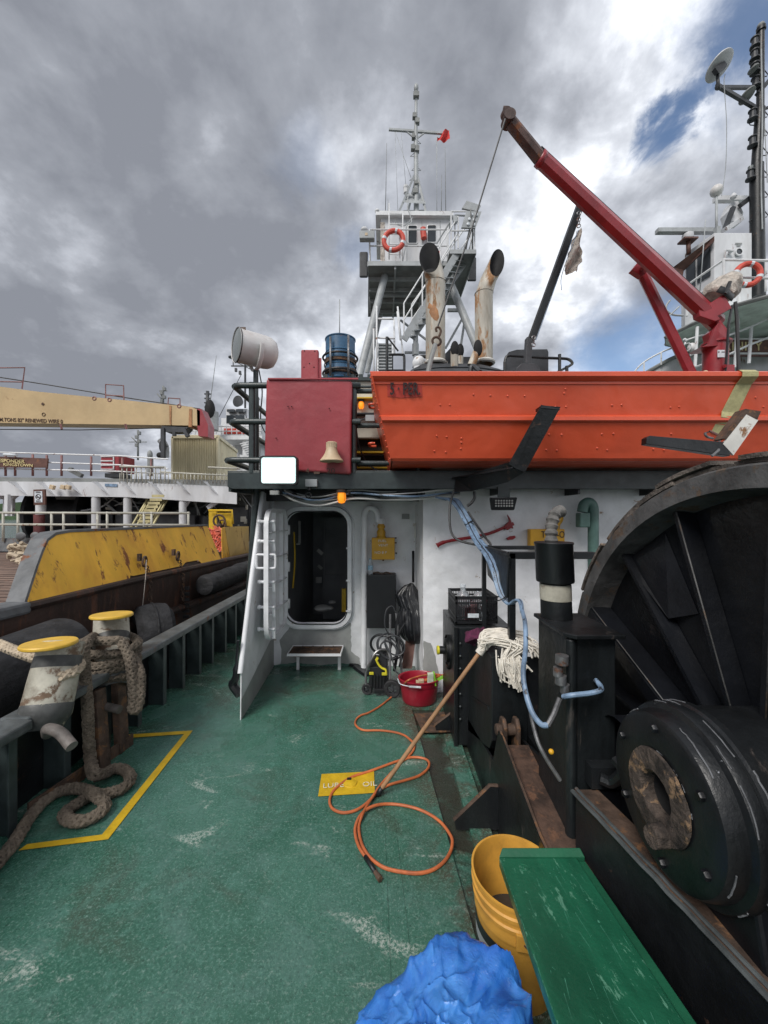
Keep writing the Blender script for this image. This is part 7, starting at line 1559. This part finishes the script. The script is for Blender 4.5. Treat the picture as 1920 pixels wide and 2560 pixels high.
# wheelhouse on top
m=MB(); 
c1,c2,c3,c4=P(1712,700,12.6),P(1787,645,11.4),P(1879,655,11.4),P(1879,700,13)
zb=7.39; zt2=P(1787,588,11.4).z
whp=[V((9.95,12.9,0)),V((9.9,11.7,0)),V((10.35,11.2,0)),V((11.05,11.1,0)),V((11.05,14.5,0)),V((9.95,14.5,0))]
xA=P(1712,0,12.2).x; xB=P(1786,0,11.3).x; xC=P(1880,0,11.3).x
foot=[V((xA,12.2,0)),V((xB,11.3,0)),V((xC,11.3,0)),V((xC,14,0)),V((11.15,14,0))]
m.add([p+V((0,0,zb)) for p in foot]+[p+V((0,0,zt2+(.0 if i in(1,2,3) else -.0))) for i,p in enumerate(foot)],[(0,1,6,5),(1,2,7,6),(2,3,8,7),(3,4,9,8),(4,0,5,9),(5,6,7,8,9)])
m.build('wheelhouse','ship_white',rs,bevel=.02)
A_,B_=foot[0],foot[1]
for s0_,s1_,ztp,zbt in ((.08,.40,.35,1.25),(.47,.90,.22,1.2)):
    nrm=V((B_.y-A_.y,-(B_.x-A_.x),0)).normalized(); nrm=nrm if nrm.y<0 else -nrm
    a,b=A_.lerp(B_,s0_)+nrm*.02,A_.lerp(B_,s1_)+nrm*.02
    MB().prism([V((a.x,a.y,zt2-zbt)),V((b.x,b.y,zt2-zbt)),V((b.x,b.y,zt2-ztp)),V((a.x,a.y,zt2-ztp-.1))],nrm*.015).build('window','glass_dark',rs)
MB().prism([P(1683,668,11.9),P(1706,697,11.9),P(1710,674,11.9),P(1786,602,11.2),P(1786,590,11.2)],(0.05,.1,0)).build('sun_visor','board_maroon',rs)
c=Q(592,1418,11.25); MB().lathe([(.085,-.03),(.11,-.03),(.11,.0),(.085,.0)],c,(0,1,0),24).build('porthole_rim','rail_white',rs); MB().lathe([(0,-.01),(.086,-.01)],c,(0,1,0),24).build('porthole','glass_dark',rs)
m=MB()
for k in range(2): m.box(Q(593,1366+k*13,11.28),(.20-.08*k,.006,.03))
m.build('lettering_line','under_grey',rs); MB().tube(cat([Q(510,1470,11.2),Q(510,1415,11.2),Q(520,1408,11.2),Q(560,1412,11.2)],3),.03,6).build('vent_pipe','ship_white',rs)
MB().sphere(Q(540,1420,11.25),.05).build('lamp','ship_white',rs)
# mast of right ship
rm=thing('black_mast','tall black ladder mast with stacked lanterns on the right hand ship','mast',Q(705,1680,12)); my=12
MB().cyl(Q(708,1690,my),Q(700,900,my),.19,.175,n=18).cyl(Q(700,900,my),Q(722,560,my),.135,.125,n=16).cyl(Q(722,560,my),Q(728,90,my),.10,.085,n=14).cyl(Q(728,90,my),Q(726,70,my),.12,.12,n=12).build('pole','black',rm)
MB().sphere(Q(726,60,my),.10,12,1,1,1.0).build('top_lamp','under_grey',rm)
for x,y in ((690,155),(688,232),(690,310),(693,395),(676,590),(676,750),(664,950)):
    c=Q(x,y,my-.05); m=MB(); m.lathe([(0,-.17),(.13,-.17),(.13,-.13),(.08,-.12),(.08,.08),(.11,.09),(.11,.12),(0,.15)],c,(0,0,1),14); m.beam(c,c+V((.2,.05,0)),.05,.05); m.build('lantern','casing',rm)
m=MB(); c=Q(664,905,my-.05); m.cyl(c,c+V((0,0,-.22)),.07,n=12); m.build('lantern_glass','glass_grey',rm)
m=MB()
for y in (280,640,990,1230): m.tube([Q(700,y-35,my),Q(655,y+5,my),Q(662,y+15,my),Q(700,y+18,my)],.014,6)
for y in (345,590,700,820,950,1070,1190): m.tube([Q(735,y-35,my),Q(768,y+5,my),Q(760,y+18,my),Q(735,y+18,my)],.014,6)
m.build('step_loop','casing',rm)
m=MB(); m.beam(Q(458,430,my-.6),Q(705,430,my),.08,.08); m.beam(Q(460,415,my-.6),Q(690,550,my),.08,.1); m.cyl(Q(470,440,my-.6),Q(466,350,my-.6),.045,n=8); m.beam(Q(705,470,my),Q(790,370,my),.12,.12); m.beam(Q(740,560,my),Q(800,540,my),.06,.06); m.build('bracket_arm','casing',rm)
MB().lathe([(0,-.03),(.30,-.02),(.36,.02),(.36,.05),(.2,.09),(0,.10)],Q(480,303,my-.6),(-.28,.35,.8),32,).build('dish','ship_white',rm); MB().box(Q(478,315,my-.68),(.34,.12,.16),ry=-.6).build('dish_motor','casing',rm)
MB().lathe([(0,-.02),(.22,.0),(.22,.03),(0,.08)],Q(645,480,my-.2),(-.3,.3,.8),24).build('small_dish','under_grey',rm); MB().lathe([(0,-.02),(.14,.0),(.14,.03),(0,.06)],Q(682,322,my-.2),(-.3,.1,.8),24).build('small_dish','under_grey',rm)
m=MB(); m.tube(cat([Q(512,350,my-.6),Q(505,410,my-.6),Q(520,640,my-.6),Q(515,900,my-.6),Q(490,1080,my-.6)],6),.010,5); m.tube(cat([Q(728,200,my-.1),Q(735,600,my-.2),Q(728,1000,my-.2),Q(735,1280,my-.2)],5),.02,6); m.tube(cat([Q(748,640,my-.1),Q(765,1000,my-.2)],5),.012,6); m.build('cable','tower_grey',rm)
rd=thing('radar_scanner','white bar radar scanner on the left of the right hand wheelhouse roof','radar',Q(290,1400,11.8))
MB().beam(Q(100,1293,11.8),Q(445,1293,11.8),.16,.12).build('scanner','tower_grey',rd); m=MB(); m.lathe([(.13,0),(.15,.05),(.15,.16),(.1,.2),(0,.21)],Q(287,1345,11.8),n=20); m.build('gearbox','ship_white',rd); MB().box(Q(287,1350,11.8),(.42,.3,.05)).cyl(Q(290,1350,11.8),Q(292,1430,11.8),.06,n=10).build('stand','board_maroon',rd)
r2=thing('radar_scanner','rear white bar radar scanner half hidden behind the black mast foot','radar',Q(540,1102,12.6)); MB().beam(Q(447,1102,12.6),Q(640,1102,12.6),.16,.14).build('scanner','ship_white',r2)
m=MB(); m.prism([Q(545,1230,12.3),Q(612,1235,12.3),Q(620,1180,12.3),Q(590,1110,12.3),Q(555,1115,12.3),Q(530,1175,12.3)],(0,.3,0)); m.beam(Q(500,1290,12),Q(600,1225,12.3),.2,.12); m.build('radar_stand','ship_white',r2)
m=MB(); m.beam(Q(600,1140,12.2),Q(680,1080,12.2),.1,.14); m.beam(Q(510,1280,12.2),Q(560,1150,12.2),.1,.12); m.build('floodlight','casing',r2)
dm=thing('satellite_dome','white satellite dome on a pole beside the right hand wheelhouse','dome',Q(460,1330,11.6)); MB().sphere(Q(460,1050,11.6),.165,18,1,1,1.02).build('dome','lamp_white',dm); m=MB(); m.cyl(Q(459,1085,11.6),Q(460,1360,11.6),.035,n=10); m.box(Q(463,1300,11.6),(.12,.12,.3)); m.build('pole','tower_grey',dm)
solo(MB().lathe([(0,0),(.07,.0),(.09,.04),(.05,.14),(0,.18)],Q(562,1095,12.2)),'antenna_cap','ship_white','small white cone antenna above the rear radar scanner','antenna')
solo(MB().cyl(Q(360,1650,11),Q(394,1222,11),.014,n=5),'whip_antenna','tower_grey','thin whip antenna standing before the right hand wheelhouse window','antenna')
# rails right ship
rr_=thing('bridge_rail','white pipe railing round the bridge deck of the right hand ship','railing',(9,10,7.4))
m=MB()
for dy in (0,105): m.tube([Q(165,1810+dy*.0-0,10.6) if 0 else Q(282,1618+dy,10.8),Q(502,1465+dy,10.0),Q(790,1470+dy,9.8)],.03,6)
for x,y in ((282,1618),(502,1465),(757,1468)): m.cyl(Q(x,y-8,10 if x>400 else 10.8),Q(x,y+185,10 if x>400 else 10.8),.03,n=6)
m.build('rail','rail_white',rr_)
m=MB(); m.tube(cat([Q(260,1800,10.5),Q(200,1795,10.5),Q(160,1770,10.5),Q(158,1740,10.5),Q(180,1708,10.5)],4),.025,6); m.tube([Q(165,1812,10.3),Q(235,1745,10.3)],.02,6); m.build('bent_end','tower_grey',rr_)
r3=thing('foredeck_rail','white pipe railing on the lower bow edge of the right hand ship','railing',(8.5,12,3))
bp_=[(1588,945,13.3),(1588,928,13.3),(1612,904,13.2),(1655,880,13),(1690,866,12.9),(1712,852,12.7)]
m=MB(); m.tube(cat([P(*q) for q in bp_],4),.028,6)
for px,y0,y1,Y in ((1610,906,928,13.2),(1653,881,912,13),): m.cyl(P(px,y0,Y),P(px,y1,Y),.026,n=6)
m.build('rail','rail_white',r3)
r4=thing('side_deck_rail','white sloping pipe railing in front of the dark name board','railing',(10,10.6,4)); m=MB()
q=lambda x,y,Y=10.9: Q2(x,y,Y)
m.tube([q(700,745,11.6),q(715,695,11.6),q(900,635,11.4),q(1200,640),q(1310,600),q(1470,535),q(1700,430)],.03,6); m.tube([q(760,870,11.5),q(905,800,11.3),q(1180,870),q(1300,815),q(1450,745),q(1700,650)],.03,6); m.tube([q(810,1010,11.5),q(910,970,11.3)],.03,6)
for x0_,y0_,x1_,y1_ in ((845,540,818,1000),(1322,190,1308,600),(1300,600,1278,1010),(1468,540,1438,960)): m.cyl(q(x0_,y0_),q(x1_,y1_),.04,n=8)
m.build('rail','rail_white',r4)
nb=thing('name_board','dark name board with gold letters TRINITY on the right hand ship','name board',q(1400,760,11.6)); xa,xb_=q(1010,700,11.7).x,q(1900,700,11.7).x
MB().bb(xa,xb_,11.7,11.75,q(0,880,11.7).z,q(0,690,11.7).z).build('board','board_maroon',nb); MB().bb(xa,xb_,11.68,11.76,q(0,690,11.7).z,q(0,672,11.7).z).bb(xa,xb_,11.68,11.76,q(0,858,11.7).z,q(0,838,11.7).z-.0).build('trim','rail_white',nb)
text('TRINITY',.37,V((q(1070,808,11.68).x,11.69,q(0,808,11.68).z)),(1,0,0),(0,0,1),'letter_gold',nb,sx=.92,space=1.12,bold=.006)
lifering(Q(648,1553,9.7),.335,(.2,1,0),'faded red life ring on the right hand ship bridge rail')
hl=thing('white_horn_light','round white lamp behind the crane brace on the right hand ship','lamp',Q2(780,780,11)); MB().sphere(Q2(782,778,11),.115,16,1,.9,1.15).build('globe','lamp_white',hl); MB().torus(Q2(725,775,11),(1,.6,0),.11,.014,20,6).tube([Q2(690,680,11),Q2(720,700,11)],.04,8).build('yoke','rail_white',hl)
solo(MB().box(Q2(1340,330,11),(.2,.1,.18)),'junction_box','rail_white','white box under the bridge deck beside the hanging white pipe','junction box',bevel=.02)
solo(MB().tube(cat([Q2(1390,370,11.2),Q2(1440,395,11.2),Q2(1520,370,11.2),Q2(1640,310,11)],4),.035,6),'cable','cable_black','dark cable sagging under the green bridge deck','cable')
# bits against own boat top edge at right
solo(MB().sphere(P(1763,933,4.2),.03,8).sphere(P(1758,937,4.2),.02,8),'rag','horn_cream','tiny pale rag at the foot of the red crane column','rag')
